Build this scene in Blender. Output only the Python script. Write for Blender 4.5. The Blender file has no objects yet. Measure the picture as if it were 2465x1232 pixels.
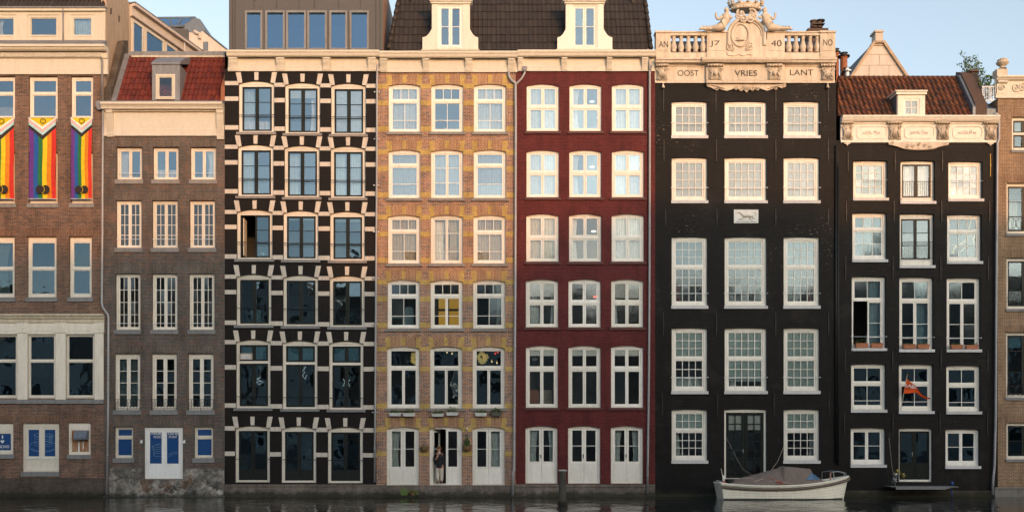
import bpy, bmesh, math, random
from mathutils import Vector, Matrix, noise
R = math.radians
rnd = random.Random(7)
SC = bpy.context.scene
COL = SC.collection
# ---------------------------------------------------------------- camera, sky, sun
S = 0.02                      # one photo pixel on the facade plane, in metres
D = 50.0                      # camera to facade
CXP, HZP, WLP = 1180.0, 1065.0, 1195.0   # eye x, eye level and water line, in photo pixels
CAMX, CAMZ = (CXP-1232.5)*S, (WLP-HZP)*S
cam = bpy.data.cameras.new('camera'); cam_o = bpy.data.objects.new('camera', cam); COL.objects.link(cam_o)
cam_o.location = (CAMX, -D, CAMZ); cam_o.rotation_euler = (R(90), 0, 0)
cam.sensor_width = 36; cam.lens = 36*D/(2465*S)
cam.shift_x = (1232.5-CXP)/2465; cam.shift_y = (HZP-616)/2465
cam.clip_start = 0.5; cam.clip_end = 3000
SC.camera = cam_o
SUN_EL, SUN_AZ = R(7.0), R(24)           # low evening sun behind the camera, to its right
sdir = Vector((math.sin(SUN_AZ)*math.cos(SUN_EL), -math.cos(SUN_AZ)*math.cos(SUN_EL), math.sin(SUN_EL)))
w = bpy.data.worlds.new('World'); SC.world = w; w.use_nodes = True
nt = w.node_tree
sky = nt.nodes.new('ShaderNodeTexSky'); sky.sky_type = 'NISHITA'; sky.sun_disc = False
sky.sun_elevation = SUN_EL; sky.sun_rotation = R(180)-SUN_AZ
sky.air_density = 1.0; sky.dust_density = 1.9; sky.ozone_density = 1.5
hs = nt.nodes.new('ShaderNodeHueSaturation'); hs.inputs['Saturation'].default_value = 0.64   # sky colour desaturated to a paler tone
bg = nt.nodes['Background']; nt.links.new(sky.outputs[0], hs.inputs['Color']); nt.links.new(hs.outputs[0], bg.inputs[0]); bg.inputs[1].default_value = 0.15
sl = bpy.data.lights.new('sun', 'SUN'); sl.energy = 0.78; sl.angle = R(0.9); sl.color = (1.0, 0.38, 0.07)
sun_o = bpy.data.objects.new('sun', sl); COL.objects.link(sun_o)
sun_o.rotation_euler = sdir.to_track_quat('Z', 'Y').to_euler()
SC.view_settings.view_transform = 'Standard'; SC.view_settings.look = 'None'
SC.view_settings.exposure = 1.37; SC.view_settings.gamma = 1.0
SC.cycles.max_bounces = 8; SC.cycles.transparent_max_bounces = 12
SC.cycles.sample_clamp_indirect = 4.0

# ---------------------------------------------------------------- coordinates
def PX(px, d=0.0): return CAMX + ((px-1232.5)*S-CAMX)*(D+d)/D
def PZ(py, d=0.0): return CAMZ + ((WLP-py)*S-CAMZ)*(D+d)/D
def P3(px, py, d=0.0): return Vector((PX(px, d), d, PZ(py, d)))

# ---------------------------------------------------------------- mesh builder
ORIG = {}
class MB:
    def __init__(s): s.v = []; s.f = []; s.m = []; s.uv = {}
    def add(s, vs, fs, mi=0):
        n = len(s.v); s.v += [tuple(v) for v in vs]
        for f in fs: s.f.append(tuple(i+n for i in f)); s.m.append(mi)
        return n
    def quad(s, a, b, c, d, mi=0): s.add([a, b, c, d], [(0, 1, 2, 3)], mi)
    def box(s, x0, x1, y0, y1, z0, z1, mi=0):
        if x1 < x0: x0, x1 = x1, x0
        if y1 < y0: y0, y1 = y1, y0
        if z1 < z0: z0, z1 = z1, z0
        s.add([(x0,y0,z0),(x1,y0,z0),(x1,y1,z0),(x0,y1,z0),(x0,y0,z1),(x1,y0,z1),(x1,y1,z1),(x0,y1,z1)],
              [(0,3,2,1),(4,5,6,7),(0,1,5,4),(1,2,6,5),(2,3,7,6),(3,0,4,7)], mi)
    def pbox(s, px0, px1, py0, py1, d0, d1, mi=0, at=None):     # box whose front face shows at those photo pixels
        a = d0 if at is None else at
        s.box(PX(px0, a), PX(px1, a), d0, d1, PZ(py1, a), PZ(py0, a), mi)
    def prism(s, pts, d0, d1, mi=0):                              # pts: (x,z) outline, extruded in y
        n = len(pts)
        area = sum(pts[i][0]*pts[(i+1)%n][1]-pts[(i+1)%n][0]*pts[i][1] for i in range(n))
        if area < 0: pts = pts[::-1]
        vs = [(x, d0, z) for x, z in pts]+[(x, d1, z) for x, z in pts]
        fs = [tuple(range(n)), tuple(range(2*n-1, n-1, -1))]
        fs += [(i, i+n, (i+1)%n+n, (i+1)%n) for i in range(n)]
        s.add(vs, fs, mi)
    def pprism(s, pts, d0, d1, mi=0): s.prism([(PX(x, d0), PZ(y, d0)) for x, y in pts], d0, d1, mi)
    def profile(s, x0, x1, prof, mi=0):                           # prof: (y,z) outline extruded along x
        n = len(prof)
        vs = [(x0, y, z) for y, z in prof]+[(x1, y, z) for y, z in prof]
        fs = [tuple(range(n)), tuple(range(2*n-1, n-1, -1))]+[(i, i+n, (i+1)%n+n, (i+1)%n) for i in range(n)]
        s.add(vs, fs, mi)
    def tube(s, pts, r, n=6, mi=0, cap=True):
        pts = [Vector(p) for p in pts]; rr = r if isinstance(r, (list, tuple)) else [r]*len(pts)
        rings = []; up = None
        for i, p in enumerate(pts):
            t = (pts[min(i+1, len(pts)-1)]-pts[max(i-1, 0)])
            if t.length < 1e-9: t = Vector((0, 0, 1))
            t.normalize()
            if up is None: up = t.orthogonal().normalized()
            up = (up-t*up.dot(t))
            if up.length < 1e-6: up = t.orthogonal()
            up.normalize(); b = t.cross(up)
            rings.append([p+(up*math.cos(2*math.pi*k/n)+b*math.sin(2*math.pi*k/n))*rr[i] for k in range(n)])
        vs = [v for g in rings for v in g]; fs = []
        for i in range(len(pts)-1):
            for k in range(n): fs.append((i*n+k, i*n+(k+1)%n, (i+1)*n+(k+1)%n, (i+1)*n+k))
        if cap: fs += [tuple(range(n-1, -1, -1)), tuple(range((len(pts)-1)*n, len(pts)*n))]
        s.add(vs, fs, mi)
    def lathe(s, c, prof, n=12, mi=0, sy=1.0):                    # prof: (radius, z) about the vertical through c
        vs = []; fs = []
        for r, z in prof:
            for k in range(n):
                a = 2*math.pi*k/n; vs.append((c[0]+r*math.cos(a), c[1]+r*math.sin(a)*sy, c[2]+z))
        for i in range(len(prof)-1):
            for k in range(n): fs.append((i*n+k, i*n+(k+1)%n, (i+1)*n+(k+1)%n, (i+1)*n+k))
        fs += [tuple(range(n-1, -1, -1)), tuple(range((len(prof)-1)*n, len(prof)*n))]
        s.add(vs, fs, mi)
    def ball(s, c, rx, ry, rz, nu=8, nv=6, mi=0, jit=0.0):
        vs = []; fs = []
        for j in range(nv+1):
            t = math.pi*j/nv
            for k in range(nu):
                a = 2*math.pi*k/nu; q = 1+rnd.uniform(-jit, jit)
                vs.append((c[0]+rx*q*math.sin(t)*math.cos(a), c[1]+ry*q*math.sin(t)*math.sin(a), c[2]-rz*q*math.cos(t)))
        for j in range(nv):
            for k in range(nu): fs.append((j*nu+k, j*nu+(k+1)%nu, (j+1)*nu+(k+1)%nu, (j+1)*nu+k))
        s.add(vs, fs, mi)
    def spiral(s, c, r, turns, th, a0=0.0, dirn=1, y=0.0, n=26, mi=0):
        pts = []; rad = []
        for i in range(n+1):
            t = i/n; a = a0+dirn*2*math.pi*turns*t; q = r*(1-0.85*t)
            pts.append((c[0]+q*math.cos(a), y-0.25*th*t, c[1]+q*math.sin(a))); rad.append(th*(1-0.45*t))
        s.tube(pts, rad, 5, mi)
        s.ball((c[0], y-th*0.3, c[1]), th*1.2, th*1.2, th*1.2, 6, 4, mi)
    def build(s, name, mats, parent=None, smooth=False):
        off = ORIG[parent] if parent is not None else Vector((0, 0, 0))
        me = bpy.data.meshes.new(name)
        me.from_pydata([(v[0]-off.x, v[1]-off.y, v[2]-off.z) for v in s.v], [], s.f)
        if not isinstance(mats, (list, tuple)): mats = [mats]
        for m in mats: me.materials.append(M[m] if isinstance(m, str) else m)
        me.polygons.foreach_set('material_index', s.m)
        if smooth: me.polygons.foreach_set('use_smooth', [True]*len(s.f))
        if s.uv:
            ul = me.uv_layers.new(name='UVMap')
            for lp in me.loops: ul.data[lp.index].uv = s.uv.get(lp.vertex_index, (0, 0))
        me.update()
        o = bpy.data.objects.new(name, me); COL.objects.link(o)
        if parent is not None: o.parent = parent
        ORIG[o] = off
        return o
def tag(o, label, cat, group=None):
    o['label'] = label; o['category'] = cat
    if group: o['group'] = group
    return o
def empty(name, loc, label=None, cat=None, group=None):
    o = bpy.data.objects.new(name, None); o.location = loc; o.empty_display_size = 0.3; COL.objects.link(o)
    ORIG[o] = Vector(loc)
    if label: tag(o, label, cat, group)
    return o
def struct(o): o['kind'] = 'structure'; return o
def copy_tree(o, parent=None):
    c = o.copy(); COL.objects.link(c); ORIG[c] = ORIG[o]
    if parent is not None: c.parent = parent
    for ch in list(o.children): copy_tree(ch, c)
    return c

# ---------------------------------------------------------------- materials
M = {}
def newmat(name):
    m = bpy.data.materials.new(name); m.use_nodes = True; M[name] = m
    n = m.node_tree; return m, n, n.nodes, n.links, n.nodes['Principled BSDF']
def rgb(c): return (c[0], c[1], c[2], 1.0)
def ramp(nodes, stops):
    r = nodes.new('ShaderNodeValToRGB'); e = r.color_ramp.elements
    while len(e) < len(stops): e.new(0.5)
    for i, (p, c) in enumerate(stops): e[i].position = p; e[i].color = rgb(c) if len(c) == 3 else c
    return r
def mixc(nodes, links, fac, a, b, mode='MIX'):
    m = nodes.new('ShaderNodeMix'); m.data_type = 'RGBA'; m.blend_type = mode
    for sock, val in ((m.inputs[0], fac), (m.inputs[6], a), (m.inputs[7], b)):
        if isinstance(val, (int, float)): sock.default_value = val
        elif isinstance(val, (tuple, list)): sock.default_value = rgb(val)
        else: links.new(val, sock)
    return m.outputs[2]
def mathn(nodes, links, op, a, b=None):
    m = nodes.new('ShaderNodeMath'); m.operation = op
    for i, val in enumerate((a, b)):
        if val is None: continue
        if isinstance(val, (int, float)): m.inputs[i].default_value = val
        else: links.new(val, m.inputs[i])
    return m.outputs[0]
def wallvec(nodes, links, swap=False, jx=0.0):
    g = nodes.new('ShaderNodeNewGeometry'); sp = nodes.new('ShaderNodeSeparateXYZ'); links.new(g.outputs['Position'], sp.inputs[0])
    h = mathn(nodes, links, 'ADD', sp.outputs[0], sp.outputs[1]); c = nodes.new('ShaderNodeCombineXYZ')
    if swap: links.new(sp.outputs[2], c.inputs[0]); links.new(h, c.inputs[1])
    else: links.new(h, c.inputs[0]); links.new(sp.outputs[2], c.inputs[1])
    return g, sp, c.outputs[0]
def noisen(nodes, links, vec, scale, detail=3, rough=0.6):
    t = nodes.new('ShaderNodeTexNoise'); t.inputs['Scale'].default_value = scale; t.inputs['Detail'].default_value = detail
    t.inputs['Roughness'].default_value = rough
    if vec is not None: links.new(vec, t.inputs['Vector'])
    return t.outputs[0]
def scalev(nodes, links, vec, sc):
    mp = nodes.new('ShaderNodeMapping'); mp.inputs['Scale'].default_value = sc; links.new(vec, mp.inputs[0]); return mp.outputs[0]
def brick(name, c1, c2, mortar, bw=0.22, rh=0.068, ms=0.009, swap=False, rough=0.85, bump=0.35, stain=0.35, patches=None,
          flake=None, c3=None, moss=True, spec=0.18):
    m, n, N, L, bs = newmat(name)
    g, sp, vec = wallvec(N, L, swap)
    b = N.new('ShaderNodeTexBrick'); L.new(vec, b.inputs['Vector'])
    b.inputs['Scale'].default_value = 1; b.inputs['Brick Width'].default_value = bw; b.inputs['Row Height'].default_value = rh
    b.inputs['Mortar Size'].default_value = ms; b.inputs['Mortar Smooth'].default_value = 0.15; b.inputs['Bias'].default_value = 0.0
    b.inputs['Color1'].default_value = rgb(c1); b.inputs['Color2'].default_value = rgb(c2); b.inputs['Mortar'].default_value = rgb(mortar)
    col = b.outputs[0]
    pos = g.outputs['Position']
    if c3:                                    # scattered bricks of a third colour
        cell = N.new('ShaderNodeTexVoronoi'); cell.inputs['Scale'].default_value = 1.0
        L.new(scalev(N, L, vec, (1/bw, 1/rh, 1)), cell.inputs['Vector'])
        wn = N.new('ShaderNodeTexWhiteNoise'); L.new(cell.outputs['Position'], wn.inputs['Vector'])
        r3 = ramp(N, [(0.70, (0, 0, 0)), (0.72, (1, 1, 1))]); L.new(wn.outputs[0], r3.inputs[0])
        f3 = mathn(N, L, 'MULTIPLY', r3.outputs[0], mathn(N, L, 'SUBTRACT', 1.0, b.outputs['Fac']))
        col = mixc(N, L, f3, col, c3)
    nz = noisen(N, L, pos, 0.9, 5, 0.65); rv = ramp(N, [(0.25, (1-stain,)*3), (0.75, (1+stain*0.6,)*3)]); L.new(nz, rv.inputs[0])
    col = mixc(N, L, 1.0, col, rv.outputs[0], 'MULTIPLY')
    nf = noisen(N, L, scalev(N, L, pos, (1, 1, 3)), 7, 3); rf = ramp(N, [(0.3, (0.8,)*3), (0.7, (1.2,)*3)]); L.new(nf, rf.inputs[0])
    col = mixc(N, L, 1.0, col, rf.outputs[0], 'MULTIPLY')
    nd = noisen(N, L, scalev(N, L, pos, (2.6, 2.6, 0.35)), 1.0, 5, 0.7); rd_ = ramp(N, [(0.28, (0.68,)*3), (0.5, (1,)*3), (0.74, (1.22,)*3)]); L.new(nd, rd_.inputs[0])
    col = mixc(N, L, 1.0, col, rd_.outputs[0], 'MULTIPLY')     # rain streaks
    if patches:                               # repaired or bleached areas with edges of their own
        np_ = noisen(N, L, pos, patches[1], 4, 0.7); rp = ramp(N, [(patches[2], (0, 0, 0)), (patches[2]+0.08, (1, 1, 1))]); L.new(np_, rp.inputs[0])
        col = mixc(N, L, mathn(N, L, 'MULTIPLY', rp.outputs[0], patches[3]), col, patches[0])
    if flake:                                 # paint flaked off some courses
        nk = noisen(N, L, scalev(N, L, pos, (4.2, 4.2, 14.7)), 1.0, 3, 0.8)
        nb = noisen(N, L, pos, flake[1], 2, 0.5)
        rk = ramp(N, [(flake[0], (0, 0, 0)), (flake[0]+0.03, (1, 1, 1))]); L.new(nk, rk.inputs[0])
        rb = ramp(N, [(0.53, (0, 0, 0)), (0.60, (1, 1, 1))]); L.new(nb, rb.inputs[0])
        zz = mathn(N, L, 'SUBTRACT', sp.outputs[2], flake[2]); zz = mathn(N, L, 'MULTIPLY', zz, 0.5); zz = N.new('ShaderNodeClamp') if False else zz
        cl = N.new('ShaderNodeClamp'); L.new(zz, cl.inputs[0])
        fk = mathn(N, L, 'MULTIPLY', mathn(N, L, 'MULTIPLY', rk.outputs[0], rb.outputs[0]), cl.outputs[0])
        col = mixc(N, L, fk, col, (0.45, 0.38, 0.30))
    if moss:                                  # algae and tide stain above the water
        za = mathn(N, L, 'ADD', sp.outputs[2], mathn(N, L, 'MULTIPLY', noisen(N, L, pos, 2.5, 4), 0.5))
        rm = ramp(N, [(0.36, (1, 1, 1)), (0.60, (0, 0, 0))]); L.new(za, rm.inputs[0])
        col = mixc(N, L, mathn(N, L, 'MULTIPLY', rm.outputs[0], 0.8), col, (0.022, 0.024, 0.014))
    L.new(col, bs.inputs['Base Color']); bs.inputs['Roughness'].default_value = rough
    bs.inputs['Specular IOR Level'].default_value = spec
    bp = N.new('ShaderNodeBump'); bp.inputs['Strength'].default_value = bump; bp.inputs['Distance'].default_value = 0.012
    ht = mathn(N, L, 'SUBTRACT', mathn(N, L, 'MULTIPLY', nf, 0.6), b.outputs['Fac'])
    L.new(ht, bp.inputs['Height']); L.new(bp.outputs[0], bs.inputs['Normal'])
    return m
def paint(name, c, rough=0.5, dirt=0.18, dirtc=None, scale=2.2, bump=0.06, streak=True, spec=0.4, metal=0.0, speck=0.0):
    m, n, N, L, bs = newmat(name)
    g = N.new('ShaderNodeNewGeometry'); pos = g.outputs['Position']
    dc = dirtc or tuple(x*0.55 for x in c)
    v = scalev(N, L, pos, (2.5, 2.5, 0.5) if streak else (1, 1, 1))
    nz = noisen(N, L, v, scale, 5, 0.7); rr = ramp(N, [(0.42, (0, 0, 0)), (0.78, (1, 1, 1))]); L.new(nz, rr.inputs[0])
    col = mixc(N, L, mathn(N, L, 'MULTIPLY', rr.outputs[0], min(1.0, dirt*2.2)), c, dc)
    n2 = noisen(N, L, pos, 14, 3); r2 = ramp(N, [(0.3, (0.93,)*3), (0.7, (1.05,)*3)]); L.new(n2, r2.inputs[0])
    col = mixc(N, L, 1.0, col, r2.outputs[0], 'MULTIPLY')
    if speck:
        n3 = noisen(N, L, pos, 9, 4, 0.8); r3 = ramp(N, [(0.63, (0, 0, 0)), (0.68, (1, 1, 1))]); L.new(n3, r3.inputs[0])
        col = mixc(N, L, mathn(N, L, 'MULTIPLY', r3.outputs[0], speck), col, (0.08, 0.065, 0.05))
    oi = N.new('ShaderNodeObjectInfo'); ro_ = ramp(N, [(0.0, (0.90, 0.90, 0.885)), (0.5, (1, 0.99, 0.97)), (1.0, (1.04, 1.04, 1.05))]); L.new(oi.outputs['Random'], ro_.inputs[0]); col = mixc(N, L, 1.0, col, ro_.outputs[0], 'MULTIPLY')   # paint of different age
    L.new(col, bs.inputs['Base Color']); bs.inputs['Roughness'].default_value = rough; bs.inputs['Metallic'].default_value = metal
    bs.inputs['Specular IOR Level'].default_value = spec
    bp = N.new('ShaderNodeBump'); bp.inputs['Strength'].default_value = bump; bp.inputs['Distance'].default_value = 0.02
    L.new(n2, bp.inputs['Height']); L.new(bp.outputs[0], bs.inputs['Normal'])
    return m
def glassmat(name, refl, tint, wob=0.010, scale=1.2, refc=(0.92, 0.96, 1.0), ro=0.05):
    m, n, N, L, bs = newmat(name); N.remove(bs); out = N['Material Output']
    tr = N.new('ShaderNodeBsdfTransparent'); tr.inputs[0].default_value = rgb(tint)
    gl = N.new('ShaderNodeBsdfGlossy'); gl.inputs['Roughness'].default_value = ro; gl.inputs[0].default_value = rgb(refc)
    g = N.new('ShaderNodeNewGeometry')
    nz = noisen(N, L, g.outputs['Position'], scale, 2, 0.5)
    bp = N.new('ShaderNodeBump'); bp.inputs['Strength'].default_value = 1.0; bp.inputs['Distance'].default_value = wob
    L.new(nz, bp.inputs['Height']); L.new(bp.outputs[0], gl.inputs['Normal'])
    fr = N.new('ShaderNodeFresnel'); fr.inputs[0].default_value = 1.5
    fac = mathn(N, L, 'ADD', mathn(N, L, 'MULTIPLY', fr.outputs[0], 0.9), refl)
    mx = N.new('ShaderNodeMixShader'); L.new(fac, mx.inputs[0]); L.new(tr.outputs[0], mx.inputs[1]); L.new(gl.outputs[0], mx.inputs[2])
    L.new(mx.outputs[0], out.inputs[0]); return m
def flat(name, c, rough=0.6, metal=0.0, emit=None, spec=0.4):
    m, n, N, L, bs = newmat(name)
    g = N.new('ShaderNodeNewGeometry'); nz = noisen(N, L, g.outputs['Position'], 6, 3)
    rr = ramp(N, [(0.3, tuple(x*0.86 for x in c)), (0.7, tuple(min(1, x*1.1) for x in c))]); L.new(nz, rr.inputs[0])
    L.new(rr.outputs[0], bs.inputs['Base Color']); bs.inputs['Roughness'].default_value = rough; bs.inputs['Metallic'].default_value = metal
    bs.inputs['Specular IOR Level'].default_value = spec
    if emit: bs.inputs['Emission Color'].default_value = rgb(emit[0]); bs.inputs['Emission Strength'].default_value = emit[1]
    return m
def tiles(name, cols, rough=0.6, moss=None, spec=0.4):
    m, n, N, L, bs = newmat(name)
    uv = N.new('ShaderNodeUVMap'); fl = N.new('ShaderNodeVectorMath'); fl.operation = 'FLOOR'; L.new(uv.outputs[0], fl.inputs[0])
    wn = N.new('ShaderNodeTexWhiteNoise'); wn.noise_dimensions = '2D'; L.new(fl.outputs[0], wn.inputs['Vector'])
    k = len(cols); rr = ramp(N, [(i/(k-1), c) for i, c in enumerate(cols)]); L.new(wn.outputs[0], rr.inputs[0])
    g = N.new('ShaderNodeNewGeometry'); nz = noisen(N, L, g.outputs['Position'], 3.0, 5, 0.7)
    col = rr.outputs[0]
    if moss:
        rm = ramp(N, [(moss[1], (0, 0, 0)), (moss[1]+0.12, (1, 1, 1))]); L.new(nz, rm.inputs[0]); col = mixc(N, L, mathn(N, L, 'MULTIPLY', rm.outputs[0], moss[2]), col, moss[0])
    n2 = noisen(N, L, g.outputs['Position'], 18, 3); r2 = ramp(N, [(0.3, (0.85,)*3), (0.7, (1.12,)*3)]); L.new(n2, r2.inputs[0])
    col = mixc(N, L, 1.0, col, r2.outputs[0], 'MULTIPLY')
    L.new(col, bs.inputs['Base Color']); bs.inputs['Roughness'].default_value = rough; bs.inputs['Specular IOR Level'].default_value = spec
    return m
brick('brown_brick', (0.215,0.105,0.066), (0.14,0.075,0.053), (0.25,0.215,0.18), c3=(0.09,0.055,0.045), patches=((0.19,0.13,0.10),0.8,0.60,0.5))
brick('brown_soldier', (0.21,0.095,0.05), (0.12,0.06,0.04), (0.24,0.2,0.16), swap=True)
brick('grey_brick', (0.110,0.088,0.076), (0.075,0.066,0.062), (0.19,0.175,0.16), c3=(0.16,0.088,0.063), patches=((0.20,0.12,0.085),0.55,0.60,0.55))
brick('grey_soldier', (0.13,0.095,0.075), (0.08,0.068,0.06), (0.22,0.19,0.16), swap=True)
brick('black_brick', (0.0145,0.0105,0.0095), (0.011,0.0085,0.008), (0.008,0.0065,0.006), spec=0.2, bump=0.5, stain=0.3, rough=0.6, flake=(0.74,0.35,-1.0))
brick('mixed_brick', (0.385,0.165,0.088), (0.285,0.125,0.075), (0.49,0.41,0.33), c3=(0.150,0.086,0.080), ms=0.011, patches=((0.30,0.19,0.13),0.6,0.64,0.4))
brick('mixed_soldier', (0.375,0.165,0.075), (0.28,0.122,0.065), (0.48,0.39,0.28), swap=True, ms=0.011)
brick('yellow_brick', (0.53,0.365,0.12), (0.45,0.305,0.10), (0.48,0.36,0.17), stain=0.22, ms=0.006)
brick('red_paint_brick', (0.160,0.031,0.031), (0.122,0.0245,0.025), (0.070,0.0145,0.016), bump=1.0, stain=0.3, rough=0.6, patches=((0.12,0.03,0.03),0.7,0.60,0.45))
brick('dark_paint_brick', (0.0125,0.0115,0.0117), (0.0092,0.0085,0.0088), (0.0060,0.0056,0.0060), spec=0.16, patches=((0.024,0.022,0.021),0.6,0.56,0.55), bump=0.9, stain=0.3, rough=0.55, flake=(0.635,0.30,9.5))
brick('dark_paint_brick_worn', (0.0125,0.0115,0.0117), (0.0092,0.0085,0.0088), (0.0060,0.0056,0.0060), spec=0.16, patches=((0.024,0.022,0.021),0.6,0.56,0.55), bump=0.9, stain=0.3, rough=0.55, flake=(0.68,0.33,2.5))
brick('tan_brick', (0.29,0.165,0.085), (0.215,0.115,0.06), (0.40,0.34,0.26), ms=0.010)
brick('tan_soldier', (0.26,0.14,0.07), (0.19,0.10,0.055), (0.38,0.32,0.25), swap=True)
brick('old_base_brick', (0.19,0.15,0.125), (0.13,0.11,0.095), (0.24,0.22,0.19), patches=((0.23,0.22,0.20),1.3,0.60,0.7), stain=0.5)
brick('dark_base_brick', (0.105,0.080,0.064), (0.078,0.064,0.052), (0.10,0.09,0.075), patches=((0.13,0.11,0.09),1.1,0.58,0.6), stain=0.5)
brick('red_back_brick', (0.24,0.075,0.05), (0.19,0.06,0.045), (0.25,0.2,0.17), moss=False)
paint('cream', (0.62,0.57,0.475), 0.45, 0.12)
paint('cream_old', (0.62,0.55,0.43), 0.55, 0.35, (0.30,0.25,0.18), speck=0.5)
paint('white', (0.87,0.85,0.79), 0.42, 0.20, (0.58,0.54,0.47))
paint('white_cool', (0.82,0.83,0.83), 0.42, 0.12)
paint('white_soft', (0.79,0.745,0.66), 0.5, 0.16)
paint('stone_cream', (0.63,0.55,0.45), 0.6, 0.30, (0.33,0.25,0.17), scale=1.6, bump=0.25, speck=0.45)
paint('band_white', (0.64,0.585,0.52), 0.6, 0.25, bump=0.2, speck=0.35)
paint('bluestone', (0.22,0.225,0.235), 0.6, 0.3, (0.11,0.11,0.11))
paint('sill_grey', (0.26,0.245,0.235), 0.6, 0.3)
paint('sill_white', (0.60,0.61,0.63), 0.5, 0.2)
paint('sill_red', (0.095,0.025,0.025), 0.55, 0.2)
paint('sash_green', (0.015,0.019,0.018), 0.4, 0.1, spec=0.2)
paint('door_green', (0.009,0.014,0.013), 0.4, 0.1, spec=0.15)
paint('iron', (0.012,0.012,0.012), 0.5, 0.1)
paint('lead', (0.23,0.235,0.25), 0.55, 0.4, (0.12,0.12,0.13), metal=0.2)
paint('lead_blue', (0.16,0.19,0.23), 0.5, 0.35, metal=0.3)
paint('zinc', (0.14,0.13,0.118), 0.48, 0.35, (0.13,0.115,0.10), metal=0.35)
paint('zinc_light', (0.30,0.28,0.26), 0.45, 0.3, metal=0.3)
paint('zinc_dark', (0.095,0.088,0.08), 0.5, 0.3, metal=0.3)
paint('pipe', (0.40,0.40,0.42), 0.5, 0.3, (0.22,0.21,0.20), metal=0.25)
paint('plaster', (0.46,0.35,0.25), 0.85, 0.45, (0.30,0.22,0.16), bump=0.3)
paint('plaster_grey', (0.42,0.35,0.29), 0.85, 0.3, bump=0.3)
paint('plaster_pale', (0.58,0.51,0.45), 0.8, 0.2, bump=0.2)
paint('wood_and_sunlit_zinc', (0.30,0.135,0.05), 0.6, 0.55, (0.55,0.45,0.35), scale=3.5)
paint('blue_panel', (0.010,0.065,0.225), 0.3, 0.06)
paint('terracotta', (0.44,0.17,0.09), 0.7, 0.25)
paint('planter_and_band_white', (0.62,0.63,0.62), 0.5, 0.2)
paint('planter_dark', (0.10,0.095,0.085), 0.7, 0.2)
paint('wicker', (0.22,0.13,0.06), 0.8, 0.4)
paint('pile_wood', (0.085,0.077,0.064), 0.85, 0.5, (0.03,0.035,0.02), bump=0.8)
paint('pile_cap', (0.45,0.44,0.42), 0.8, 0.4)
paint('hull', (0.88,0.85,0.74), 0.35, 0.12, (0.35,0.33,0.25))
paint('rubrail', (0.16,0.125,0.10), 0.6, 0.4)
paint('canvas', (0.21,0.165,0.14), 0.85, 0.25, bump=0.2)
paint('steel', (0.55,0.55,0.56), 0.3, 0.2, metal=0.9)
paint('orange_cloth', (0.78,0.10,0.012), 0.75, 0.1)
paint('wood_pole', (0.62,0.55,0.45), 0.5, 0.2)
paint('bark', (0.09,0.065,0.045), 0.9, 0.4)
paint('dock', (0.20,0.205,0.21), 0.7, 0.3)
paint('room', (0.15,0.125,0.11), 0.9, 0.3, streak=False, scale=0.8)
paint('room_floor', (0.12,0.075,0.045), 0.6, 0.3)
paint('quay_stone', (0.20,0.19,0.18), 0.85, 0.4)
paint('far_wall', (0.22,0.15,0.11), 0.85, 0.3)
paint('far_wall_pale', (0.60,0.55,0.48), 0.85, 0.3)
flat('curtain_white', (0.78,0.76,0.71), 0.9)
flat('curtain_cream', (0.66,0.58,0.46), 0.9)
flat('curtain_beige', (0.42,0.36,0.29), 0.9)
flat('curtain_teal', (0.56,0.63,0.62), 0.9)
flat('curtain_red', (0.42,0.03,0.025), 0.9)
flat('blind_pale', (0.56,0.55,0.52), 0.9)
flat('blind_teal', (0.42,0.52,0.50), 0.9)
flat('blind_dark', (0.035,0.036,0.037), 0.8)
flat('letter_black', (0.022,0.018,0.014), 0.6)
flat('letter_white', (0.75,0.78,0.80), 0.6)
flat('letter_blue', (0.28,0.45,0.62), 0.6)
flat('skin', (0.52,0.27,0.18), 0.55)
flat('hair', (0.16,0.075,0.035), 0.7)
flat('sweater', (0.012,0.014,0.018), 0.85)
flat('trousers', (0.62,0.56,0.48), 0.85)
flat('cup', (0.7,0.72,0.72), 0.3)
flat('lamp_and_streak_glow', (0.75,0.5,0.18), 0.4, emit=((1.0,0.60,0.16), 0.22))
flat('bulb_glow', (0.9,0.6,0.3), 0.4, emit=((1.0,0.55,0.2), 1.4))
flat('white_glow', (0.9,0.9,0.9), 0.4, emit=((1.0,0.95,0.85), 0.7))
flat('soft_glow', (0.8,0.8,0.78), 0.4, emit=((1.0,0.97,0.9), 0.22))
flat('sunlit_gold', (0.42,0.24,0.04), 0.5)
flat('red_glow', (0.9,0.1,0.1), 0.4, emit=((1.0,0.06,0.03), 1.6))
flat('lit_panel', (0.60,0.33,0.04), 0.7, emit=((1.0,0.46,0.05), 0.22))  # own glow stands in for room light on the shelf wall
flat('leaf_dark', (0.038,0.085,0.022), 0.6); flat('leaf_mid', (0.075,0.14,0.032), 0.6); flat('leaf_light', (0.14,0.20,0.05), 0.6)
flat('reed', (0.16,0.26,0.035), 0.6); flat('bloom', (0.55,0.50,0.52), 0.7)
flat('rope', (0.50,0.42,0.36), 0.8); flat('rope_red', (0.48,0.12,0.09), 0.8)
flat('tinsel', (0.75,0.76,0.78), 0.18, metal=1.0); flat('tinsel_gold', (0.7,0.5,0.15), 0.25, metal=1.0)
flat('plastic_and_sky_blue', (0.02,0.06,0.22), 0.4)
flat('orange_tile_chim', (0.30,0.11,0.05), 0.7); flat('dark_brick_chim', (0.10,0.065,0.05), 0.85)
flat('cover_pane', (0.10,0.19,0.32), 0.15)
flat('seam', (0.42,0.39,0.32), 0.6)
flat('boot_stripe', (0.05,0.05,0.04), 0.6)
flat('chrome', (0.7,0.7,0.7), 0.15, metal=1.0)
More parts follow.
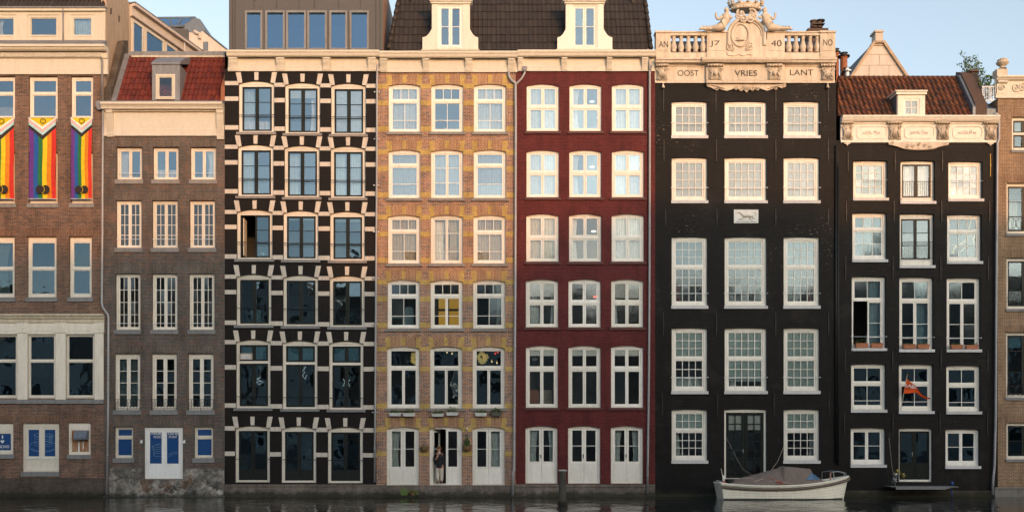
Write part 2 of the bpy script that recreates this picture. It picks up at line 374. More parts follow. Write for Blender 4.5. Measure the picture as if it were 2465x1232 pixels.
for nm, c in (('f_purple',(0.13,0.035,0.24)),('f_blue',(0.014,0.095,0.36)),('f_green',(0.018,0.155,0.045)),('f_yellow',(0.72,0.55,0.012)),
              ('f_orange',(0.68,0.225,0.012)),('f_red',(0.58,0.03,0.02)),('f_black',(0.028,0.022,0.02)),('f_cyan',(0.40,0.64,0.68)),
              ('f_pink',(0.80,0.42,0.43)),('f_white',(0.82,0.80,0.76)),('f_brown',(0.10,0.055,0.03))): flat(nm, c, 0.8)
glassmat('glass', 0.055, (0.80,0.84,0.83), 0.0035, refc=(0.70,0.85,1.0), ro=0.08)
glassmat('glass_sky', 0.23, (0.62,0.70,0.76), 0.004, refc=(0.58,0.79,0.97))  # blue tint stands in for a bluer sky in the reflections
glassmat('glass_roof', 0.60, (0.45,0.60,0.75), 0.004, refc=(0.55,0.80,1.0))
glassmat('glass_old', 0.035, (0.66,0.72,0.74), 0.005, 2.0, refc=(0.70,0.84,1.0), ro=0.11)
glassmat('glass_dark', 0.10, (0.36,0.50,0.58), 0.006, refc=(0.50,0.76,1.0), ro=0.02)
glassmat('glass_deep', 0.02, (0.45,0.55,0.60), 0.003, refc=(0.55,0.78,1.0), ro=0.08)
tiles('tile_red', [(0.140,0.030,0.019),(0.180,0.038,0.022),(0.105,0.024,0.016),(0.155,0.033,0.02)], 0.4, moss=((0.07,0.018,0.015),0.55,0.6))
tiles('tile_dark', [(0.036,0.028,0.023),(0.030,0.024,0.020),(0.044,0.034,0.027),(0.033,0.026,0.022)], 0.6)
tiles('tile_orange', [(0.18,0.062,0.028),(0.125,0.042,0.022),(0.23,0.085,0.037),(0.075,0.034,0.022),(0.155,0.053,0.026)], 0.75, moss=((0.04,0.030,0.024),0.49,0.88))
# rubble stone and water
m, n, N, L, bs = newmat('rubble')
g, sp, vec = wallvec(N, L)
vo = N.new('ShaderNodeTexVoronoi'); vo.inputs['Scale'].default_value = 2.3
nzv = noisen(N, L, g.outputs['Position'], 3, 3); ad = N.new('ShaderNodeVectorMath'); ad.operation = 'ADD'
cb = N.new('ShaderNodeCombineXYZ'); L.new(nzv, cb.inputs[0]); L.new(nzv, cb.inputs[1]); L.new(vec, ad.inputs[0]); L.new(cb.outputs[0], ad.inputs[1]); L.new(ad.outputs[0], vo.inputs['Vector'])
wn = N.new('ShaderNodeTexWhiteNoise'); L.new(vo.outputs['Position'], wn.inputs['Vector'])
rr = ramp(N, [(0, (0.08,0.075,0.07)), (0.35, (0.17,0.155,0.135)), (0.6, (0.30,0.28,0.25)), (0.8, (0.14,0.09,0.06)), (1, (0.40,0.39,0.36))]); L.new(wn.outputs[0], rr.inputs[0])
nz = noisen(N, L, g.outputs['Position'], 3.5, 6, 0.75); r2 = ramp(N, [(0.35, (0.35,)*3), (0.5, (0.9,)*3), (0.68, (1.7,)*3)]); L.new(nz, r2.inputs[0])
c = mixc(N, L, 1.0, rr.outputs[0], r2.outputs[0], 'MULTIPLY')
vd = N.new('ShaderNodeTexVoronoi'); vd.feature = 'DISTANCE_TO_EDGE'; vd.inputs['Scale'].default_value = 2.3; L.new(ad.outputs[0], vd.inputs['Vector'])
rd = ramp(N, [(0.0, (1, 1, 1)), (0.05, (0, 0, 0))]); L.new(vd.outputs[0], rd.inputs[0])
c = mixc(N, L, mathn(N, L, 'MULTIPLY', rd.outputs[0], 0.6), c, (0.30,0.29,0.27))
za = mathn(N, L, 'ADD', sp.outputs[2], mathn(N, L, 'MULTIPLY', nz, 0.4)); rm = ramp(N, [(0.25, (1, 1, 1)), (0.45, (0, 0, 0))]); L.new(za, rm.inputs[0])
c = mixc(N, L, mathn(N, L, 'MULTIPLY', rm.outputs[0], 0.85), c, (0.025,0.027,0.016))
L.new(c, bs.inputs['Base Color']); bs.inputs['Roughness'].default_value = 0.85
bp = N.new('ShaderNodeBump'); bp.inputs['Strength'].default_value = 0.9; bp.inputs['Distance'].default_value = 0.05
L.new(mathn(N, L, 'ADD', vd.outputs[0], nz), bp.inputs['Height']); L.new(bp.outputs[0], bs.inputs['Normal'])
m, n, N, L, bs = newmat('water')
g = N.new('ShaderNodeNewGeometry'); pos = g.outputs['Position']
bs.inputs['Base Color'].default_value = (0.010, 0.016, 0.018, 1); bs.inputs['Roughness'].default_value = 0.04; bs.inputs['IOR'].default_value = 1.33
n1 = noisen(N, L, scalev(N, L, pos, (0.45, 0.30, 1)), 1.6, 3, 0.55); n2 = noisen(N, L, scalev(N, L, pos, (0.9, 0.9, 1)), 4.5, 3, 0.6)
bp = N.new('ShaderNodeBump'); bp.inputs['Strength'].default_value = 1.0; bp.inputs['Distance'].default_value = 0.075
L.new(mathn(N, L, 'ADD', mathn(N, L, 'MULTIPLY', n1, 0.9), mathn(N, L, 'MULTIPLY', n2, 0.10)), bp.inputs['Height']); L.new(bp.outputs[0], bs.inputs['Normal'])
# ---------------------------------------------------------------- builders for the houses
class House:
    def __init__(s, name, label, px0, px1, d=0.0):
        s.d = d; s.px0, s.px1 = px0, px1
        s.root = empty(name, (PX((px0+px1)/2, d), d, 0.0), label, 'house')
        s.holes = []; s.rooms = MB()
    def X(s, px): return PX(px, s.d)
    def Z(s, py): return PZ(py, s.d)
def arch_z(x, x0, x1, zs, rise):
    if rise <= 0: return zs
    t = (x-(x0+x1)/2)/((x1-x0)/2); t = max(-1.0, min(1.0, t))
    return zs+rise*(1-t*t)
def wall(H, px0, px1, py0, py1, holes, mb, d=0.0, thick=0.32, mi=0):
    """front sheet with real openings (arched where asked) and their reveals"""
    xs = {PX(px0, d), PX(px1, d)}; zs = {PZ(py0, d), PZ(py1, d)}; hs = []
    for h in holes:
        a, b_, t, u = PX(h[0], d), PX(h[1], d), PZ(h[2], d), PZ(h[3], d)
        hs.append((a, b_, u, t, h[4]*S)); xs |= {a, b_}; zs |= {t, u}
    xs = sorted(xs); zs = sorted(zs)
    for i in range(len(xs)-1):
        for j in range(len(zs)-1):
            cx, cz = (xs[i]+xs[i+1])/2, (zs[j]+zs[j+1])/2
            if any(a < cx < b_ and u < cz < t for a, b_, u, t, r in hs): continue
            mb.quad((xs[i], d, zs[j]), (xs[i+1], d, zs[j]), (xs[i+1], d, zs[j+1]), (xs[i], d, zs[j+1]), mi)
    e = d+thick
    for a, b_, u, t, r in hs:
        sp = t-r                                       # springing
        mb.quad((a, d, u), (a, e, u), (a, e, sp), (a, d, sp), mi); mb.quad((b_, d, u), (b_, d, sp), (b_, e, sp), (b_, e, u), mi)
        mb.quad((a, d, u), (b_, d, u), (b_, e, u), (a, e, u), mi)
        n = 10 if r > 0 else 1
        for k in range(n):
            xa, xb = a+(b_-a)*k/n, a+(b_-a)*(k+1)/n
            za, zb = arch_z(xa, a, b_, sp, r), arch_z(xb, a, b_, sp, r)
            mb.quad((xa, d, za), (xa, e, za), (xb, e, zb), (xb, d, zb), mi)
            if r > 0: mb.quad((xa, d, za), (xb, d, zb), (xb, d, t), (xa, d, t), mi)
def shell(H, py_top, depth, mat, py_bot=1260, mat_top='lead', name='outer_wall'):
    """side, back and top of the house body"""
    a, b_, z0, z1, d = H.X(H.px0)+0.006, H.X(H.px1)-0.006, H.Z(py_bot), H.Z(py_top), H.d
    m = MB(); y0, y1 = d+0.004, d+depth
    m.quad((a, y0, z0), (a, y0, z1), (a, y1, z1), (a, y1, z0)); m.quad((b_, y0, z0), (b_, y1, z0), (b_, y1, z1), (b_, y0, z1))
    m.quad((a, y1, z0), (a, y1, z1), (b_, y1, z1), (b_, y1, z0)); m.quad((a, y0, z1), (b_, y0, z1), (b_, y1, z1), (a, y1, z1), 1)
    return m.build(name, [mat, mat_top], H.root)
def curtain_mesh(mb, xa, xb, za, zb, y, amp=0.028, wl=0.13, gather=0.0):
    n = max(6, int((xb-xa)/0.028)); ph = rnd.uniform(0, 6); rows = 5
    vs = []
    for j in range(rows):
        t = j/(rows-1); z = za+(zb-za)*t
        for i in range(n+1):
            u = i/n; x = xa+(xb-xa)*u
            if gather: x = xa+(x-xa)*(1-gather*math.sin(math.pi*min(1, t*1.0))*0.6) if gather > 0 else xb-(xb-x)*(1+gather*math.sin(math.pi*t)*0.6)
            yy = y+amp*math.sin(2*math.pi*x/wl+ph+0.6*math.sin(x*9+ph))*(0.7+0.5*t)+amp*0.5*math.sin(x*23+ph*2)
            vs.append((x, yy, z))
    fs = [(j*(n+1)+i, j*(n+1)+i+1, (j+1)*(n+1)+i+1, (j+1)*(n+1)+i) for j in range(rows-1) for i in range(n)]
    mb.add(vs, fs)
def add_curtains(H, w_o, cur, x0, x1, z0, z1, y):
    """cur: items 'S'heer all over, 'L'eft / 'R'ight drape, 'B'lind from the top; number = share; colour after ':'"""
    W_, Hh = x1-x0, z1-z0
    for it in cur.split():
        code, _, colr = it.partition(':'); k = code[0]; f = float(code[1:] or (1 if k in 'SB' else 0.3)); c = MB()
        yy = y+{'B': 0.05, 'S': 0.16, 'L': 0.24, 'R': 0.24, 'M': 0.2}[k]
        if k == 'B':
            c.box(x0-0.02, x1+0.02, yy, yy+0.008, z1-Hh*f, z1+0.03); c.box(x0-0.02, x1+0.02, yy-0.008, yy+0.016, z1-Hh*f-0.02, z1-Hh*f)
            c.build('blind', {'': 'blind_pale', 't': 'blind_teal', 'd': 'blind_dark', 'w': 'curtain_white'}[colr], w_o)
        else:
            mt = {'': 'curtain_white', 'c': 'curtain_cream', 'b': 'curtain_beige', 't': 'curtain_teal', 'r': 'curtain_red'}[colr]
            if k == 'S': curtain_mesh(c, x0-0.03, x1+0.03, z0-0.02, z0+Hh*f, yy)
            if k == 'L': curtain_mesh(c, x0-0.05, x0+W_*f, z0-0.02, z1+0.03, yy, gather=0.35)
            if k == 'R': curtain_mesh(c, x1-W_*f, x1+0.05, z0-0.02, z1+0.03, yy, gather=-0.35)
            if k == 'M': curtain_mesh(c, x0+W_*0.02, x1-W_*0.02, z0-0.02, z0+Hh*f, yy)
            c.build('curtain', mt, w_o, True)
def win(H, x0, x1, y0, y1, rows, splits=(), fm='white', sm=None, fw=5.5, hd=7, bt=8, arch=0, rec=0.13, sw=3.0, mw=1.4, tw=5,
        cur='', gl='glass', sill=None, bars=(), barm='letter_white', name='window', panel=None, hole=True, room=True, wobble=0.006,
        skip=(), pmat=None, d=None, iron=None, handle=None, roomd=2.6):
    d = H.d if d is None else d
    X = lambda p: PX(p, d)
    Z = lambda p: PZ(p, d)
    if hole: H.holes.append((x0, x1, y0, y1, arch))
    ya, yb = d+rec, d+rec+0.09
    f = MB()
    f.box(X(x0)-0.02, X(x0+fw), ya, yb, Z(y1), Z(y0)+0.02); f.box(X(x1-fw), X(x1)+0.02, ya, yb, Z(y1), Z(y0)+0.02)
    f.box(X(x0+fw), X(x1-fw), ya+0.003, yb, Z(y0+hd), Z(y0)+0.02)
    f.box(X(x0+fw), X(x1-fw), ya-0.004, yb, Z(y1)-0.01, Z(y1-bt))
    f.box(X(x0+fw), X(x1-fw), ya-0.03, ya-0.004, Z(y1-2.2), Z(y1-bt)-0.01)          # weather bar
    if arch: f.box(X(x0)-0.02, X(x1)+0.02, ya-0.025, ya-0.001, Z(y0+hd*0.62), Z(y0)+0.02)
    ed = [y0+hd]+list(splits)+[y1-bt]
    for s_ in splits: f.box(X(x0+fw), X(x1-fw), ya-0.012, yb, Z(s_+tw/2), Z(s_-tw/2))
    smi = 1 if sm else 0
    g = MB(); pl = MB()
    for ri, (nl, gx, gy) in enumerate(rows):
        top = ed[ri]+(tw/2 if ri > 0 else 0); bot = ed[ri+1]-(tw/2 if ri < len(rows)-1 else 0)
        wx = (x1-x0-2*fw)/nl
        sd = 0.030 if ri == 0 else 0.015
        for li in range(nl):
            if (ri, li) in skip: continue
            xa, xb = x0+fw+wx*li+0.25, x0+fw+wx*(li+1)-0.25; b0 = bot
            q0, q1 = ya+sd, ya+sd+0.045
            if panel and ri == len(rows)-1:
                b0 = panel[0]
                pl.box(X(xa), X(xb), q0, q1, Z(bot), Z(b0))
                k = panel[1] if len(panel) > 1 else 1; hh = (bot-b0-3)/k
                for kk in range(k):
                    u0, u1 = b0+3+hh*kk, b0+3+hh*(kk+1)-2.2
                    pl.box(X(xa+3.5), X(xb-3.5), q0-0.012, q0, Z(u1), Z(u0))
                    if k == 1: pl.box(X(xa+6), X(xb-6), q0-0.019, q0-0.012, Z(u1-2.5), Z(u0+2.5))
            f.box(X(xa), X(xa+sw), q0, q1, Z(b0), Z(top), smi); f.box(X(xb-sw), X(xb), q0, q1, Z(b0), Z(top), smi)
            f.box(X(xa+sw), X(xb-sw), q0+0.002, q1, Z(top+sw), Z(top), smi); f.box(X(xa+sw), X(xb-sw), q0+0.002, q1, Z(b0), Z(b0-sw), smi)
            ia, ib, it, iu = xa+sw, xb-sw, top+sw, b0-sw
            for i in range(1, gx): x = ia+(ib-ia)*i/gx; f.box(X(x-mw/2), X(x+mw/2), q0+0.008, q1-0.004, Z(iu), Z(it), smi)
            gys = gy if isinstance(gy, (list, tuple)) else [j/gy for j in range(1, gy)]
            for t in gys: y = it+(iu-it)*t; f.box(X(ia), X(ib), q0+0.010, q1-0.006, Z(y+mw/2), Z(y-mw/2), smi)
            ys = [it]+[it+(iu-it)*t for t in gys]+[iu]; yg = q0+0.028
            for i in range(gx):
                for j in range(len(ys)-1):
                    a, b_ = X(ia+(ib-ia)*i/gx), X(ia+(ib-ia)*(i+1)/gx); t, u = Z(ys[j]), Z(ys[j+1])
                    tx, tz = rnd.gauss(0, wobble)*(b_-a), rnd.gauss(0, wobble)*(t-u)
                    tx = max(-0.012, min(0.012, tx)); tz = max(-0.012, min(0.012, tz))
                    g.quad((a, yg-tx-tz, u), (b_, yg+tx-tz, u), (b_, yg+tx+tz, t), (a, yg-tx+tz, t))
    w_o = f.build(name, [fm, sm] if sm else [fm], H.root)
    if pl.v: pl.build('lower_panel', pmat or sm or fm, w_o)
    if g.v: g.build('pane', gl, w_o)
    if cur: add_curtains(H, w_o, cur, X(x0+fw), X(x1-fw), Z(y1-bt), Z(y0+hd), ya+0.05)
    if sill:
        m_, h_, over, pr = sill
        c = MB(); c.box(X(x0-over), X(x1+over), d-pr, d+rec-0.04, Z(y1+h_), Z(y1)+0.004); c.build('sill', m_, w_o)
    for y, a, b_, r, off in bars:
        c = MB(); c.tube([(X(a), d-off, Z(y)), (X(b_), d-off, Z(y))], r, 6)
        if off > 0:
            for x in (a, b_): c.ball((X(x), d-off, Z(y)), r*2.2, r*2.2, r*2.2, 6, 4)
        c.build('guard_bar', barm, w_o)
    if handle:
        c = MB(); hx, hy = handle; c.box(X(hx-0.9), X(hx+0.9), ya-0.02, ya+0.02, Z(hy+5), Z(hy-5)); c.tube([(X(hx), ya-0.02, Z(hy-1)), (X(hx), ya-0.06, Z(hy-1)), (X(hx)-0.10, ya-0.06, Z(hy-1))], 0.012, 6)
        c.build('handle', 'chrome', w_o)
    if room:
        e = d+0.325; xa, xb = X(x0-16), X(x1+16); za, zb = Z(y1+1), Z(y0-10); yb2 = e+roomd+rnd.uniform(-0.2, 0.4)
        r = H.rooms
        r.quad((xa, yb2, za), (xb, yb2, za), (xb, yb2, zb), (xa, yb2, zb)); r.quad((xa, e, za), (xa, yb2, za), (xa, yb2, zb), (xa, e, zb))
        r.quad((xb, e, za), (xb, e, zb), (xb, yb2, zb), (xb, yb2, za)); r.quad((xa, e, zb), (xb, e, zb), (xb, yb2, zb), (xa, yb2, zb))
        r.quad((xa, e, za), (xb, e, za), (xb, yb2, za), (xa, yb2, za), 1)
    return w_o
def finish(H, mb, mats, name='wall'):
    mb.build(name, mats, H.root)
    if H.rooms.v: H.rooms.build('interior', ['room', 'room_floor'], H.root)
def soldier(mb, H, x0, x1, y_top, y_bot, fl=7, mi=2, arch=0, d=None, pr=0.007):
    """fan of upright bricks over an opening"""
    d = H.d if d is None else d
    a0, a1, b0, b1 = PX(x0-fl, d), PX(x1+fl, d), PX(x0-1, d), PX(x1+1, d); zt, zb = PZ(y_top, d), PZ(y_bot, d); n = 10 if arch else 1
    r = arch*S
    for k in range(n):
        u, v = k/n, (k+1)/n
        p = [(a0+(a1-a0)*u, zt+(r*0.6*(1-(2*u-1)**2) if arch else 0)), (a0+(a1-a0)*v, zt+(r*0.6*(1-(2*v-1)**2) if arch else 0)),
             (b0+(b1-b0)*v, zb-r+r*(1-(2*v-1)**2)), (b0+(b1-b0)*u, zb-r+r*(1-(2*u-1)**2))]
        mb.quad(*[(x, d-pr, z) for x, z in p[::-1]], mi)
    for pts in ([(a0, zt), (b0, zb-r)], [(a1, zt), (b1, zb-r)]):
        mb.quad((pts[0][0], d-pr, pts[0][1]), (pts[0][0], d, pts[0][1]), (pts[1][0], d, pts[1][1]), (pts[1][0], d-pr, pts[1][1]), mi)
def vouss(mb, H, x0, x1, y_t, y_b, mi=1, out=7, wd=12, key=True, drop=0, pr=0.012):
    d = H.d; q = lambda x, y: (PX(x, d), PZ(y, d))
    mb.prism([q(x0-out, y_t), q(x0-out+wd, y_t), q(x0+9, y_b+drop-1.5), q(x0-1.5, y_b+drop)], d-pr, d+0.03, mi)
    mb.prism([q(x1+out-wd, y_t), q(x1+out, y_t), q(x1+1.5, y_b+drop), q(x1-9, y_b+drop-1.5)], d-pr, d+0.03, mi)
    if key:
        c = (x0+x1)/2; mb.prism([q(c-5.2, y_t), q(c+5.2, y_t), q(c+4.6, y_b-1.5), q(c-4.6, y_b-1.5)], d-pr, d+0.03, mi)
def downpipe(H, pts, r=0.045, d=-0.10, mat='pipe', name='downpipe', hopper=None, ring=1.9):
    m = MB(); P = [P3(x, y, H.d+d) for x, y in pts]; m.tube(P, r, 8)
    for a, b_ in zip(P[:-1], P[1:]):
        L_ = (b_-a).length; k = int(L_/ring)
        for i in range(1, k+1):
            c = a.lerp(b_, i/(k+1)); t = (b_-a).normalized(); m.tube([c-t*0.025, c+t*0.025], r*1.28, 8)
    o = m.build(name, mat, H.root, True)
    if hopper:
        h = MB(); x, y, w_, hh = hopper; q = H.d+d
        h.prism([(PX(x-w_/2, q), PZ(y-hh/2, q)), (PX(x+w_/2, q), PZ(y-hh/2, q)), (PX(x+w_/2, q), PZ(y+hh*0.1, q)), (PX(x+w_*0.2, q), PZ(y+hh/2, q)), (PX(x-w_*0.2, q), PZ(y+hh/2, q)), (PX(x-w_/2, q), PZ(y+hh*0.1, q))], q-0.09, q+0.09)
        h.build('hopper', 'lead', o)
    return o
def cornice(H, px0, px1, prof, mat='cream', name='cornice', d=None):
    """prof: (projection, photo y) from top to bottom; the back closes on the wall"""
    d = H.d if d is None else d; m = MB()
    dm = max(p for p, y in prof)*0.5
    pts = [(d-p, PZ(y, d-p)) for p, y in prof]; pts = [(d+0.05, PZ(prof[0][1], d-prof[0][0]))]+pts+[(d+0.05, PZ(prof[-1][1], d-prof[-1][0]))]
    m.profile(PX(px0, d-dm), PX(px1, d-dm), pts)
    return m.build(name, mat, H.root)
def console(H, x0, x1, y0, y1, pr, mat, drops=3, d=None, name='bracket', taper=0.4):
    d = H.d if d is None else d; m = MB(); a, b_ = PX(x0, d-pr), PX(x1, d-pr)
    z = lambda y, p: PZ(y, d-p)
    hh = y1-y0
    pts = [(d+0.02, z(y0, pr)), (d-pr, z(y0, pr)), (d-pr, z(y0+hh*0.13, pr)), (d-pr*0.86, z(y0+hh*0.17, pr)), (d-pr*0.80, z(y0+hh*0.34, pr)), (d-pr*0.62, z(y0+hh*0.55, pr)), (d-pr*taper, z(y0+hh*0.8, pr)), (d-pr*taper*1.15, z(y0+hh*0.9, pr)), (d-pr*taper, z(y1, pr)), (d+0.02, z(y1, pr))]
    m.profile(a, b_, pts)
    w_ = (b_-a)
    for i in range(3):                          # fluting
        xa = a+w_*(0.17+0.25*i); m.profile(xa, xa+w_*0.13, [(y-0.012 if 0 < k < len(pts)-1 else y, zz) for k, (y, zz) in enumerate(pts[2:8], 2)]+[(d, pts[7][1]), (d, pts[2][1])])
    for i in range(drops):
        xa = a+w_*(0.06+0.32*i); m.box(xa, xa+w_*0.22, d-pr*taper, d-0.01, z(y1+4.5, pr*taper), z(y1, pr*taper)-0.002)
    return m.build(name, mat, H.root)
def tile_roof(H, bl, br, tl, tr, d0, d1, tw, nrow, amp, mat, name='roof', lift=0.035, profile='pan', parent=None, holes=()):
    """real tiles: bl, br, tl, tr photo x of the corners given as (x, y) pairs of (bottom, top) edge; eave at depth d0, top edge at depth d1"""
    A, B, T, U = P3(*bl, d0), P3(*br, d0), P3(*tl, d1), P3(*tr, d1)
    m = MB(); up = (T-A); up.x = 0; nrm = Vector((0, -up.z, up.y)).normalized()
    if nrm.y > 0: nrm = -nrm
    xa, xb = min(A.x, T.x), max(B.x, U.x); nc = int((xb-xa)/tw)+1; k = 7
    xs = [xa+tw*i/k for i in range(nc*k+1)]
    def prof(u):
        if profile == 'pan': return amp*(math.sin(2*math.pi*u)+0.35*math.sin(4*math.pi*u+0.6))
        return amp*max(0.0, math.sin(2*math.pi*u))**0.7
    idx = 0
    for r in range(nrow):
        v0, v1 = r/nrow, (r+1)/nrow; rows = []
        jr = [rnd.uniform(-0.006, 0.006) for _ in range(nc+2)]; jz = [rnd.uniform(-0.012, 0.012) for _ in range(nc+2)]
        for v, li in ((v0-0.10/nrow, lift), (v1, 0.0)):
            L_, R_ = A.lerp(T, v), B.lerp(U, v); base = []
            for i, x in enumerate(xs):
                cx = min(max(x, L_.x), R_.x); t = (cx-L_.x)/max(1e-6, R_.x-L_.x)
                p = L_.lerp(R_, t); c = min(int(i/k), nc); o = prof((x-xa)/tw % 1.0)+li+jr[c]
                q = p+nrm*o
                if li: q.z += jz[c]
                base.append(q)
            rows.append(base)
        drop = [q-nrm*(lift+0.02) for q in rows[0]]
        n0 = len(m.v); ln = len(xs)
        m.v += [tuple(q) for q in drop]+[tuple(q) for q in rows[0]]+[tuple(q) for q in rows[1]]
        for j in range(3):
            for i in range(ln): m.uv[n0+j*ln+i] = ((i+0.5)/k, r+0.5)
        for j in range(2):
            for i in range(ln-1):
                if abs(m.v[n0+ln+i][0]-m.v[n0+ln+i+1][0]) < 1e-5 and abs(m.v[n0+2*ln+i][0]-m.v[n0+2*ln+i+1][0]) < 1e-5: continue
                m.f.append((n0+j*ln+i, n0+j*ln+i+1, n0+(j+1)*ln+i+1, n0+(j+1)*ln+i)); m.m.append(0)
    # underside closes the roof against the sky
    m.add([A+Vector((0, 0.06, 0)), B+Vector((0, 0.06, 0)), U+Vector((0, 0.06, 0)), T+Vector((0, 0.06, 0))], [(0, 1, 2, 3)])
    return m.build(name, mat, parent or H.root)
def text(s, px, py, h, wd, d, mat, parent, name='lettering', ext=0.006, sq=1.0, bold=0.0):
    cu = bpy.data.curves.new('t', 'FONT'); cu.body = s; cu.extrude = 0.5; cu.align_x = 'CENTER'; cu.align_y = 'CENTER'; cu.offset = bold
    t = bpy.data.objects.new('t', cu); COL.objects.link(t); bpy.context.view_layer.update()
    me = bpy.data.meshes.new_from_object(t.evaluated_get(bpy.context.evaluated_depsgraph_get()))
    bpy.data.objects.remove(t); bpy.data.curves.remove(cu)
    co = [v.co.copy() for v in me.vertices]; x0, x1 = min(c.x for c in co), max(c.x for c in co); y0, y1 = min(c.y for c in co), max(c.y for c in co)
    k = (D+d)/D*S; off = ORIG[parent]; cx, cz = PX(px, d), PZ(py, d)
    for v, c in zip(me.vertices, co):
        v.co = (cx+((c.x-x0)/(x1-x0)-0.5)*wd*k-off.x, d-(ext if c.z > 0 else -ext)-off.y, cz+((c.y-y0)/(y1-y0)-0.5)*h*k-off.z)
    me.name = name; me.materials.clear(); me.materials.append(M[mat])
    o = bpy.data.objects.new(name, me); COL.objects.link(o); o.parent = parent; ORIG[o] = off
    return o
def plinth(H, x0, x1, y0, mat, pr=0.06, ledge=None, name='plinth'):
    m = MB(); d = H.d
    m.box(PX(x0, d-pr), PX(x1, d-pr), d-pr, d+0.02, -1.2, PZ(y0, d-pr))
    if ledge: m.box(PX(x0, d-pr), PX(x1, d-pr), d-pr-0.04, d-pr, PZ(y0+ledge, d-pr), PZ(y0, d-pr)+0.004)
    m.box(PX(x0, d-pr), PX(x1, d-pr), d-pr-0.07, d-pr-0.002, -1.2, 0.085)     # footing at the water line
    return m.build(name, mat, H.root)
def anchor(H, x, y0, y1, bow=0.0, mat='iron'):
    m = MB(); d = H.d
    m.box(PX(x, d)-0.018, PX(x, d)+0.018, d-0.045, d-0.01, PZ(y1, d), PZ(y0, d)); m.box(PX(x, d)-0.035, PX(x, d)+0.035, d-0.055, d-0.046, PZ((y0+y1)/2, d)-0.05, PZ((y0+y1)/2, d)+0.05)
    m.box(PX(x, d)-0.03, PX(x, d)+0.03, d-0.012, d+0.02, PZ((y0+y1)/2, d)-0.03, PZ((y0+y1)/2, d)+0.03)
    return m.build('wall_anchor', mat, H.root)
# ================================================================ the brown brick house with banners
H = House('brick_house', 'tall brown brick house hung with rainbow banners above a cream shopfront', -70, 249, 0.0)
H1 = H; wm = MB(); cols = [(-30, 36), (69, 139), (170, 224)]
W1 = dict(rec=0.17, fw=6, sw=2.2, fm='white_soft')
for i, (a, b) in enumerate(cols):
    win(H, a, b, 183, 287, [(1,1,1),(1,1,1)], [223], gl='glass_sky', sill=('sill_grey', 9, 1, 0.05), cur='S0.3:b' if i == 0 else '', **W1)
    win(H, a, b, 367, 490, [(1,1,1)], gl='glass', bt=13, sill=('sill_grey', 10, 3, 0.06), **W1)
for i, (a, b) in enumerate([(-30, 35), (65, 136), (166, 221)]):
    win(H, a, b, 569, 716, [(1,1,1),(1,1,1)], [645], gl='glass_dark', hd=12, bt=9, sill=('bluestone', 10, 3, 0.06), cur=('L0.75:b' if i == 0 else ''),
        bars=[(706, a+6, b-6, 0.012, -0.1)], **W1)
for i, (a, b) in enumerate([(-30, 41), (66, 133), (158, 227)]):
    win(H, a, b, 804, 958, [(1,1,1),(1,1,1)], [868], gl='glass_dark', hd=4, bt=6, fw=4, rec=0.10, sw=1.5, fm='white_soft', cur=('B0.72:d', 'B0.68:d', 'B1:d')[i])
w_ = win(H, -30, 32, 1018, 1093, [(1,1,1)], hd=22, bt=7, fw=5, fm='white_soft', rec=0.08, sill=('bluestone', 10, 3, 0.06), gl='blue_panel', cur='', room=False)
text('I', 6, 1051, 8, 2.6, 0.085, 'letter_white', w_); text('PANCAKES', 6, 1074, 7, 32, 0.085, 'letter_white', w_)
hm = MB(); hp = []
for k in range(24):
    t = 2*math.pi*k/24; hp.append((PX(6+0.29*16*math.sin(t)**3, 0.1), PZ(1062-0.27*(13*math.cos(t)-5*math.cos(2*t)-2*math.cos(3*t)-math.cos(4*t)), 0.1)))
hm.prism(hp, 0.088, 0.102); hm.build('heart', 'letter_white', w_)
w_ = win(H, 54, 142, 1018, 1135, [(2,1,1)], hd=9, bt=7, fw=5, sw=6.5, fm='white_soft', rec=0.10, sill=('bluestone', 11, 2, 0.07), gl='blue_panel', name='door', panel=(1104, 4), room=False, bars=[(1102, 58, 139, 0.012, 0)])
pm = MB(); dd = 0.14
def ell(cx, cy, rx, ry, a0=0, a1=360, n=28, y=None): return [P3(cx+rx*math.cos(R(a0+(a1-a0)*k/n)), cy+ry*math.sin(R(a0+(a1-a0)*k/n)), y if y is not None else dd) for k in range(n+1)]
pm.tube(ell(104, 1074, 34, 13, 20, 345), 0.007, 4); pm.tube(ell(104, 1077, 26, 8, 10, 170), 0.006, 4)
for k in range(5): pm.tube(ell(91+k%2, 1070-5.5*k, 8.5, 3.2, -10, 190), 0.006, 4)
pm.tube(ell(91, 1046, 8.5, 3.2), 0.006, 4)
for k in range(5): pm.tube(ell(119-k%2*2, 1071-5.5*k, 9, 3.2, -10, 190), 0.006, 4); pm.tube(ell(122, 1066-5*k, 4, 2.2, 0, 300), 0.005, 4)
pm.tube(ell(119, 1047, 9, 3.4), 0.006, 4)
pm.build('pancake_drawing', 'letter_blue', w_)
w_ = win(H, 164, 218, 1017, 1094, [(1,1,1)], hd=16, bt=5, fw=4, sw=2, fm='white_soft', rec=0.08, sill=('bluestone', 10, 2, 0.06), gl='wood_and_sunlit_zinc', room=False)
vm = MB(); vm.profile(PX(180, -0.1), PX(210, -0.1), [(0.14, PZ(1036)), (-0.10, PZ(1036)), (-0.26, PZ(1052)), (-0.26, PZ(1057)), (0.14, PZ(1057))]); vm.build('vent_hood', 'lead_blue', w_)
vm = MB(); vm.box(PX(186), PX(189), 0.118, 0.135, PZ(1088), PZ(1060)); vm.box(PX(197), PX(199), 0.118, 0.135, PZ(1080), PZ(1060)); vm.build('streak', 'letter_white', w_)
wall(H, -70, 249, 176, 1262, H.holes, wm)
for a, b in cols: soldier(wm, H, a, b, 349, 366, 5)
for a, b in [(-30, 35), (65, 136), (166, 221)]: soldier(wm, H, a, b, 552, 568, 6)
for a, b in [(-30, 32), (54, 142), (164, 218)]: soldier(wm, H, a, b, 1001, 1016, 6)
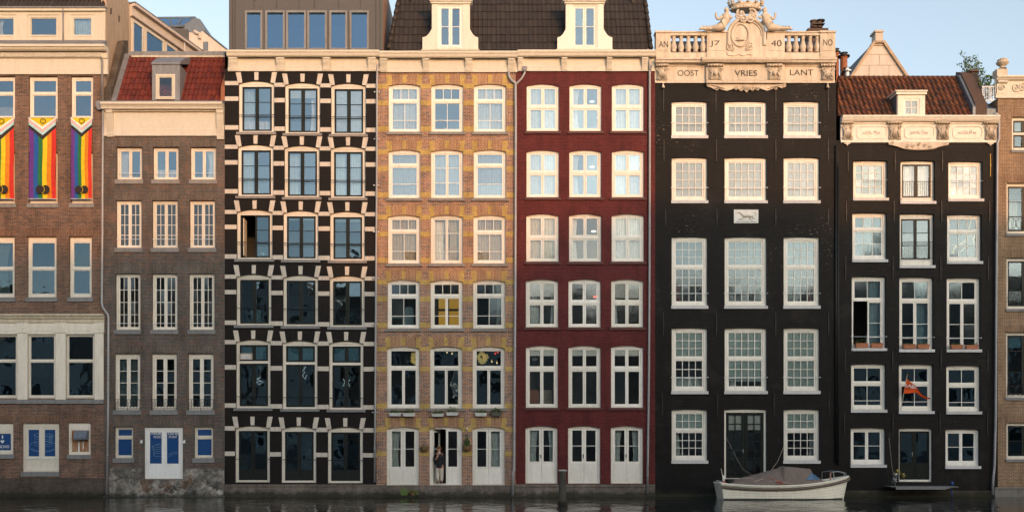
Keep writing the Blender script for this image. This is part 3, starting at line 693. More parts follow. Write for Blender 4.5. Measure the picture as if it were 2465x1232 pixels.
finish(H, wm, ['brown_brick', 'band_white', 'brown_soldier'])
shell(H, 100, 12, 'plaster')
plinth(H, -70, 249, 1150, 'dark_base_brick', 0.06)
# cream shopfront: pilasters and entablature
sf = MB()
for a, b in ((41.3, 65.7), (133.3, 157.7), (227.3, 249)):
    sf.pbox(a, b, 800, 961, -0.05, 0.02); sf.pbox(a+4, b-4, 808, 955, -0.065, -0.05); sf.pbox(a-1, b+1, 776, 800, -0.075, 0.02)
    sf.pbox(a-1, b+1, 794, 800, -0.10, -0.075)
    for k in range(5): sf.pbox(a+1+k*(b-a-2)/5, a+1+(k+0.7)*(b-a-2)/5, 790, 794, -0.10, -0.075)
    c = (a+b)/2; sf.pprism([(c+7*math.cos(R(t)), 783+7*math.sin(R(t))) for t in range(0, 360, 24)], -0.095, -0.075)
sf.pbox(-70, 249, 776, 804, -0.03, 0.02, at=0)
for a, b in ((-30, 38), (69, 130), (161, 224)): sf.pbox(a, b, 779, 796, -0.045, -0.03); 
sf.build('shopfront', 'white_soft', H.root)
cornice(H, -70, 250, [(0.24, 755), (0.24, 759), (0.18, 761), (0.15, 766), (0.09, 768), (0.09, 776)], 'cream_old', 'shop_cornice')
sm_ = MB(); sm_.pbox(-70, 249, 961, 971, -0.09, 0.02); sm_.build('stone_sill_course', 'bluestone', H.root)
# main cornice and attic
cornice(H, -70, 256, [(0.50, 106), (0.50, 112), (0.42, 114), (0.40, 118), (0.30, 123), (0.12, 124), (0.12, 140), (0.06, 142), (0.06, 164), (0.09, 166), (0.09, 179)], 'cream', 'cornice')
dm_ = MB()
for k in range(84):
    x = -69+k*3.75; dm_.pbox(x, x+2.3, 127, 137, -0.22, -0.11)
dm_.build('dentils', 'cream', H.root)
lm = MB(); lm.profile(PX(-70, 0), PX(253, 0), [(-0.50, PZ(105, -0.5)), (-0.50, PZ(106, -0.5)+0.006), (0.2, PZ(97, 0.2)), (0.25, PZ(97, 0.2)), (0.25, PZ(105, 0))]); lm.build('gutter', 'lead', H.root)
at = MB(); HA = House.__new__(House); HA.d = 0.2; HA.root = H.root; HA.holes = []; HA.rooms = MB(); HA.px0, HA.px1 = -70, 253
for i, (a, b) in enumerate([(-30, 40), (65, 143), (168, 227)]):
    win(HA, a, b, 36, 90, [(1,1,1)], fw=7, hd=6, bt=5, rec=0.04, sw=2, fm='cream', gl='glass_sky', cur=('L0.5:c', '', 'M1:t')[i], roomd=1.5)
wall(HA, -70, 252, 20, 103, HA.holes, at, 0.2, 0.2)
at.build('attic_front', 'cream', H.root); HA.rooms.build('attic_interior', ['room', 'room_floor'], H.root)
am = MB(); am.pbox(-70, 253, 19, 26, 0.06, 0.19); am.pbox(248, 253, 26, 103, 0.16, 0.199); am.build('attic_trim', 'cream', H.root)
gm = MB(); gm.pbox(-70, 255, 15.5, 19, 0.0, 0.2); gm.build('attic_gutter', 'lead', H.root)
tile_roof(H, (-70, 15), (252, 15), (-70, -60), (250, -60), 0.22, 1.5, 0.21, 5, 0.03, 'tile_dark', 'roof')
gbl = MB(); gbl.prism([(PX(249, 0)-0.25, PZ(105)), (PX(249, 0), PZ(105)), (PX(249, 0), PZ(-70)), (PX(249, 0)-0.25, PZ(-70))], 0.4, 3.6); gbl.build('side_gable', 'plaster', H.root)
for y, hh, dd_ in ((20, 14, 0.9), (38, 14, 2.0)):
    a = MB(); a.box(PX(249)+0.01, PX(249)+0.05, dd_, dd_+0.05, PZ(y+hh, dd_), PZ(y, dd_)); a.build('wall_anchor', 'iron', H.root)
downpipe(H, [(238, 121), (242, 126), (246, 150), (246, 248)], 0.055, -0.12, 'lead')
downpipe(H, [(152, 19), (152, 100)], 0.035, 0.08, 'lead')
downpipe(H, [(248, 262), (247, 400), (246.5, 560), (245, 730), (248, 741), (259, 756), (261, 766), (260, 1000), (257, 1190)], 0.055, -0.11, 'pipe', hopper=(240, 255, 17, 21))
# side wing going back from the brown house, with its gutter and tall panes
A = Vector((PX(250, 0)+0.012, 3.6)); B = Vector((PX(329, 0), 9.9)); dr = (B-A).normalized(); nr = Vector((dr.y, -dr.x))
wing = empty('house_wing', (A.x, A.y, 0), 'plastered rear wing with tall cream windows and sloping gutter seen over the red roof', 'house')
zt = PZ(10, 3.6)
def wb(mb, u0, u1, z0, z1, o0, o1):
    p = [A+dr*u0+nr*o1, A+dr*u1+nr*o1, A+dr*u1+nr*o0, A+dr*u0+nr*o0]
    mb.add([(q.x, q.y, z0) for q in p]+[(q.x, q.y, z1) for q in p], [(0,3,2,1),(4,5,6,7),(0,1,5,4),(1,2,6,5),(2,3,7,6),(3,0,4,7)])
L_ = (B-A).length
m = MB(); wb(m, 0, L_+4, 0, zt-0.62, -3, 0); m.build('wing_wall', 'plaster_grey', wing)
m = MB(); wb(m, 0, L_+4, zt-0.62, zt-0.02, -3, 0.10); wb(m, 0, L_+4, zt-0.12, zt+0.02, 0.10, 0.32); wb(m, 0, L_+4, zt-0.6, zt-0.5, 0.10, 0.16); m.build('gutter_board', 'plaster_pale', wing)
m = MB(); wb(m, -0.05, L_+4, zt+0.02, zt+0.07, -3, 0.34); m.build('roof_edge', 'lead', wing)
for u0, u1 in ((0.25, 1.05), (1.45, 3.0), (3.4, 4.3), (5.4, 6.6), (7.0, 8.2)):
    m = MB(); wb(m, u0-0.14, u0, zt-4.2, zt-0.85, 0.002, 0.07); wb(m, u1, u1+0.14, zt-4.2, zt-0.85, 0.002, 0.07); wb(m, u0-0.14, u1+0.14, zt-0.85, zt-0.7, 0.002, 0.07)
    f_ = m.build('window', 'cream', wing); m = MB(); wb(m, u0, u1, zt-4.2, zt-0.85, 0.003, 0.03); m.build('pane', 'glass_sky', f_)
    m = MB(); wb(m, u0, u1, zt-4.2, zt-0.85, 0.0015, 0.0025); m.build('blind', 'blind_dark', f_)
m = MB(); q = A+dr*5.0+nr*0.2; m.tube([(q.x, q.y, zt-0.1), (q.x, q.y, zt-4)], 0.05, 8); m.build('downpipe', 'pipe', wing)
# glazed roof house and pale rooftop block behind the red roof
sk = empty('glazed_roof_house', (PX(440, 16), 16, 0), 'blue glazed pitched rooftop showing above the pale block', 'house')
m = MB(); d0 = 16
m.add([P3(372, 52, d0+0.3), P3(472, 42, d0+1.5), P3(405, 62, d0), P3(470, 63, d0), P3(505, 92, d0)], [])
f = [P3(374, 44, d0+2), P3(470, 43, d0+2), P3(440, 64, d0), P3(398, 64, d0)]
m.quad(*f[::-1]); m.build('glass_roof', 'glass_sky', sk)
m = MB(); m.quad(*[p+Vector((0, 0.08, -0.05)) for p in f[::-1]]); m.build('roof_lining', 'plastic_and_sky_blue', sk)
m = MB()
for a, b in ((f[0], f[1]), (f[1], f[2]), (f[2], f[3]), (f[3], f[0]), (f[0].lerp(f[1], 0.36), f[3].lerp(f[2], 0.36)), (f[0].lerp(f[1], 0.68), f[3].lerp(f[2], 0.68))): m.tube([a, b], 0.07, 6)
m.build('roof_frame', 'lead_blue', sk)
m = MB(); m.pprism([(440, 64), (471, 43), (482, 47), (502, 88), (500, 100), (395, 100), (398, 65)], d0+0.15, d0+3); m.build('gable_end', 'lead_blue', sk)
m = MB(); m.pprism([(410, 66), (452, 71), (455, 135), (410, 135)], 14, 15.5); m.build('dark_wall', 'zinc_dark', sk)
pb = empty('rooftop_block', (PX(500, 12), 12, 0), 'pale rendered rooftop block with sloping dark edge behind the red tiled roof', 'building')
m = MB(); m.pprism([(455, 78), (482, 84), (484, 76), (492, 76), (548, 122), (548, 150), (455, 150)], 12, 15); m.build('block_wall', 'plaster_pale', pb)
m = MB(); m.tube([P3(491, 75, 11.98), P3(549, 121.5, 11.98)], 0.05, 6); m.build('edge_trim', 'lead_blue', pb)
m = MB(); m.pbox(489, 501, 101, 122, 11.97, 12.0); m.build('window', 'lead_blue', pb)
m = MB(); m.tube([P3(468, 76, 11.95), P3(474, 80, 11.9), P3(481, 82, 11.9), P3(481, 94, 11.9)], 0.10, 8); m.build('vent_pipe', 'plaster_pale', pb)

# ================================================================ the grey-brown brick house with red roof
H = House('brick_house', 'narrow grey brown brick house with red tiled roof and cream cornice', 249, 541, 0.0)
H2 = H; wm = MB(); W2 = dict(rec=0.17, fw=4.5, fm='white_soft', hd=5, bt=5, sw=3.4)
for i, (a, b) in enumerate([(280, 342), (368, 430), (458, 520)]):
    win(H, a, b, 354, 433, [(2,1,1)], gl='glass_sky', sill=('sill_grey', 10, 3, 0.06), cur=('L0.4', 'M0.35', 'R0.45')[i], bars=[(416, a+5, b-5, 0.010, -0.09)], **W2)
for i, (a, b) in enumerate([(279, 340.5), (366, 428), (456, 518)]):
    win(H, a, b, 482, 597, [(2,2,4)], gl='glass', sill=('bluestone', 10, 3, 0.06), bars=[(575, a, b, 0.012, -0.06)], **W2)
for i, (a, b) in enumerate([(277.5, 338), (365.5, 427), (454.5, 516)]):
    win(H, a, b, 658, 794, [(2,2,4)], gl='glass', sill=('bluestone', 10, 3, 0.06), bars=[(777.5, a, b, 0.012, -0.06)], **W2)
for i, (a, b) in enumerate([(275.5, 337.5), (364.5, 425.5), (452.5, 514)]):
    w_ = win(H, a, b, 850, 987, [(2,1,4)], gl='glass_dark', sill=('bluestone', 11, 3, 0.06), cur=('M1:b', '', '')[i], **dict(W2, hd=9, sw=4.2))
    m = MB(); d0 = -0.05                                         # scrolled iron balcony front
    for y in (961, 983): m.tube([P3(a-1, y, d0), P3(b+0.5, y, d0)], 0.012, 5)
    for k in range(9):
        x = a+1+k*(b-a-2)/8; m.tube([P3(x, 961, d0), P3(x, 983, d0)], 0.010, 5)
    for k in range(4):
        x = a+4.6+k*(b-a-2)/4+2.5; m.tube(ell(x, 972, 3.2, 6, 0, 360, 14, d0), 0.008, 4)
    for x in (a+2, (a+b)/2, b-2): m.tube([P3(x, 983, d0), P3(x, 988, d0)], 0.014, 5); m.tube([P3(x, 984, d0), P3(x, 984, 0.12)], 0.012, 5)
    m.build('balcony_rail', 'iron', w_)
for i, (a, b) in enumerate([(275.5, 320.5), (467, 513)]):
    win(H, a, b, 1026, 1102, [(1,1,1),(1,1,1)], [1052], fm='white_soft', fw=4, hd=5, bt=5, sw=2, rec=0.16, gl='blue_panel', room=False, sill=('bluestone', 11, 3, 0.06))
w_ = win(H, 348, 440, 1028, 1152, [(2,1,1)], fm='white_cool', hd=6, bt=3, fw=5, sw=6, rec=0.06, gl='blue_panel', name='door', panel=(1121,), room=False)
for s_, x, y, wd in (('A PANCAKE', 375, 1043, 26), ('A DAY KEEPS', 419, 1043.5, 30), ('THE DOCT', 379, 1051, 20), ('OR AWAY', 416, 1051, 20)): text(s_, x, y, 5.6, wd, 0.093, 'letter_white', w_)
dm_ = MB(); dd = 0.095
for k in range(4): dm_.tube(ell(381, 1090-5*k, 11+k, 5, 150, 330, 16), 0.006, 4)
dm_.tube([P3(364, 1075, dd), P3(372, 1071, dd), P3(386, 1066, dd)], 0.006, 4); dm_.tube(ell(382, 1094, 12, 4), 0.006, 4)
dm_.tube([P3(406, 1094, dd), P3(414, 1089, dd), P3(430, 1087, dd)], 0.008, 4); dm_.tube([P3(406, 1098, dd), P3(416, 1093, dd), P3(431, 1090, dd)], 0.006, 4)
dm_.build('pancake_drawing', 'letter_blue', w_)
wall(H, 249, 541, 322, 1262, H.holes, wm)
for a, b in [(280, 342), (368, 430), (458, 520)]: soldier(wm, H, a, b, 337, 353, 6)
for a, b in [(279, 340.5), (366, 428), (456, 518)]: soldier(wm, H, a, b, 465, 481, 6)
for a, b in [(277.5, 338), (365.5, 427), (454.5, 516)]: soldier(wm, H, a, b, 641, 657, 6)
for a, b in [(275.5, 337.5), (364.5, 425.5), (452.5, 514)]: soldier(wm, H, a, b, 833, 849, 6)
for a, b in [(275.5, 320.5), (348, 440), (467, 513)]: soldier(wm, H, a, b, 1010, 1025, 7)
finish(H, wm, ['grey_brick', 'band_white', 'grey_soldier'])
shell(H, 250, 9, 'grey_brick')
# rough stone footing
m = MB(); nx, nz = 80, 18
vs = []
for j in range(nz+1):
    for i in range(nx+1):
        x = PX(262+(540-262)*i/nx, -0.07); t = j/nz; z = -1.0+(PZ(1127 if not 345 < 262+(540-262)*i/nx < 442 else 1154, -0.07)+1.0)*t
        if j == nz: z += 0.05*noise.noise(Vector((x*3, 0, 1)))
        vs.append((x, -0.07-0.06*noise.noise(Vector((x*2.2, z*2.2, 3)))-0.03*noise.noise(Vector((x*6, z*6, 5))), z))
m.add(vs, [(j*(nx+1)+i, j*(nx+1)+i+1, (j+1)*(nx+1)+i+1, (j+1)*(nx+1)+i) for j in range(nz) for i in range(nx)])
for i in range(nx): a, b = vs[nz*(nx+1)+i], vs[nz*(nx+1)+i+1]; m.quad(a, b, (b[0], 0.02, b[2]), (a[0], 0.02, a[2]))
m.box(PX(249, -.1), PX(541, -.1), -0.17, 0.01, -1.2, 0.07)
m.build('stone_footing', 'rubble', H.root, True)
for x in (340, 443):
    m = MB(); m.pbox(x-2.5, x+2.5, 1060, 1066, -0.03, 0.01); m.pbox(x-1, x+2.8, 1058, 1060, -0.05, -0.01); m.build('wall_lamp', 'letter_white', H.root)
cornice(H, 245, 537, [(0.46, 245), (0.46, 250), (0.40, 253), (0.34, 258), (0.32, 262), (0.16, 263), (0.14, 268), (0.05, 270), (0.05, 309), (0.08, 311), (0.08, 327)], 'cream', 'cornice')
console(H, 254, 270, 262, 327, 0.26, 'cream', 0); console(H, 520, 537, 262, 333, 0.26, 'cream', 0)
m = MB()
for k in range(72): x = 272+k*3.4; m.pbox(x, x+1.9, 263.5, 268, -0.19, -0.15)
m.build('dentils', 'cream', H.root)
tile_roof(H, (280, 243), (537, 243), (313, 134), (548, 134), 0.02, 1.85, 0.215, 8, 0.032, 'tile_red', 'roof')
m = MB(); m.profile(PX(249, 0), PX(541, 0), [(-0.44, PZ(245, -.44)), (-0.44, PZ(243.5, -.44)), (0.05, PZ(242, 0.05)), (0.05, PZ(245, 0.05))]); m.build('gutter', 'lead', H.root)
m = MB(); m.pbox(310, 552, 124, 135, 1.80, 2.4); m.build('ridge_flashing', 'lead', H.root)
m = MB(); m.pbox(316, 546, 134, 138, 1.70, 1.795); m.build('ridge_moss', 'cream_old', H.root)
m = MB(); pz = lambda y, d: PZ(y, d)                              # stepped brick gable on the left with lead edge
xa, xb = PX(252, 0), PX(268, 0)
m.profile(xa, xb, [(0.0, pz(242, 0)), (0.0, pz(210, 0)), (0.25, pz(207, 0.25)), (1.75, pz(100, 1.75)), (2.3, pz(98, 2.3)), (2.3, pz(242, 2.3))]); m.build('gable_parapet', 'dark_base_brick', H.root)
m = MB(); m.profile(xb+0.003, PX(281, 0), [(0.0, pz(243, 0)), (0.0, pz(239, 0)), (1.85, pz(129, 1.85)), (1.95, pz(131, 1.95)), (1.95, pz(243, 1.95))]); m.build('gable_flashing', 'lead', H.root)
m = MB(); m.profile(PX(532, 0), PX(541, 0), [(-0.02, pz(243, 0)), (-0.02, pz(211, 0)), (0.9, pz(165, 0.9)), (0.9, pz(243, 0.9))]); m.build('gable_stub', 'orange_tile_chim', H.root)
dr_ = MB(); dz = -0.10                                            # lead dormer
dr_.pbox(366, 376.2, 155, 242, dz, dz+1.5); dr_.pbox(420.5, 433, 155, 242, dz, dz+1.5, at=dz); dr_.pbox(376.2, 420.5, 155, 180, dz, dz+1.5)
dr_.profile(PX(365, dz), PX(434, dz), [(dz-0.06, PZ(156, dz)), (dz-0.06, PZ(152, dz)), (dz+0.7, PZ(141, dz+.7)), (dz+1.7, PZ(138, dz+1.7)), (dz+1.7, PZ(156, dz+1.7))])
for x in (366, 385, 404, 420): dr_.pbox(x, x+1.2, 156, 178, dz-0.015, dz)
dr = dr_.build('dormer', 'lead', H.root)
HD = House.__new__(House); HD.d = dz; HD.root = dr; HD.holes = []; HD.rooms = MB(); 
win(HD, 376.2, 420.5, 180, 239, [(1,1,1)], fm='cream', fw=4, hd=4, bt=4, sw=3, rec=-0.02, gl='glass', room=False, bars=[(222, 380, 417, 0.012, -0.02)], barm='steel')
ib = MB(); ib.pbox(377, 420, 180, 239, dz+0.9, dz+0.95); ib.build('dormer_lining', 'room', dr)

# ================================================================ the black and white banded house
H = House('brick_house', 'black brick house striped with white stone bands under a grey zinc attic', 541, 906, -0.02)
H3 = H; wm = MB(); W3 = dict(sm='sash_green', fm='white_soft', fw=7, hd=12, bt=5, sw=4.2, rec=0.13, arch=7, tw=6)
R3 = [([(574.5,660),(686,770.6),(797,880.7)], [195,199,200.5], [319,322,324], (2,1,[1/3,2/3]), None),
      ([(572.5,658),(684.5,769),(796,879.5)], [348,350.5,352], [472.5,475.5,477], (2,1,[1/3,2/3]), None),
      ([(570,655.7),(682,766),(794.5,878)], [504.5,507,509], [624,626,627.5], (2,1,[1/3,2/3]), None),
      ([(569,653),(681.5,765.5),(793.5,877.5)], [660,662,663.5], [783,785,787], (2,1,[1/3]), None),
      ([(568,651),(680,764),(792,874.6)], [817,819.5,820.5], [982,984,985.5], None, [871,873.5,875]),
      ([(566,649.5),(677.5,761),(789,873.5)], [1024,1026,1027.5], [1160,1161,1162], (2,1,1), None)]
C3 = [['L0.5:t M0.25', 'B0.2 R0.3', 'B1'], ['L0.6:t', 'L0.5:t', 'M1:t'], ['', 'B0.08', 'B0.10'], ['', '', ''], ['B0.3:t', 'B0.3:t', 'B0.3:t'], ['', '', '']]
G3 = ['glass_sky', 'glass_sky', 'glass_dark', 'glass_dark', 'glass_dark', 'glass_dark']
bands = []
for r, (cs, t3, b3, rw, sp) in enumerate(R3):
    for c, (a, b) in enumerate(cs):
        t, u = t3[c], b3[c]; yb_ = t+(u-t)*(0.66 if r < 4 else 0.83 if r == 4 else 0.59)
        bar = [(yb_, a-1, b+1, 0.014, 0.03)]
        if r < 3: bar.append((yb_+4.5, a+1, b-1, 0.008, 0.0))
        rows_, sp_ = ([(2,1,1),(2,1,1)], [sp[c]]) if sp else ([rw], [])
        kw = dict(W3)
        skip = ()
        if (r, c) == (2, 0): skip = ((0, 0),)
        w_ = win(H, a, b, t, u, rows_, sp_, cur=C3[r][c], gl=G3[r], sill=('sill_grey' if r < 3 else 'bluestone', 6, 5, 0.09) if r < 5 else None,
                 bars=bar, barm='iron', panel=(t+(u-t)*0.80,) if r == 5 else None, name='door' if r == 5 else 'window', skip=skip, **kw)
        if (r, c) == (2, 0):                                      # left leaf swung inwards
            m = MB(); y0 = H.d+0.2
            m.box(PX(578)-0.02, PX(578)+0.03, y0, y0+0.75, PZ(619), PZ(519)); m.build('open_leaf', 'sash_green', w_)
            m = MB(); m.box(PX(582), PX(584), y0+0.1, y0+0.7, PZ(612), PZ(522)); m.build('curtain', 'curtain_cream', w_)
    t, u = min(t3), max(b3); hgt = u-t
    xs = [541.2]+[v for a, b in cs for v in (a, b)]+[905.8]
    for k in range(0, 8, 2):
        c = min(k//2, 2); t, u = t3[c], b3[c]
        if k == 6: t, u = t3[2]+1, b3[2]+1
        a, b = xs[k]+(0.3 if k else 0), xs[k+1]-(0.3 if k < 6 else 0)
        frs = [(t+1, 9.5), (t+(u-t)*0.305, 10.5)] if r < 5 else [(t+1, 10.5), (t+(u-t)*0.455, 10.5)]
        if r == 4: frs = [(t+1, 10), (t+(u-t)*0.37, 11)]
        if r < 5: frs.append((u-(17 if r < 2 else 12), 10.5))
        for y, h_ in frs: bands.append((a, b, y, y+h_))
wall(H, 541, 906, 166, 1262, H.holes, wm, H.d)
for a, b, y0, y1 in bands: wm.box(PX(a, H.d), PX(b, H.d), H.d-0.012, H.d+0.03, PZ(y1, H.d), PZ(y0, H.d), 1)
for r, (cs, t3, b3, rw, sp) in enumerate(R3):
    for c, (a, b) in enumerate(cs): vouss(wm, H, a, b, t3[c]-22 if r else t3[c]-21, t3[c], 1, 7, 12, drop=6)
finish(H, wm, ['black_brick', 'band_white'])
shell(H, 128, 11, 'black_brick')
plinth(H, 538, 906, 1165, 'old_base_brick', 0.05, 5)
# pale blocks seen through the second opened windows
for n_, (x, y, w2, h2, mt) in {'office_chair': (612, 745, 24, 30, 'curtain_teal')}.items():
    m = MB(); c = P3(x+2, 770, 0.9); k = 1.05
    m.box(c.x-0.28, c.x+0.26, 0.75, 1.2, c.z-0.15, c.z-0.05); m.prism([(c.x-0.27, c.z-0.05), (c.x+0.25, c.z-0.05), (c.x+0.24, c.z+0.45), (c.x+0.15, c.z+0.56), (c.x-0.2, c.z+0.55), (c.x-0.27, c.z+0.42)], 1.14, 1.22)
    m.box(c.x-0.05, c.x+0.03, 0.94, 1.02, c.z-0.25, c.z-0.15); m.box(c.x-0.3, c.x+0.3, 0.94, 1.02, c.z-0.27, c.z-0.25)
    tag(m.build('office_chair', mt), 'pale chair back seen through the left window of the striped black house', 'chair')
m = MB(); m.lathe(tuple(P3(634, 612, 0.42)), [(0.02, -0.16), (0.15, -0.13), (0.16, 0.0), (0.13, 0.1), (0.06, 0.16), (0.01, 0.18)], 12); 
m.lathe(tuple(P3(634, 616, 0.42)), [(0.10, -0.12), (0.02, -0.08)], 10)
tag(m.build('glass_dome_lamp', 'steel', None, True), 'shiny round dome lamp standing inside the opened striped house window', 'lamp')
# air conditioner in the tall window
m = MB(); m.pbox(576, 607, 850, 865, 0.02, 0.5); a_ = tag(m.build('window_air_unit', 'plaster_grey'), 'boxy vent unit fitted in the upper pane of the striped house window', 'air conditioner')
m = MB()
for k in range(4): m.pbox(580, 603, 853+k*3, 854.6+k*3, 0.005, 0.019)
m.build('louver_panel', 'letter_white', a_)
# sculptural white lamps
for i, (x, y, pts) in enumerate([(626, 915, [(-8,-3),(2,-8),(-6,-2),(8,4),(-2,10),(-9,4),(3,2)]), (732, 896, [(6,-18),(0,-8),(-6,0),(2,-2),(-4,8),(3,16),(6,6)]), (834, 921, [(-8,-10),(-4,-2),(-9,8),(0,2),(8,9),(4,-2),(8,-8)])]):
    m = MB(); m.tube([P3(x+p*1.0, y+q*1.0, 0.75+0.06*(k%2)) for k, (p, q) in enumerate(pts)], 0.02, 5); m.tube([P3(x, y-8, 0.78), P3(x, 825, 0.78)], 0.006, 4)
    tag(m.build('pendant_lamp', 'soft_glow'), ('twisted white pendant lamp in the tall window with the vent unit', 'long twisted white pendant lamp in the middle tall striped house window', 'crossed white pendant lamp in the tall window beside the drainpipe')[i], 'lamp', 'twisted white pendant lamps')
# zinc attic with six tilted windows
m = MB(); zb, zt_ = 120, -60
d0, d1 = 0.05, 1.4
def zp(x, y): 
    t = (120-y)/180.0; d = d0+(d1-d0)*t; return P3(x, y, d)
sl_pts = [(590,632),(639,686),(689,737),(740,787),(793,836),(842,888)]
ysA, ysB = 27, 119.5
xsz = [551]+[v for p in sl_pts for v in p]+[922]
for i in range(len(xsz)-1):
    a, b = xsz[i], xsz[i+1]; iswin = (i % 2 == 1)
    sx = lambda x, y: x+(120-y)*0.05*(1 if x < 700 else 0.02)
    if not iswin: m.quad(zp(a, 121), zp(b, 121), zp(b, ysA), zp(a, ysA))
m.quad(zp(551, ysA), zp(922, ysA), zp(922, zt_), zp(551, zt_))
p0, p1, p2, p3 = zp(551, 121), zp(922, 121), zp(922, zt_), zp(551, zt_)
bk = 9.0
m.quad(p0, p3, (p3.x, bk, p3.z), (p0.x, bk, p0.z)); m.quad(p1, (p1.x, bk, p1.z), (p2.x, bk, p2.z), p2, 1); m.quad(p3, p2, (p2.x, bk, p2.z), (p3.x, bk, p3.z)); m.quad((p0.x, bk, p0.z), (p1.x, bk, p1.z), (p2.x, bk, p2.z), (p3.x, bk, p3.z))
za_ = m.build('zinc_attic', ['zinc', 'wood_and_sunlit_zinc'], H.root)  # right side's brown puts the low sun into the zinc's colour
m = MB()
for x in (560, 566, 612, 666, 720, 757, 815, 868, 905, 915):
    yl = 121 if (x < 588 or x > 890) else ysA-5
    a, b = zp(x, yl), zp(x, zt_); n_ = Vector((0, -0.03, 0)); m.add([a+n_-Vector((0.012,0,0)), a+n_+Vector((0.012,0,0)), b+n_+Vector((0.012,0,0)), b+n_-Vector((0.012,0,0)), a-Vector((0.012,0,0)), a+Vector((0.012,0,0)), b+Vector((0.012,0,0)), b-Vector((0.012,0,0))], [(0,1,2,3),(0,4,5,1),(0,3,7,4),(1,5,6,2)])
m.build('seams', 'zinc_dark', za_)
for i, (a, b) in enumerate(sl_pts):
    m = MB(); o = Vector((0, -0.06, 0)); th = 4.5
    def bar(x0, y0, x1, y1, w2):
        if x0 == x1: q = [zp(x0-w2/2, y0), zp(x0+w2/2, y0), zp(x1+w2/2, y1), zp(x1-w2/2, y1)]
        else: q = [zp(x0, y0+w2/2), zp(x1, y1+w2/2), zp(x1, y1-w2/2), zp(x0, y0-w2/2)]
        m.add([p+o for p in q]+[p+Vector((0, 0.12, 0)) for p in q], [(0,1,2,3),(0,4,5,1),(1,5,6,2),(2,6,7,3),(3,7,4,0)])
    bar(a+th/2, 120, a+th/2, ysA, th); bar(b-th/2, 120, b-th/2, ysA, th); bar(a+th, ysA+2, b-th, ysA+2, th); bar(a+th, 118.5, b-th, 118.5, 3)
    f_ = m.build('window', 'zinc_light', za_)
    m = MB(); q = [zp(a+th, 120), zp(b-th, 120), zp(b-th, ysA+3), zp(a+th, ysA+3)]; m.add([p+Vector((0, 0.03, 0)) for p in q], [(0,1,2,3)]); m.build('pane', 'glass_roof', f_)
m = MB(); yb2 = 3.2
A_, B_ = Vector((PX(575, 0), 0, PZ(121, yb2))), Vector((PX(900, 0), 0, PZ(20, yb2))); m.quad((A_.x, yb2, A_.z), (B_.x, yb2, A_.z), (B_.x, yb2, B_.z+0.4), (A_.x, yb2, B_.z+0.4)); m.box(A_.x, B_.x, 1.7, 2.2, A_.z+0.15, A_.z+0.5, 1); m.box(A_.x, B_.x, 0.5, 3.1, A_.z-0.02, A_.z+0.02)
m.build('attic_interior', ['plastic_and_sky_blue', 'planter_and_band_white'], za_)  # blue back and pale bar stand in for sky in the panes
downpipe(H, [(917, 141), (917, 149), (909, 158), (907.5, 170), (907.5, 190), (907, 400), (905, 700), (903, 1000), (901.5, 1160)], 0.05, -0.12, 'pipe')
for y in (222, 335, 446, 558, 669, 780, 892, 992):
    m = MB(); xx = 907-(y-222)*0.006
    for s_ in (-5.5, 5.5): m.ball(tuple(P3(xx+s_, y, -0.1)), 0.045, 0.045, 0.045, 8, 5)
    m.tube([P3(xx-5.5, y, -0.09), P3(xx+5.5, y, -0.09)], 0.014, 5); m.build('pipe_clamp', 'steel', H.root)
# ================================================================ the patterned brick house with yellow bands
H = House('brick_house', 'orange brown brick house with yellow brick bands and flower boxes', 906, 1242, 0.0)
H4 = H; wm = MB(); W4 = dict(fm='white', fw=6, hd=8, bt=7, arch=5, rec=0.12, sw=3, tw=5)
SA = ([(1,3,1),(1,2,[0.66])])
rowsy = [((935.6,1012),(1038,1115),(1141,1218.3)), ((935,1011.5),(1037.5,1114.5),(1140.5,1218)), ((934,1011),(1037,1114),(1140,1217)), ((933,1010),(1036.5,1113.5),(1139,1216)), ((932,1009.5),(1035.5,1112.5),(1138,1215)), ((931,1008.5),(1034,1112),(1137.3,1215))]
ty = [202, 360, 517, 673, 833, 1026]; by = [319, 478, 635, 791, 982.5, 1167]
spec = [[(SA,[242],'S'), (SA,[242],''), (SA,[242],'S')],
        [([(1,1,1),(1,1,[0.60])],[397],'S:b'), ([(2,1,[0.33,0.7])],[],'S0.95:b'), ([(1,1,1),(1,1,[0.6])],[397],'S:b')],
        [(SA,[556],'S:b'), ([(2,1,[0.33,0.78])],[],'L0.5 R0.5:b'), (SA,[558],'S:b')],
        [(SA,[712],''), ([(1,3,1),(2,1,[0.66])],[712],''), (SA,[711],'R0.25:c')],
        [([(1,1,1),(2,1,1)],[885],''), ([(1,1,1),(2,1,1)],[885],''), ([(1,1,1),(2,1,1)],[885],'')],
        [([(2,1,2)],[],'L0.4:t'), ([(2,1,2)],[],''), ([(2,1,2)],[],'R0.55:t')]]
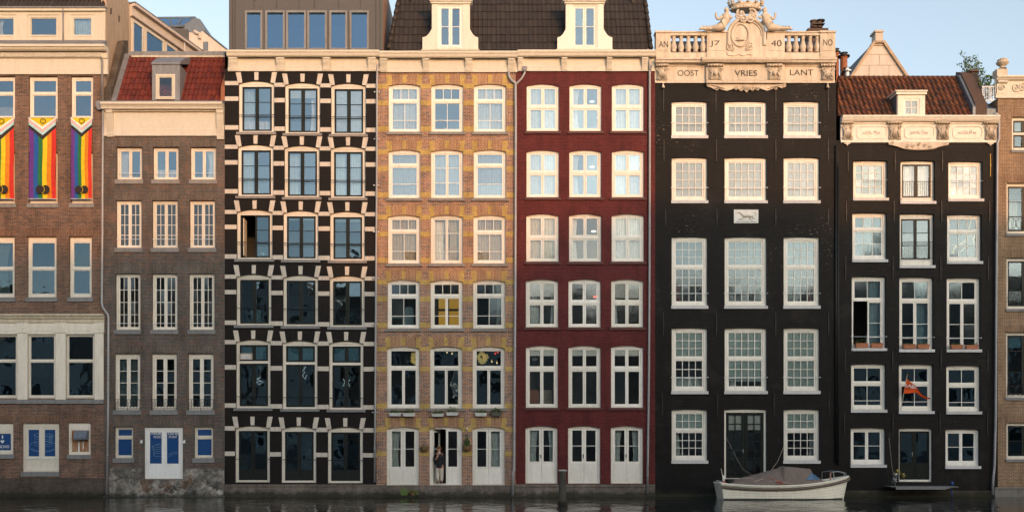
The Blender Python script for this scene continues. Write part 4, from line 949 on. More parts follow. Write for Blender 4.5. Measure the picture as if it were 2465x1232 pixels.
for r in range(6):
    for c in range(3):
        a, b = rowsy[r][c]; rw, sp, cu = spec[r][c]; kw = dict(W4)
        if r < 4: bars = [] 
        else: bars = []
        if r == 5:
            sk = ((0, 0),) if c == 1 else ()
            w_ = win(H, a, b, ty[r], by[r], rw, sp, cur=cu, gl='glass', name='door', panel=(1128,), skip=sk, handle=None, **dict(kw, hd=6, bt=4, sw=5.5, rec=0.10))
            if c == 1:
                m = MB(); y0 = 0.16; x0 = PX(1040); x1 = PX(1053)   # left leaf swung in, seen nearly edge on
                for (u0, u1, z0, z1) in ((0, 0.12, 1164, 1032), (0.58, 0.70, 1164, 1032), (0.12, 0.58, 1164, 1118), (0.12, 0.58, 1040, 1032), (0.12, 0.58, 1081, 1079)):
                    pa, pb = Vector((x0, y0)).lerp(Vector((x0+0.32, y0+0.72)), u0/0.7), Vector((x0, y0)).lerp(Vector((x0+0.32, y0+0.72)), u1/0.7); nn = Vector((0.04, -0.018))
                    q = [pa, pb, pb+nn, pa+nn]; m.add([(p.x, p.y, PZ(z0)) for p in q]+[(p.x, p.y, PZ(z1)) for p in q], [(0,3,2,1),(4,5,6,7),(0,1,5,4),(1,2,6,5),(2,3,7,6),(3,0,4,7)])
                m.build('open_leaf', 'white', w_)
        else:
            win(H, a, b, ty[r], by[r], rw, sp, cur=cu, gl='glass_sky' if r < 2 else 'glass' if r < 3 else 'glass_deep' if r == 3 else 'glass_dark', sill=('sill_grey', 6.5, 5, 0.10), **kw)
wall(H, 906, 1242, 166, 1262, H.holes, wm)
for r in range(6):
    t, u = ty[r], by[r]; cs = rowsy[r]
    for c, (a, b) in enumerate(cs):
        soldier(wm, H, a, b, t-21, t+1, 9, 2, arch=5, pr=0.004); vouss(wm, H, a, b, t-21, t, 1, 5, 12, drop=5, pr=0.012)
    xs = [906.3]+[v for p in cs for v in p]+[1241.7]
    ys = [(t+0, 12), (t+(u-t)*0.345, 12), (u-15, 12)] if r < 4 else ([(t+1, 11), (t+(u-t)*0.33, 11), (u-12, 12)] if r == 4 else [(t+1, 11), (t+(u-t)*0.425, 11)])
    for k in range(0, 8, 2):
        for y, h_ in ys: wm.box(PX(xs[k]+(0.3 if k else 0)), PX(xs[k+1]-(0.3 if k < 6 else 0)), -0.010, 0.03, PZ(y+h_), PZ(y), 1)
finish(H, wm, ['mixed_brick', 'yellow_brick', 'mixed_soldier'])
shell(H, 128, 11, 'mixed_brick')
plinth(H, 906, 1242, 1167, 'old_base_brick', 0.05)
m = MB(); m.ball(tuple(P3(1124, 1032, -0.1)), 0.065, 0.065, 0.065, 10, 7); m.tube([P3(1124, 1032, -0.1), P3(1124, 1032, 0.02)], 0.03, 8); m.build('wall_lamp', 'chrome', H.root, True)
# glowing shelf wall, chandeliers and bits seen inside
m = MB(); m.pbox(1056, 1104, 716, 786, 1.6, 1.68); ls = tag(m.build('amber_shelf', 'lit_panel'), 'amber lit shelf wall inside the middle window of the yellow banded house', 'shelf')
m = MB(); m.pbox(1056, 1104, 743, 747, 1.3, 1.59); m.pbox(1078, 1081, 720, 786, 1.4, 1.59); m.build('shelf_board', 'room_floor', ls)
for i, (x, y) in enumerate([(999, 862), (1161, 860)]):
    m = MB()
    for k in range(26):
        a = rnd.uniform(0, 6.28); t = rnd.uniform(-1, 1); q = 0.24*math.sqrt(max(0.05, 1-t*t))*(0.75 if t > 0 else 1); c = P3(x, y, 0.8)
        m.ball((c.x+q*math.cos(a), c.y+q*math.sin(a), c.z-0.02-0.24*t), 0.085, 0.085, 0.085, 7, 5)
    m.tube([P3(x, y-10, 0.8), P3(x, 828, 0.8)], 0.008, 5)
    tag(m.build('chandelier', 'lamp_and_streak_glow', None, True), ('golden cluster chandelier partly behind the right jamb above two white flower boxes', 'golden cluster chandelier seen in full beside red ceiling lights')[i], 'lamp', 'golden cluster chandeliers')
for i, (x, y, mt) in enumerate([(1076, 848, 'bulb_glow'), (1088, 851, 'bulb_glow'), (1104, 854, 'bulb_glow'), (1198, 848, 'red_glow'), (1192, 851, 'red_glow'), (1184, 870, 'bulb_glow'), (1196, 873, 'bulb_glow')]):
    m = MB(); c = P3(x, y, 1.2); m.ball(tuple(c), 0.035, 0.03, 0.035, 6, 4); m.tube([c, c+Vector((0, 0, 0.12))], 0.006, 4)
    tag(m.build('bulb', mt), 'small red ceiling light beside the golden chandelier' if mt == 'red_glow' else 'small warm ceiling bulb in the dark dining room windows', 'light bulb', 'ceiling bulbs above the flower box windows')
m = MB(); c = P3(985, 768, 0.9); m.prism([(c.x-0.24, c.z-0.4), (c.x+0.24, c.z-0.4), (c.x+0.2, c.z+0.5), (c.x+0.1, c.z+0.6), (c.x-0.16, c.z+0.6), (c.x-0.22, c.z+0.4)], 0.86, 1.0); m.box(c.x-0.03, c.x+0.03, 0.9, 0.96, c.z-0.7, c.z-0.4); m.box(c.x-0.25, c.x+0.25, 0.7, 1.1, c.z-0.74, c.z-0.7)
tag(m.build('desk_chair', 'curtain_teal'), 'pale high backed desk chair inside the lower left window of the yellow banded house', 'chair')
m = MB(); m.pbox(940, 972, 762, 765, 0.7, 1.3)
for x in (942, 969): m.pbox(x, x+2, 765, 790, 0.72, 0.78)
tag(m.build('desk', 'curtain_teal'), 'pale green desk edge behind the pane beside a desk chair', 'desk')
m = MB(); c = P3(1073, 313, 0.3); m.ball((c.x, c.y, c.z), 0.075, 0.06, 0.075, 8, 6); m.ball((c.x, c.y, c.z-0.1), 0.055, 0.05, 0.08, 8, 6)
for s_ in (-1, 1): m.prism([(c.x+s_*0.07, c.z+0.03), (c.x+s_*0.02, c.z+0.07), (c.x+s_*0.06, c.z+0.13)], c.y-0.02, c.y+0.02)
tag(m.build('cat_figurine', 'letter_white', None, True), 'small white figurine on the ledge of an uncurtained top window', 'figurine')
# shared pitched roof with two bell shaped dormers belongs to the yellow banded and red houses
rf = empty('tiled_roof', (PX(1250, 1), 0.4, PZ(120)), 'long dark tiled roof with two white bell shaped dormers', 'roof')
tile_roof(H, (936, 121), (1567, 120), (972, -60), (1545, -60), 0.10, 2.3, 0.225, 10, 0.026, 'tile_dark', 'roof_tiles', lift=0.04, profile='roll', parent=rf)
a, b, c_, e_ = P3(936, 121, 0.1), P3(1567, 120, 0.1), P3(1545, -60, 2.3), P3(972, -60, 2.3)
m = MB(); m.quad(a, e_, (e_.x, 5.5, e_.z), (a.x, 7.5, a.z)); m.quad(b, (b.x, 7.5, b.z), (c_.x, 5.5, c_.z), c_); m.quad(e_, c_, (c_.x, 5.5, c_.z), (e_.x, 5.5, e_.z)); m.quad((a.x, 7.5, a.z), (e_.x, 5.5, e_.z), (c_.x, 5.5, c_.z), (b.x, 7.5, b.z)); m.build('roof_side', 'tile_dark', rf)
for p, q in ((a, e_), (b, c_)):
    m = MB(); n = 11
    for k in range(n):
        u, v = p.lerp(q, k/n), p.lerp(q, (k+1)/n+0.012); m.tube([u+Vector((0,-0.05,0.06)), v+Vector((0,-0.02,0.02))], [0.115, 0.085], 7)
    m.build('hip_tiles', 'tile_dark', rf, True)
def bell_dormer(x0, x1, bx0, bx1, wx0, wx1):
    dz = -0.06; m = MB(); n = 10
    L_ = [(bx0, 119), (bx0, 91)]; 
    for k in range(n+1): t = k/n; L_.append((bx0+(x0-bx0)*(0.08+0.92*t), 90-20*(t**2.0 if t < 1 else 1)-0*t))
    L_.append((x0, 64)); L_.append((x0, 8))
    Rr = [(x1, 8), (x1, 64)]
    for k in range(n, -1, -1): t = k/n; Rr.append((bx1+(x1-bx1)*(0.08+0.92*t), 90-20*t**2.0))
    Rr += [(bx1, 91), (bx1, 119)]
    hx0, hx1, hy0, hy1 = wx0, wx1, 12, 115                    # opening: build the front as left, right and head pieces
    m.pprism(L_+[(wx0, 8), (wx0, 119)], dz, 0.16); m.pprism([(wx1, 119), (wx1, 8)]+Rr, dz, 0.16); m.pprism([(wx0, 8), (wx1, 8), (wx1, 12), (wx0, 12)], dz+0.001, 0.16); m.pprism([(wx0, 115), (wx1, 115), (wx1, 119), (wx0, 119)], dz+0.001, 0.16)
    d_ = m.build('dormer', 'stone_cream' if False else 'white_soft', rf)
    m = MB(); m.pbox(x0+1, wx0-9 if False else x0+8, 8, 119, 0.161, 2.6, at=0.161); m.pbox(x1-8, x1-1, 8, 119, 0.161, 2.6, at=0.161); m.pbox(x0+8, x1-8, 2, 9, 0.161, 2.6, at=0.161); m.build('dormer_cheek', 'lead_blue', d_)
    m = MB(); m.pbox(x0-6, x1+6, -10, 2, dz-0.18, 0.3); m.pbox(x0-3, x1+3, 2, 8.5, dz-0.08, 0.3); m.build('dormer_cornice', 'white_soft', d_)
    m = MB(); m.pbox(bx0-3, bx1+3, 118.5, 121.5, dz-0.06, 0.1); m.build('dormer_ledge', 'cream_old', d_)
    HD = House.__new__(House); HD.d = dz; HD.root = d_; HD.holes = []; HD.rooms = MB()
    win(HD, wx0, wx1, 12, 115, [(2,1,2)], fm='white', fw=4, hd=3.5, bt=4, sw=4, rec=0.05, gl='glass_sky', room=False, sill=None)
    m = MB(); m.pbox(wx0-2, wx1+2, 10, 117, 1.3, 1.35); m.build('dormer_lining', 'room', d_)
bell_dormer(1039.5, 1131, 1017, 1151, 1054, 1114.5); bell_dormer(1362, 1453, 1342, 1474, 1377, 1438)
for i, x in enumerate((992, 1522)):
    m = MB(); m.tube([P3(x, 6, 1.4), P3(x, -9, 1.2)], 0.055, 8); m.build('vent_pipe', 'zinc', rf)
# one long cornice runs over the three houses
CR = empty('cornice', (PX(1063, 0), 0, PZ(172)), 'long cream cornice running over the striped, yellow banded and red houses', 'cornice')
class _C: pass
HC = _C(); HC.d = 0.0; HC.root = CR
CP = lambda o: [(0.44, 120+o), (0.44, 125+o), (0.40, 127+o), (0.37, 133+o), (0.32, 136.5+o), (0.12, 137.5+o), (0.12, 141+o), (0.06, 143+o), (0.06, 158+o), (0.085, 160+o), (0.085, 166+o), (0.11, 168+o), (0.11, 171.5+o)]
cornice(HC, 547, 913.4, CP(0), 'cream', 'cornice_length'); cornice(HC, 913.6, 1245.5, CP(2.6), 'cream', 'cornice_length'); cornice(HC, 1245.7, 1577, CP(0), 'cream', 'cornice_length')
for o, xs in ((0, [(550, 570), (664, 684), (776, 795), (885, 905)]), (2.6, [(914, 932), (1017, 1033), (1120, 1137), (1223, 1240)]), (0, [(1246.5, 1259), (1352, 1366), (1461, 1474), (1546, 1560)])):
    for a, b in xs:
        console(HC, a, b, 138+o, 167+o, 0.30, 'cream', 3, taper=0.5)

# ================================================================ the dark red painted house
H = House('brick_house', 'dark red painted brick house with white cross framed windows', 1242, 1577, -0.015)
H5 = H; wm = MB(); W5 = dict(fm='white', fw=5.5, hd=7, bt=6, arch=5, rec=0.10, sw=3.6, tw=6)
cx5 = [((1268,1345.5),(1371,1448),(1473,1550)), ((1267.5,1345.5),(1370.5,1447.5),(1473,1550)), ((1267,1345),(1370,1447.5),(1472.5,1550)), ((1266,1343.5),(1368.5,1446),(1471.5,1548.5)), ((1266,1343),(1368.5,1446),(1471,1548.5)), ((1265,1342),(1367.5,1445),(1470.5,1548))]
ty5 = [202, 361, 514.5, 671.5, 831, 1024]; by5 = [317, 476, 630.5, 788, 981, 1163]; sp5 = [257, 415, 571, 727, 887, 0]
cu5 = [['S', 'L0.3', 'S'], ['S', 'L0.3', 'S'], ['S:c', 'L0.25', 'S'], ['B0.32 L0.5:t R0.2:t', '', 'B0.35 L0.2:t'], ['B0.12:w', 'B0.12:w', 'B0.12:w'], ['L0.4:t R0.25:t', '', 'L0.35:t R0.3:t']]
for r in range(6):
    for c in range(3):
        a, b = cx5[r][c]
        if r < 5: win(H, a, b, ty5[r], by5[r], [(2,1,1),(2,1,1)], [sp5[r]], cur=cu5[r][c], gl=('glass_sky','glass_sky','glass','glass','glass')[r], sill=('sill_red', 6, 5, 0.09), **W5)
        else: win(H, a, b, ty5[r], by5[r], [(2,1,2)], name='door', cur=cu5[r][c], gl='glass', panel=(1115,), handle=((a+b)/2-1, 1097), **dict(W5, sw=5, bt=4, hd=6))
wall(H, 1242, 1577, 166, 1262, H.holes, wm, H.d)
for r in range(6):
    for c in range(3): soldier(wm, H, cx5[r][c][0], cx5[r][c][1], ty5[r]-20, ty5[r]+1, 8, 0, arch=5, pr=0.005)
finish(H, wm, ['red_paint_brick', 'band_white', 'red_paint_brick'])
shell(H, 128, 11, 'red_paint_brick'); plinth(H, 1242, 1577, 1165, 'old_base_brick', 0.05, 6)
downpipe(H, [(1224, 172), (1225, 184), (1232, 195), (1241, 200), (1241, 206), (1241.5, 300), (1240.5, 700), (1239, 900), (1237.5, 1128), (1235, 1138), (1234, 1191)], 0.06, -0.12, 'pipe')
downpipe(H, [(1263, 172), (1263, 176), (1256, 189), (1246, 199), (1243, 204)], 0.05, -0.13, 'pipe', hopper=(1263, 167, 12, 11))
downpipe(H, [(1560, 119), (1561, 140), (1564, 160), (1564, 400), (1563.5, 640), (1562, 900), (1559.5, 1100), (1558, 1187)], 0.055, -0.12, 'pipe', hopper=(1565, 164, 9, 12), ring=1.1)
for i, (x, y, w2) in enumerate([(1425, 245, 11), (1440, 284, 6), (1425, 402, 11), (1429, 557, 11)]):
    m = MB(); c = P3(x, y, 1.5); m.lathe(tuple(c), [(0.04, 0.05), (w2*0.011, 0.02), (w2*0.011, -0.02), (0.03, -0.03)], 12); cl = m.build('ceiling_lamp', 'white_glow'); m = MB(); m.tube([c, c+Vector((0, 0, 0.5))], 0.006, 5); ORIG[cl] = Vector((0, 0, 0)); m.build('cord', 'iron', cl)
    tag(cl, ('wide white ceiling lamp in the top middle window of the red house', 'small white lamp low in the top middle window of the red house', 'white ceiling lamp in the second floor down middle window of the red house', 'white ceiling lamp in the third floor down middle window of the red house')[i], 'lamp', 'white lamps behind the middle windows of the red house')
m = MB(); c = P3(1434, 714, 1.2); m.box(c.x-0.11, c.x+0.11, c.y, c.y+0.06, c.z-0.025, c.z+0.025); nl = m.build('neon_lamp', 'red_glow'); m = MB(); m.box(c.x-0.006, c.x+0.006, c.y+0.02, c.y+0.04, c.z+0.025, c.z+0.6); m.build('cord', 'iron', nl)
tag(nl, 'thin red strip light in a dark middle window of the red house', 'lamp')
m = MB(); c = P3(1288, 862, 0.7); m.ball(tuple(c), 0.17, 0.17, 0.17, 14, 10); m.tube([c, c+Vector((0, 0, 0.7))], 0.008, 5)
tag(m.build('globe_lamp', 'curtain_teal', None, True), 'round white globe lamp hanging in the red house window', 'lamp')
for i, x in enumerate((1284, 1316)):
    m = MB(); m.pbox(x-13, x+13, 944, 972, 0.8, 1.3); m.pbox(x-12, x+12, 938, 944, 0.85, 1.25)
    tag(m.build('storage_box', 'terracotta' if i == 0 else 'curtain_beige'), ('orange brown box behind the left pane below the globe lamp', 'beige box behind the right pane below the globe lamp')[i], 'box', 'boxes inside the red house window')
# ================================================================ the black house with the white crowned top
H = House('brick_house', 'broad black house with white balustrade, crowned crest and dated lettering', 1577, 2013, 0.0)
H6 = H; wm = MB(); W6 = dict(fm='white', fw=8, hd=9, bt=9, arch=2, rec=0.14, sw=3.2, tw=5, mw=1.5, wobble=0.0012)
XC = [(1617, 1703), (1744.5, 1846), (1886.5, 1973)]
ty6 = [243, 378, 569, 788, 983.5]; by6 = [327, 483, 736, 941, 1108]
rw6 = [lambda n: ([(1,n,3)], []), lambda n: ([(1,n,4)], []), lambda n: ([(1,n,3),(1,n,4)], [641.5]), lambda n: ([(1,n,3),(1,n,3)], [862]), lambda n: ([(1,n,2),(1,n,3)], [1035.5])]
cu6 = [['B1', 'B1', 'B1'], ['B1', 'B1', 'B1'], ['B0.42 L0.25:r', 'B0.42', 'B0.42 R0.22:r'], ['B0.45:t M0.2:t', 'B0.88:t L0.3:t', 'B1:t'], ['B0.42:t L0.25:t', '', 'B0.42:t R0.18:t']]
for r in range(5):
    for c, (a, b) in enumerate(XC):
        if r == 4 and c == 1: continue
        n = 5 if c == 1 else 4; rows_, sp_ = rw6[r](n); yb_ = {0: 296, 1: 452, 2: 706, 3: 908}.get(r)
        win(H, a, b, ty6[r], by6[r], rows_, sp_, cur=cu6[r][c], gl='glass_old' if r < 2 else 'glass_deep' if r == 2 else 'glass', sill=('sill_white', 7, 1.5, 0.07), bars=[(yb_, a-1, b+1, 0.011, 0.03)] if yb_ else [], **W6)
wd_ = win(H, 1743.5, 1845, 984, 1152, [(2,2,[0.145,0.29,0.435,0.58,0.72,0.755])], [], fm='white', sm='door_green', fw=5, hd=8, bt=2, sw=7, arch=2, rec=0.10, mw=2.2, name='door', gl='glass', cur='B0.26', handle=(1790, 1085))
wall(H, 1577, 2013, 196, 1262, H.holes, wm)
for r in range(5):
    for a, b in XC: soldier(wm, H, a, b, ty6[r]-20, ty6[r]+1, 7, 0, arch=2, pr=0.005)
finish(H, wm, ['dark_paint_brick', 'band_white', 'dark_paint_brick'])
shell(H, 150, 12, 'dark_paint_brick')
m = MB(); m.pbox(1577, 2013, 1188, 1260, -0.05, 0.02); m.box(PX(1577, -.1), PX(2013, -.1), -0.13, -0.05, -1.2, 0.09); m.build('plinth', 'dark_base_brick', H.root)
for y0, y1, xs in ((215, 268, (1597, 1723, 1867, 1993)), (336, 388, (1598, 1724, 1867, 1993)), (504, 543, (1602, 1725.5, 1867, 1993.5)), (752, 806, (1597, 1724, 1867, 1994)), (946, 1000, (1594, 1727, 1863, 1995))):
    for x in xs: anchor(H, x, y0, y1)
tb = MB(); tb.pbox(1767, 1825.5, 504.5, 537, -0.05, 0.02); tb.pbox(1767, 1825.5, 504.5, 506.5, -0.065, -0.05); tb.pbox(1767, 1769, 506.5, 537, -0.065, -0.05); tb.pbox(1823.5, 1825.5, 506.5, 537, -0.065, -0.05)
st = tb.build('stone_tablet', 'white_cool', H.root)
dg = MB(); dz = -0.055                                        # running hound in relief
def relief(pts, rad, mb=dg, y=dz): mb.tube([P3(x, yy, y) for x, yy in pts], [q*S for q in rad], 6)
relief([(1778,512),(1783,513),(1787,518),(1793,521),(1802,519),(1809,522)], [1.2,2.2,2.4,3.8,3.0,3.4]); relief([(1774,512.5),(1779,512.5)], [0.9,1.8])
relief([(1789,523),(1784,526.5),(1776,528)], [2,1.2,0.9]); relief([(1792,523),(1789,528),(1781,530)], [1.8,1.1,0.9]); relief([(1808,523),(1803,526),(1808,529),(1812,530)], [2.6,1.5,1.1,0.9]); relief([(1810,522),(1814,526),(1820,526)], [2.2,1.2,0.9])
relief([(1811,520),(1816,520),(1820,516),(1818,512),(1813,512)], [1.1,1,0.9,0.8,0.7]); relief([(1779,511),(1782,508.5)], [1,0.5])
dg.build('hound_relief', 'band_white', st, True)
text('DEN WITTEN HONT', 1796.5, 534, 4.0, 50, -0.052, 'sill_grey', st)
# entablature, lettering, brackets
EC = [(0.42, 139), (0.42, 143), (0.36, 146), (0.34, 150), (0.24, 153), (0.10, 155), (0.10, 159), (0.05, 161), (0.05, 193), (0.10, 195), (0.10, 200)]
cornice(H, 1577.5, 2012, EC, 'stone_cream', 'entablature')
m = MB(); d0 = -0.50
m.profile(PX(1688, -.3), PX(1904, -.3), [(0.02, PZ(137.5)), (-0.52, PZ(138, -.52)), (-0.52, PZ(143, -.52)), (-0.44, PZ(150, -.44)), (0.02, PZ(150.3))])
m.profile(PX(1700, -.2), PX(1890, -.2), [(0.02, PZ(150.5)), (-0.30, PZ(150.2, -.3)), (-0.20, PZ(154, -.2)), (-0.20, PZ(192, -.20)), (-0.25, PZ(194, -.25)), (-0.25, PZ(200, -.25)), (0.02, PZ(200))])
ce = m.build('entablature_centre', 'stone_cream', H.root)
for s_, x, y, wd, d_ in (('OOST', 1656.5, 176.5, 51, -0.053), ('VRIES', 1795.5, 176.5, 54, -0.215), ('LANT', 1929.5, 175, 56, -0.053)): text(s_, x, y, 13.5, wd, d_, 'letter_black', H.root, bold=0.0)
def ornament_bracket(x0, x1, y0, y1, face=False, d0=-0.16):
    m = MB(); cx_ = (x0+x1)/2; w2 = (x1-x0)
    m.pbox(x0+2, x1-2, y0+8, y1-4, d0, 0.02); m.tube([P3(x0-1, y0+5, d0-0.06), P3(x1+1, y0+5, d0-0.06)], 0.06, 10)
    for k in range(6): m.tube([P3(x0+k*w2/5, y0+1.5, d0-0.05), P3(x0+k*w2/5, y0+5, d0-0.13), P3(x0+k*w2/5, y0+9, d0-0.05)], 0.028, 5)
    for s_ in (-1, 1):
        m.spiral((PX(cx_+s_*w2*0.36, d0), PZ(y0+17, d0)), 0.10, 1.4, 0.024, 0 if s_ > 0 else math.pi, s_, d0-0.03)
        m.spiral((PX(cx_+s_*w2*0.30, d0), PZ(y1-8, d0)), 0.09, 1.3, 0.022, 1.5, -s_, d0-0.03)
        m.tube([P3(cx_+s_*w2*0.40, y0+20, d0-0.03), P3(cx_+s_*w2*0.22, (y0+y1)/2, d0-0.06), P3(cx_+s_*w2*0.34, y1-10, d0-0.03)], [0.03, 0.045, 0.02], 6)
    if face: m.ball(tuple(P3(cx_, (y0+y1)/2+2, d0-0.04)), 0.10, 0.08, 0.13, 9, 7); m.ball(tuple(P3(cx_, (y0+y1)/2+3, d0-0.12)), 0.025, 0.03, 0.04, 6, 4)
    else:
        for k in range(5): a = -0.6+0.3*k; m.tube([P3(cx_, y0+16, d0-0.03), P3(cx_+math.sin(a)*6, (y0+y1)/2, d0-0.07), P3(cx_+math.sin(a)*10, y1-7, d0-0.02)], [0.02, 0.035, 0.012], 5)
    return m.build('bracket', 'stone_cream', H.root, True)
for a, b, fc in ((1581, 1608, False), (1705, 1740, True), (1847, 1882, True), (1978, 2009, False)): ornament_bracket(a, b, 152, 197, fc, -0.25 if fc else -0.16)
for x in (1596.5, 1992.5):
    m = MB(); m.lathe(tuple(P3(x, 212, -0.10)), [(0.085, 0.0), (0.075, 0.04), (0.05, 0.12), (0.03, 0.2), (0.05, 0.24)], 10); m.build('drop_tassel', 'stone_cream', H.root, True)
m = MB(); d0 = -0.10                                          # scrolled apron below the middle
q = [(1699, 199), (1891, 199), (1891, 209), (1882, 213), (1871, 208), (1860, 214), (1846, 219), (1832, 214), (1822, 210), (1813, 219), (1804, 216), (1797, 223), (1790, 216), (1781, 219), (1773, 210), (1762, 215), (1750, 219), (1736, 216), (1728, 209), (1722, 217), (1712, 211), (1702, 209)]
m.pprism(q, d0, 0.01)
for x, y, dr in ((1706, 206, 1), (1724, 213, -1), (1772, 213, 1), (1822, 213, -1), (1868, 213, 1), (1886, 206, -1), (1783, 215, -1), (1811, 215, 1)): m.spiral((PX(x, d0), PZ(y, d0)), 0.11, 1.3, 0.026, 0.5, dr, d0-0.02)
for x0, x1 in ((1708, 1745), (1885, 1848)): m.tube([P3(x0, 203, d0-0.02), P3((x0+x1)/2, 207, d0-0.05), P3(x1, 214, d0-0.02)], [0.02, 0.045, 0.02], 6)
for k in range(7): a = -1.2+0.4*k; m.tube([P3(1797, 203, d0-0.02), P3(1797+math.sin(a)*7, 209, d0-0.06), P3(1797+math.sin(a)*12, 212+6*math.cos(a), d0-0.02)], [0.03, 0.04, 0.015], 5)
m.build('scroll_apron', 'stone_cream', H.root)
# balustrade
bz = -0.20
for a, b in ((1579, 1614.5), (1702, 1750.5), (1847, 1889), (1974.5, 2011)):
    m = MB(); m.pbox(a, b, 76, 139, bz, bz+0.45); m.pbox(a-1.5, b+1.5, 74, 78.5, bz-0.06, bz+0.5); m.pbox(a-0.5, b+0.5, 128, 139, bz-0.03, bz, at=bz)
    m.pprism([(a+7, 88), (b-7, 88), (b-4.5, 93), (b-4.5, 122), (a+4.5, 122), (a+4.5, 93)], bz-0.018, bz)
    m.build('pedestal', 'stone_cream', H.root)
for s_, x, y, wd in (('AN', 1597, 107, 22), ('J7', 1721, 106, 24), ('40', 1869, 105, 25), ('NO', 1993, 103, 22)): text(s_, x, y, 15, wd, bz-0.022, 'letter_black', H.root, bold=0.0)
for a, b in ((1614.5, 1702), (1889, 1974.5)):
    m = MB(); m.pbox(a, b, 76.5, 85.5, bz+0.03, bz+0.4); m.pbox(a, b, 75.5, 78.5, bz-0.02, bz+0.44); m.build('hand_rail', 'stone_cream', H.root)
    m = MB(); m.pbox(a, b, 127, 139, bz+0.03, bz+0.4); m.build('base_rail', 'stone_cream', H.root)
    n = 5
    for k in range(n):
        x = a+(b-a)*(k+0.5)/n+(-1.5 if a < 1700 else 1); c = P3(x, 127, bz+0.2)
        m = MB(); m.lathe((c.x, c.y, c.z), [(0.13, 0.0), (0.13, 0.06), (0.085, 0.08), (0.15, 0.18), (0.155, 0.26), (0.13, 0.36), (0.085, 0.52), (0.075, 0.62), (0.105, 0.66), (0.075, 0.69), (0.12, 0.76), (0.13, 0.84)], 10); m.build('baluster', 'stone_cream', H.root, True)
# crest with mermaids and crown
cz_ = -0.30
m = MB(); sh = [(1750, 139), (1750, 100)]
for k in range(0, 19): t = math.pi-math.pi*k/18; sh.append((1797+45*math.cos(t), 84-42*math.sin(t)))
sh += [(1847, 100), (1847, 139)]
m.pprism(sh, cz_+0.08, bz+0.44)
arch_pts = [P3(1797+43*math.cos(math.pi-math.pi*k/16), 84-40*math.sin(math.pi*k/16), cz_+0.06) for k in range(17)]
m.tube([P3(1754, 110, cz_+0.06)]+arch_pts+[P3(1840, 110, cz_+0.06)], 0.085, 8)
m.tube([P3(1797+37*math.cos(math.pi-math.pi*k/16), 86-35*math.sin(math.pi*k/16), cz_+0.06) for k in range(17)], 0.04, 6)
m.tube([P3(1782+20.5*math.cos(2*math.pi*k/28), 84.5+27*math.sin(2*math.pi*k/28), cz_+0.05) for k in range(29)], 0.055, 6)
m.ball(tuple(P3(1782, 84, cz_+0.12)), 0.38, 0.08, 0.5, 16, 10)
m.pprism([(1750, 126), (1815, 126), (1812, 133), (1800, 131), (1790, 135), (1780, 131), (1766, 135), (1752, 133)], cz_+0.02, cz_+0.09)
for s_ in (-1, 1):
    m.spiral((PX(1782+s_*25, cz_), PZ(112, cz_)), 0.20, 1.5, 0.035, 1.0, s_, cz_+0.05); m.spiral((PX(1782+s_*17, cz_), PZ(117, cz_)), 0.12, 1.3, 0.028, 2.0, -s_, cz_+0.05)
    m.spiral((PX(1797+s_*9.5, cz_), PZ(47, cz_)), 0.19, 1.5, 0.055, math.pi/2, s_, cz_-0.03); m.spiral((PX(1797+s_*13, cz_), PZ(33, cz_)), 0.21, 1.3, 0.06, 2.2, -s_, cz_-0.02)
    m.spiral((PX(1797+s_*22, cz_), PZ(38, cz_)), 0.16, 1.2, 0.05, 1.0, s_, cz_)
m.tube([P3(1770, 97, cz_), P3(1782, 95, cz_-0.02), P3(1793, 96, cz_)], [0.02, 0.06, 0.03], 7); m.ball(tuple(P3(1781, 92, cz_)), 0.13, 0.05, 0.06, 8, 6)
crest = m.build('crest', 'stone_cream', H.root)
m = MB(); c = P3(1795, 25, cz_+0.25)                          # crown
n = 14; ring = [(0.56, -0.02, 0), (0.60, 0.0, 1), (0.60, 0.06, 2), (0.64, 0.08, 3), (0.72, 0.34, 4)]
K = 1.22
m.lathe(tuple(c), [(0.50*K, -0.03), (0.58*K, -0.02), (0.60*K, 0.02), (0.58*K, 0.07), (0.56*K, 0.12), (0.58*K, 0.15), (0.64*K, 0.24), (0.58*K, 0.23), (0.5*K, 0.14)], 20, sy=0.6)
for k in range(12):
    a = 2*math.pi*k/12; r_ = 0.67*K; x, y = c.x+r_*math.cos(a), c.y+r_*0.6*math.sin(a); m.tube([(x*0.97+c.x*0.03, y, c.z+0.2), (x, y, c.z+0.32)], [0.075, 0.03], 6); m.ball((x, y, c.z+0.35), 0.085, 0.07, 0.075, 7, 5); m.ball((x, y, c.z+0.44), 0.05, 0.05, 0.06, 6, 4)
    for s_ in (-1, 1): m.ball((x+s_*0.09*abs(math.sin(a)), y, c.z+0.34), 0.045, 0.045, 0.045, 6, 4)
    m.ball((c.x+0.59*K*math.cos(a+0.26), c.y+0.59*K*0.6*math.sin(a+0.26), c.z+0.045), 0.045, 0.045, 0.045, 6, 4)
m.build('crown', 'stone_cream', crest, True)
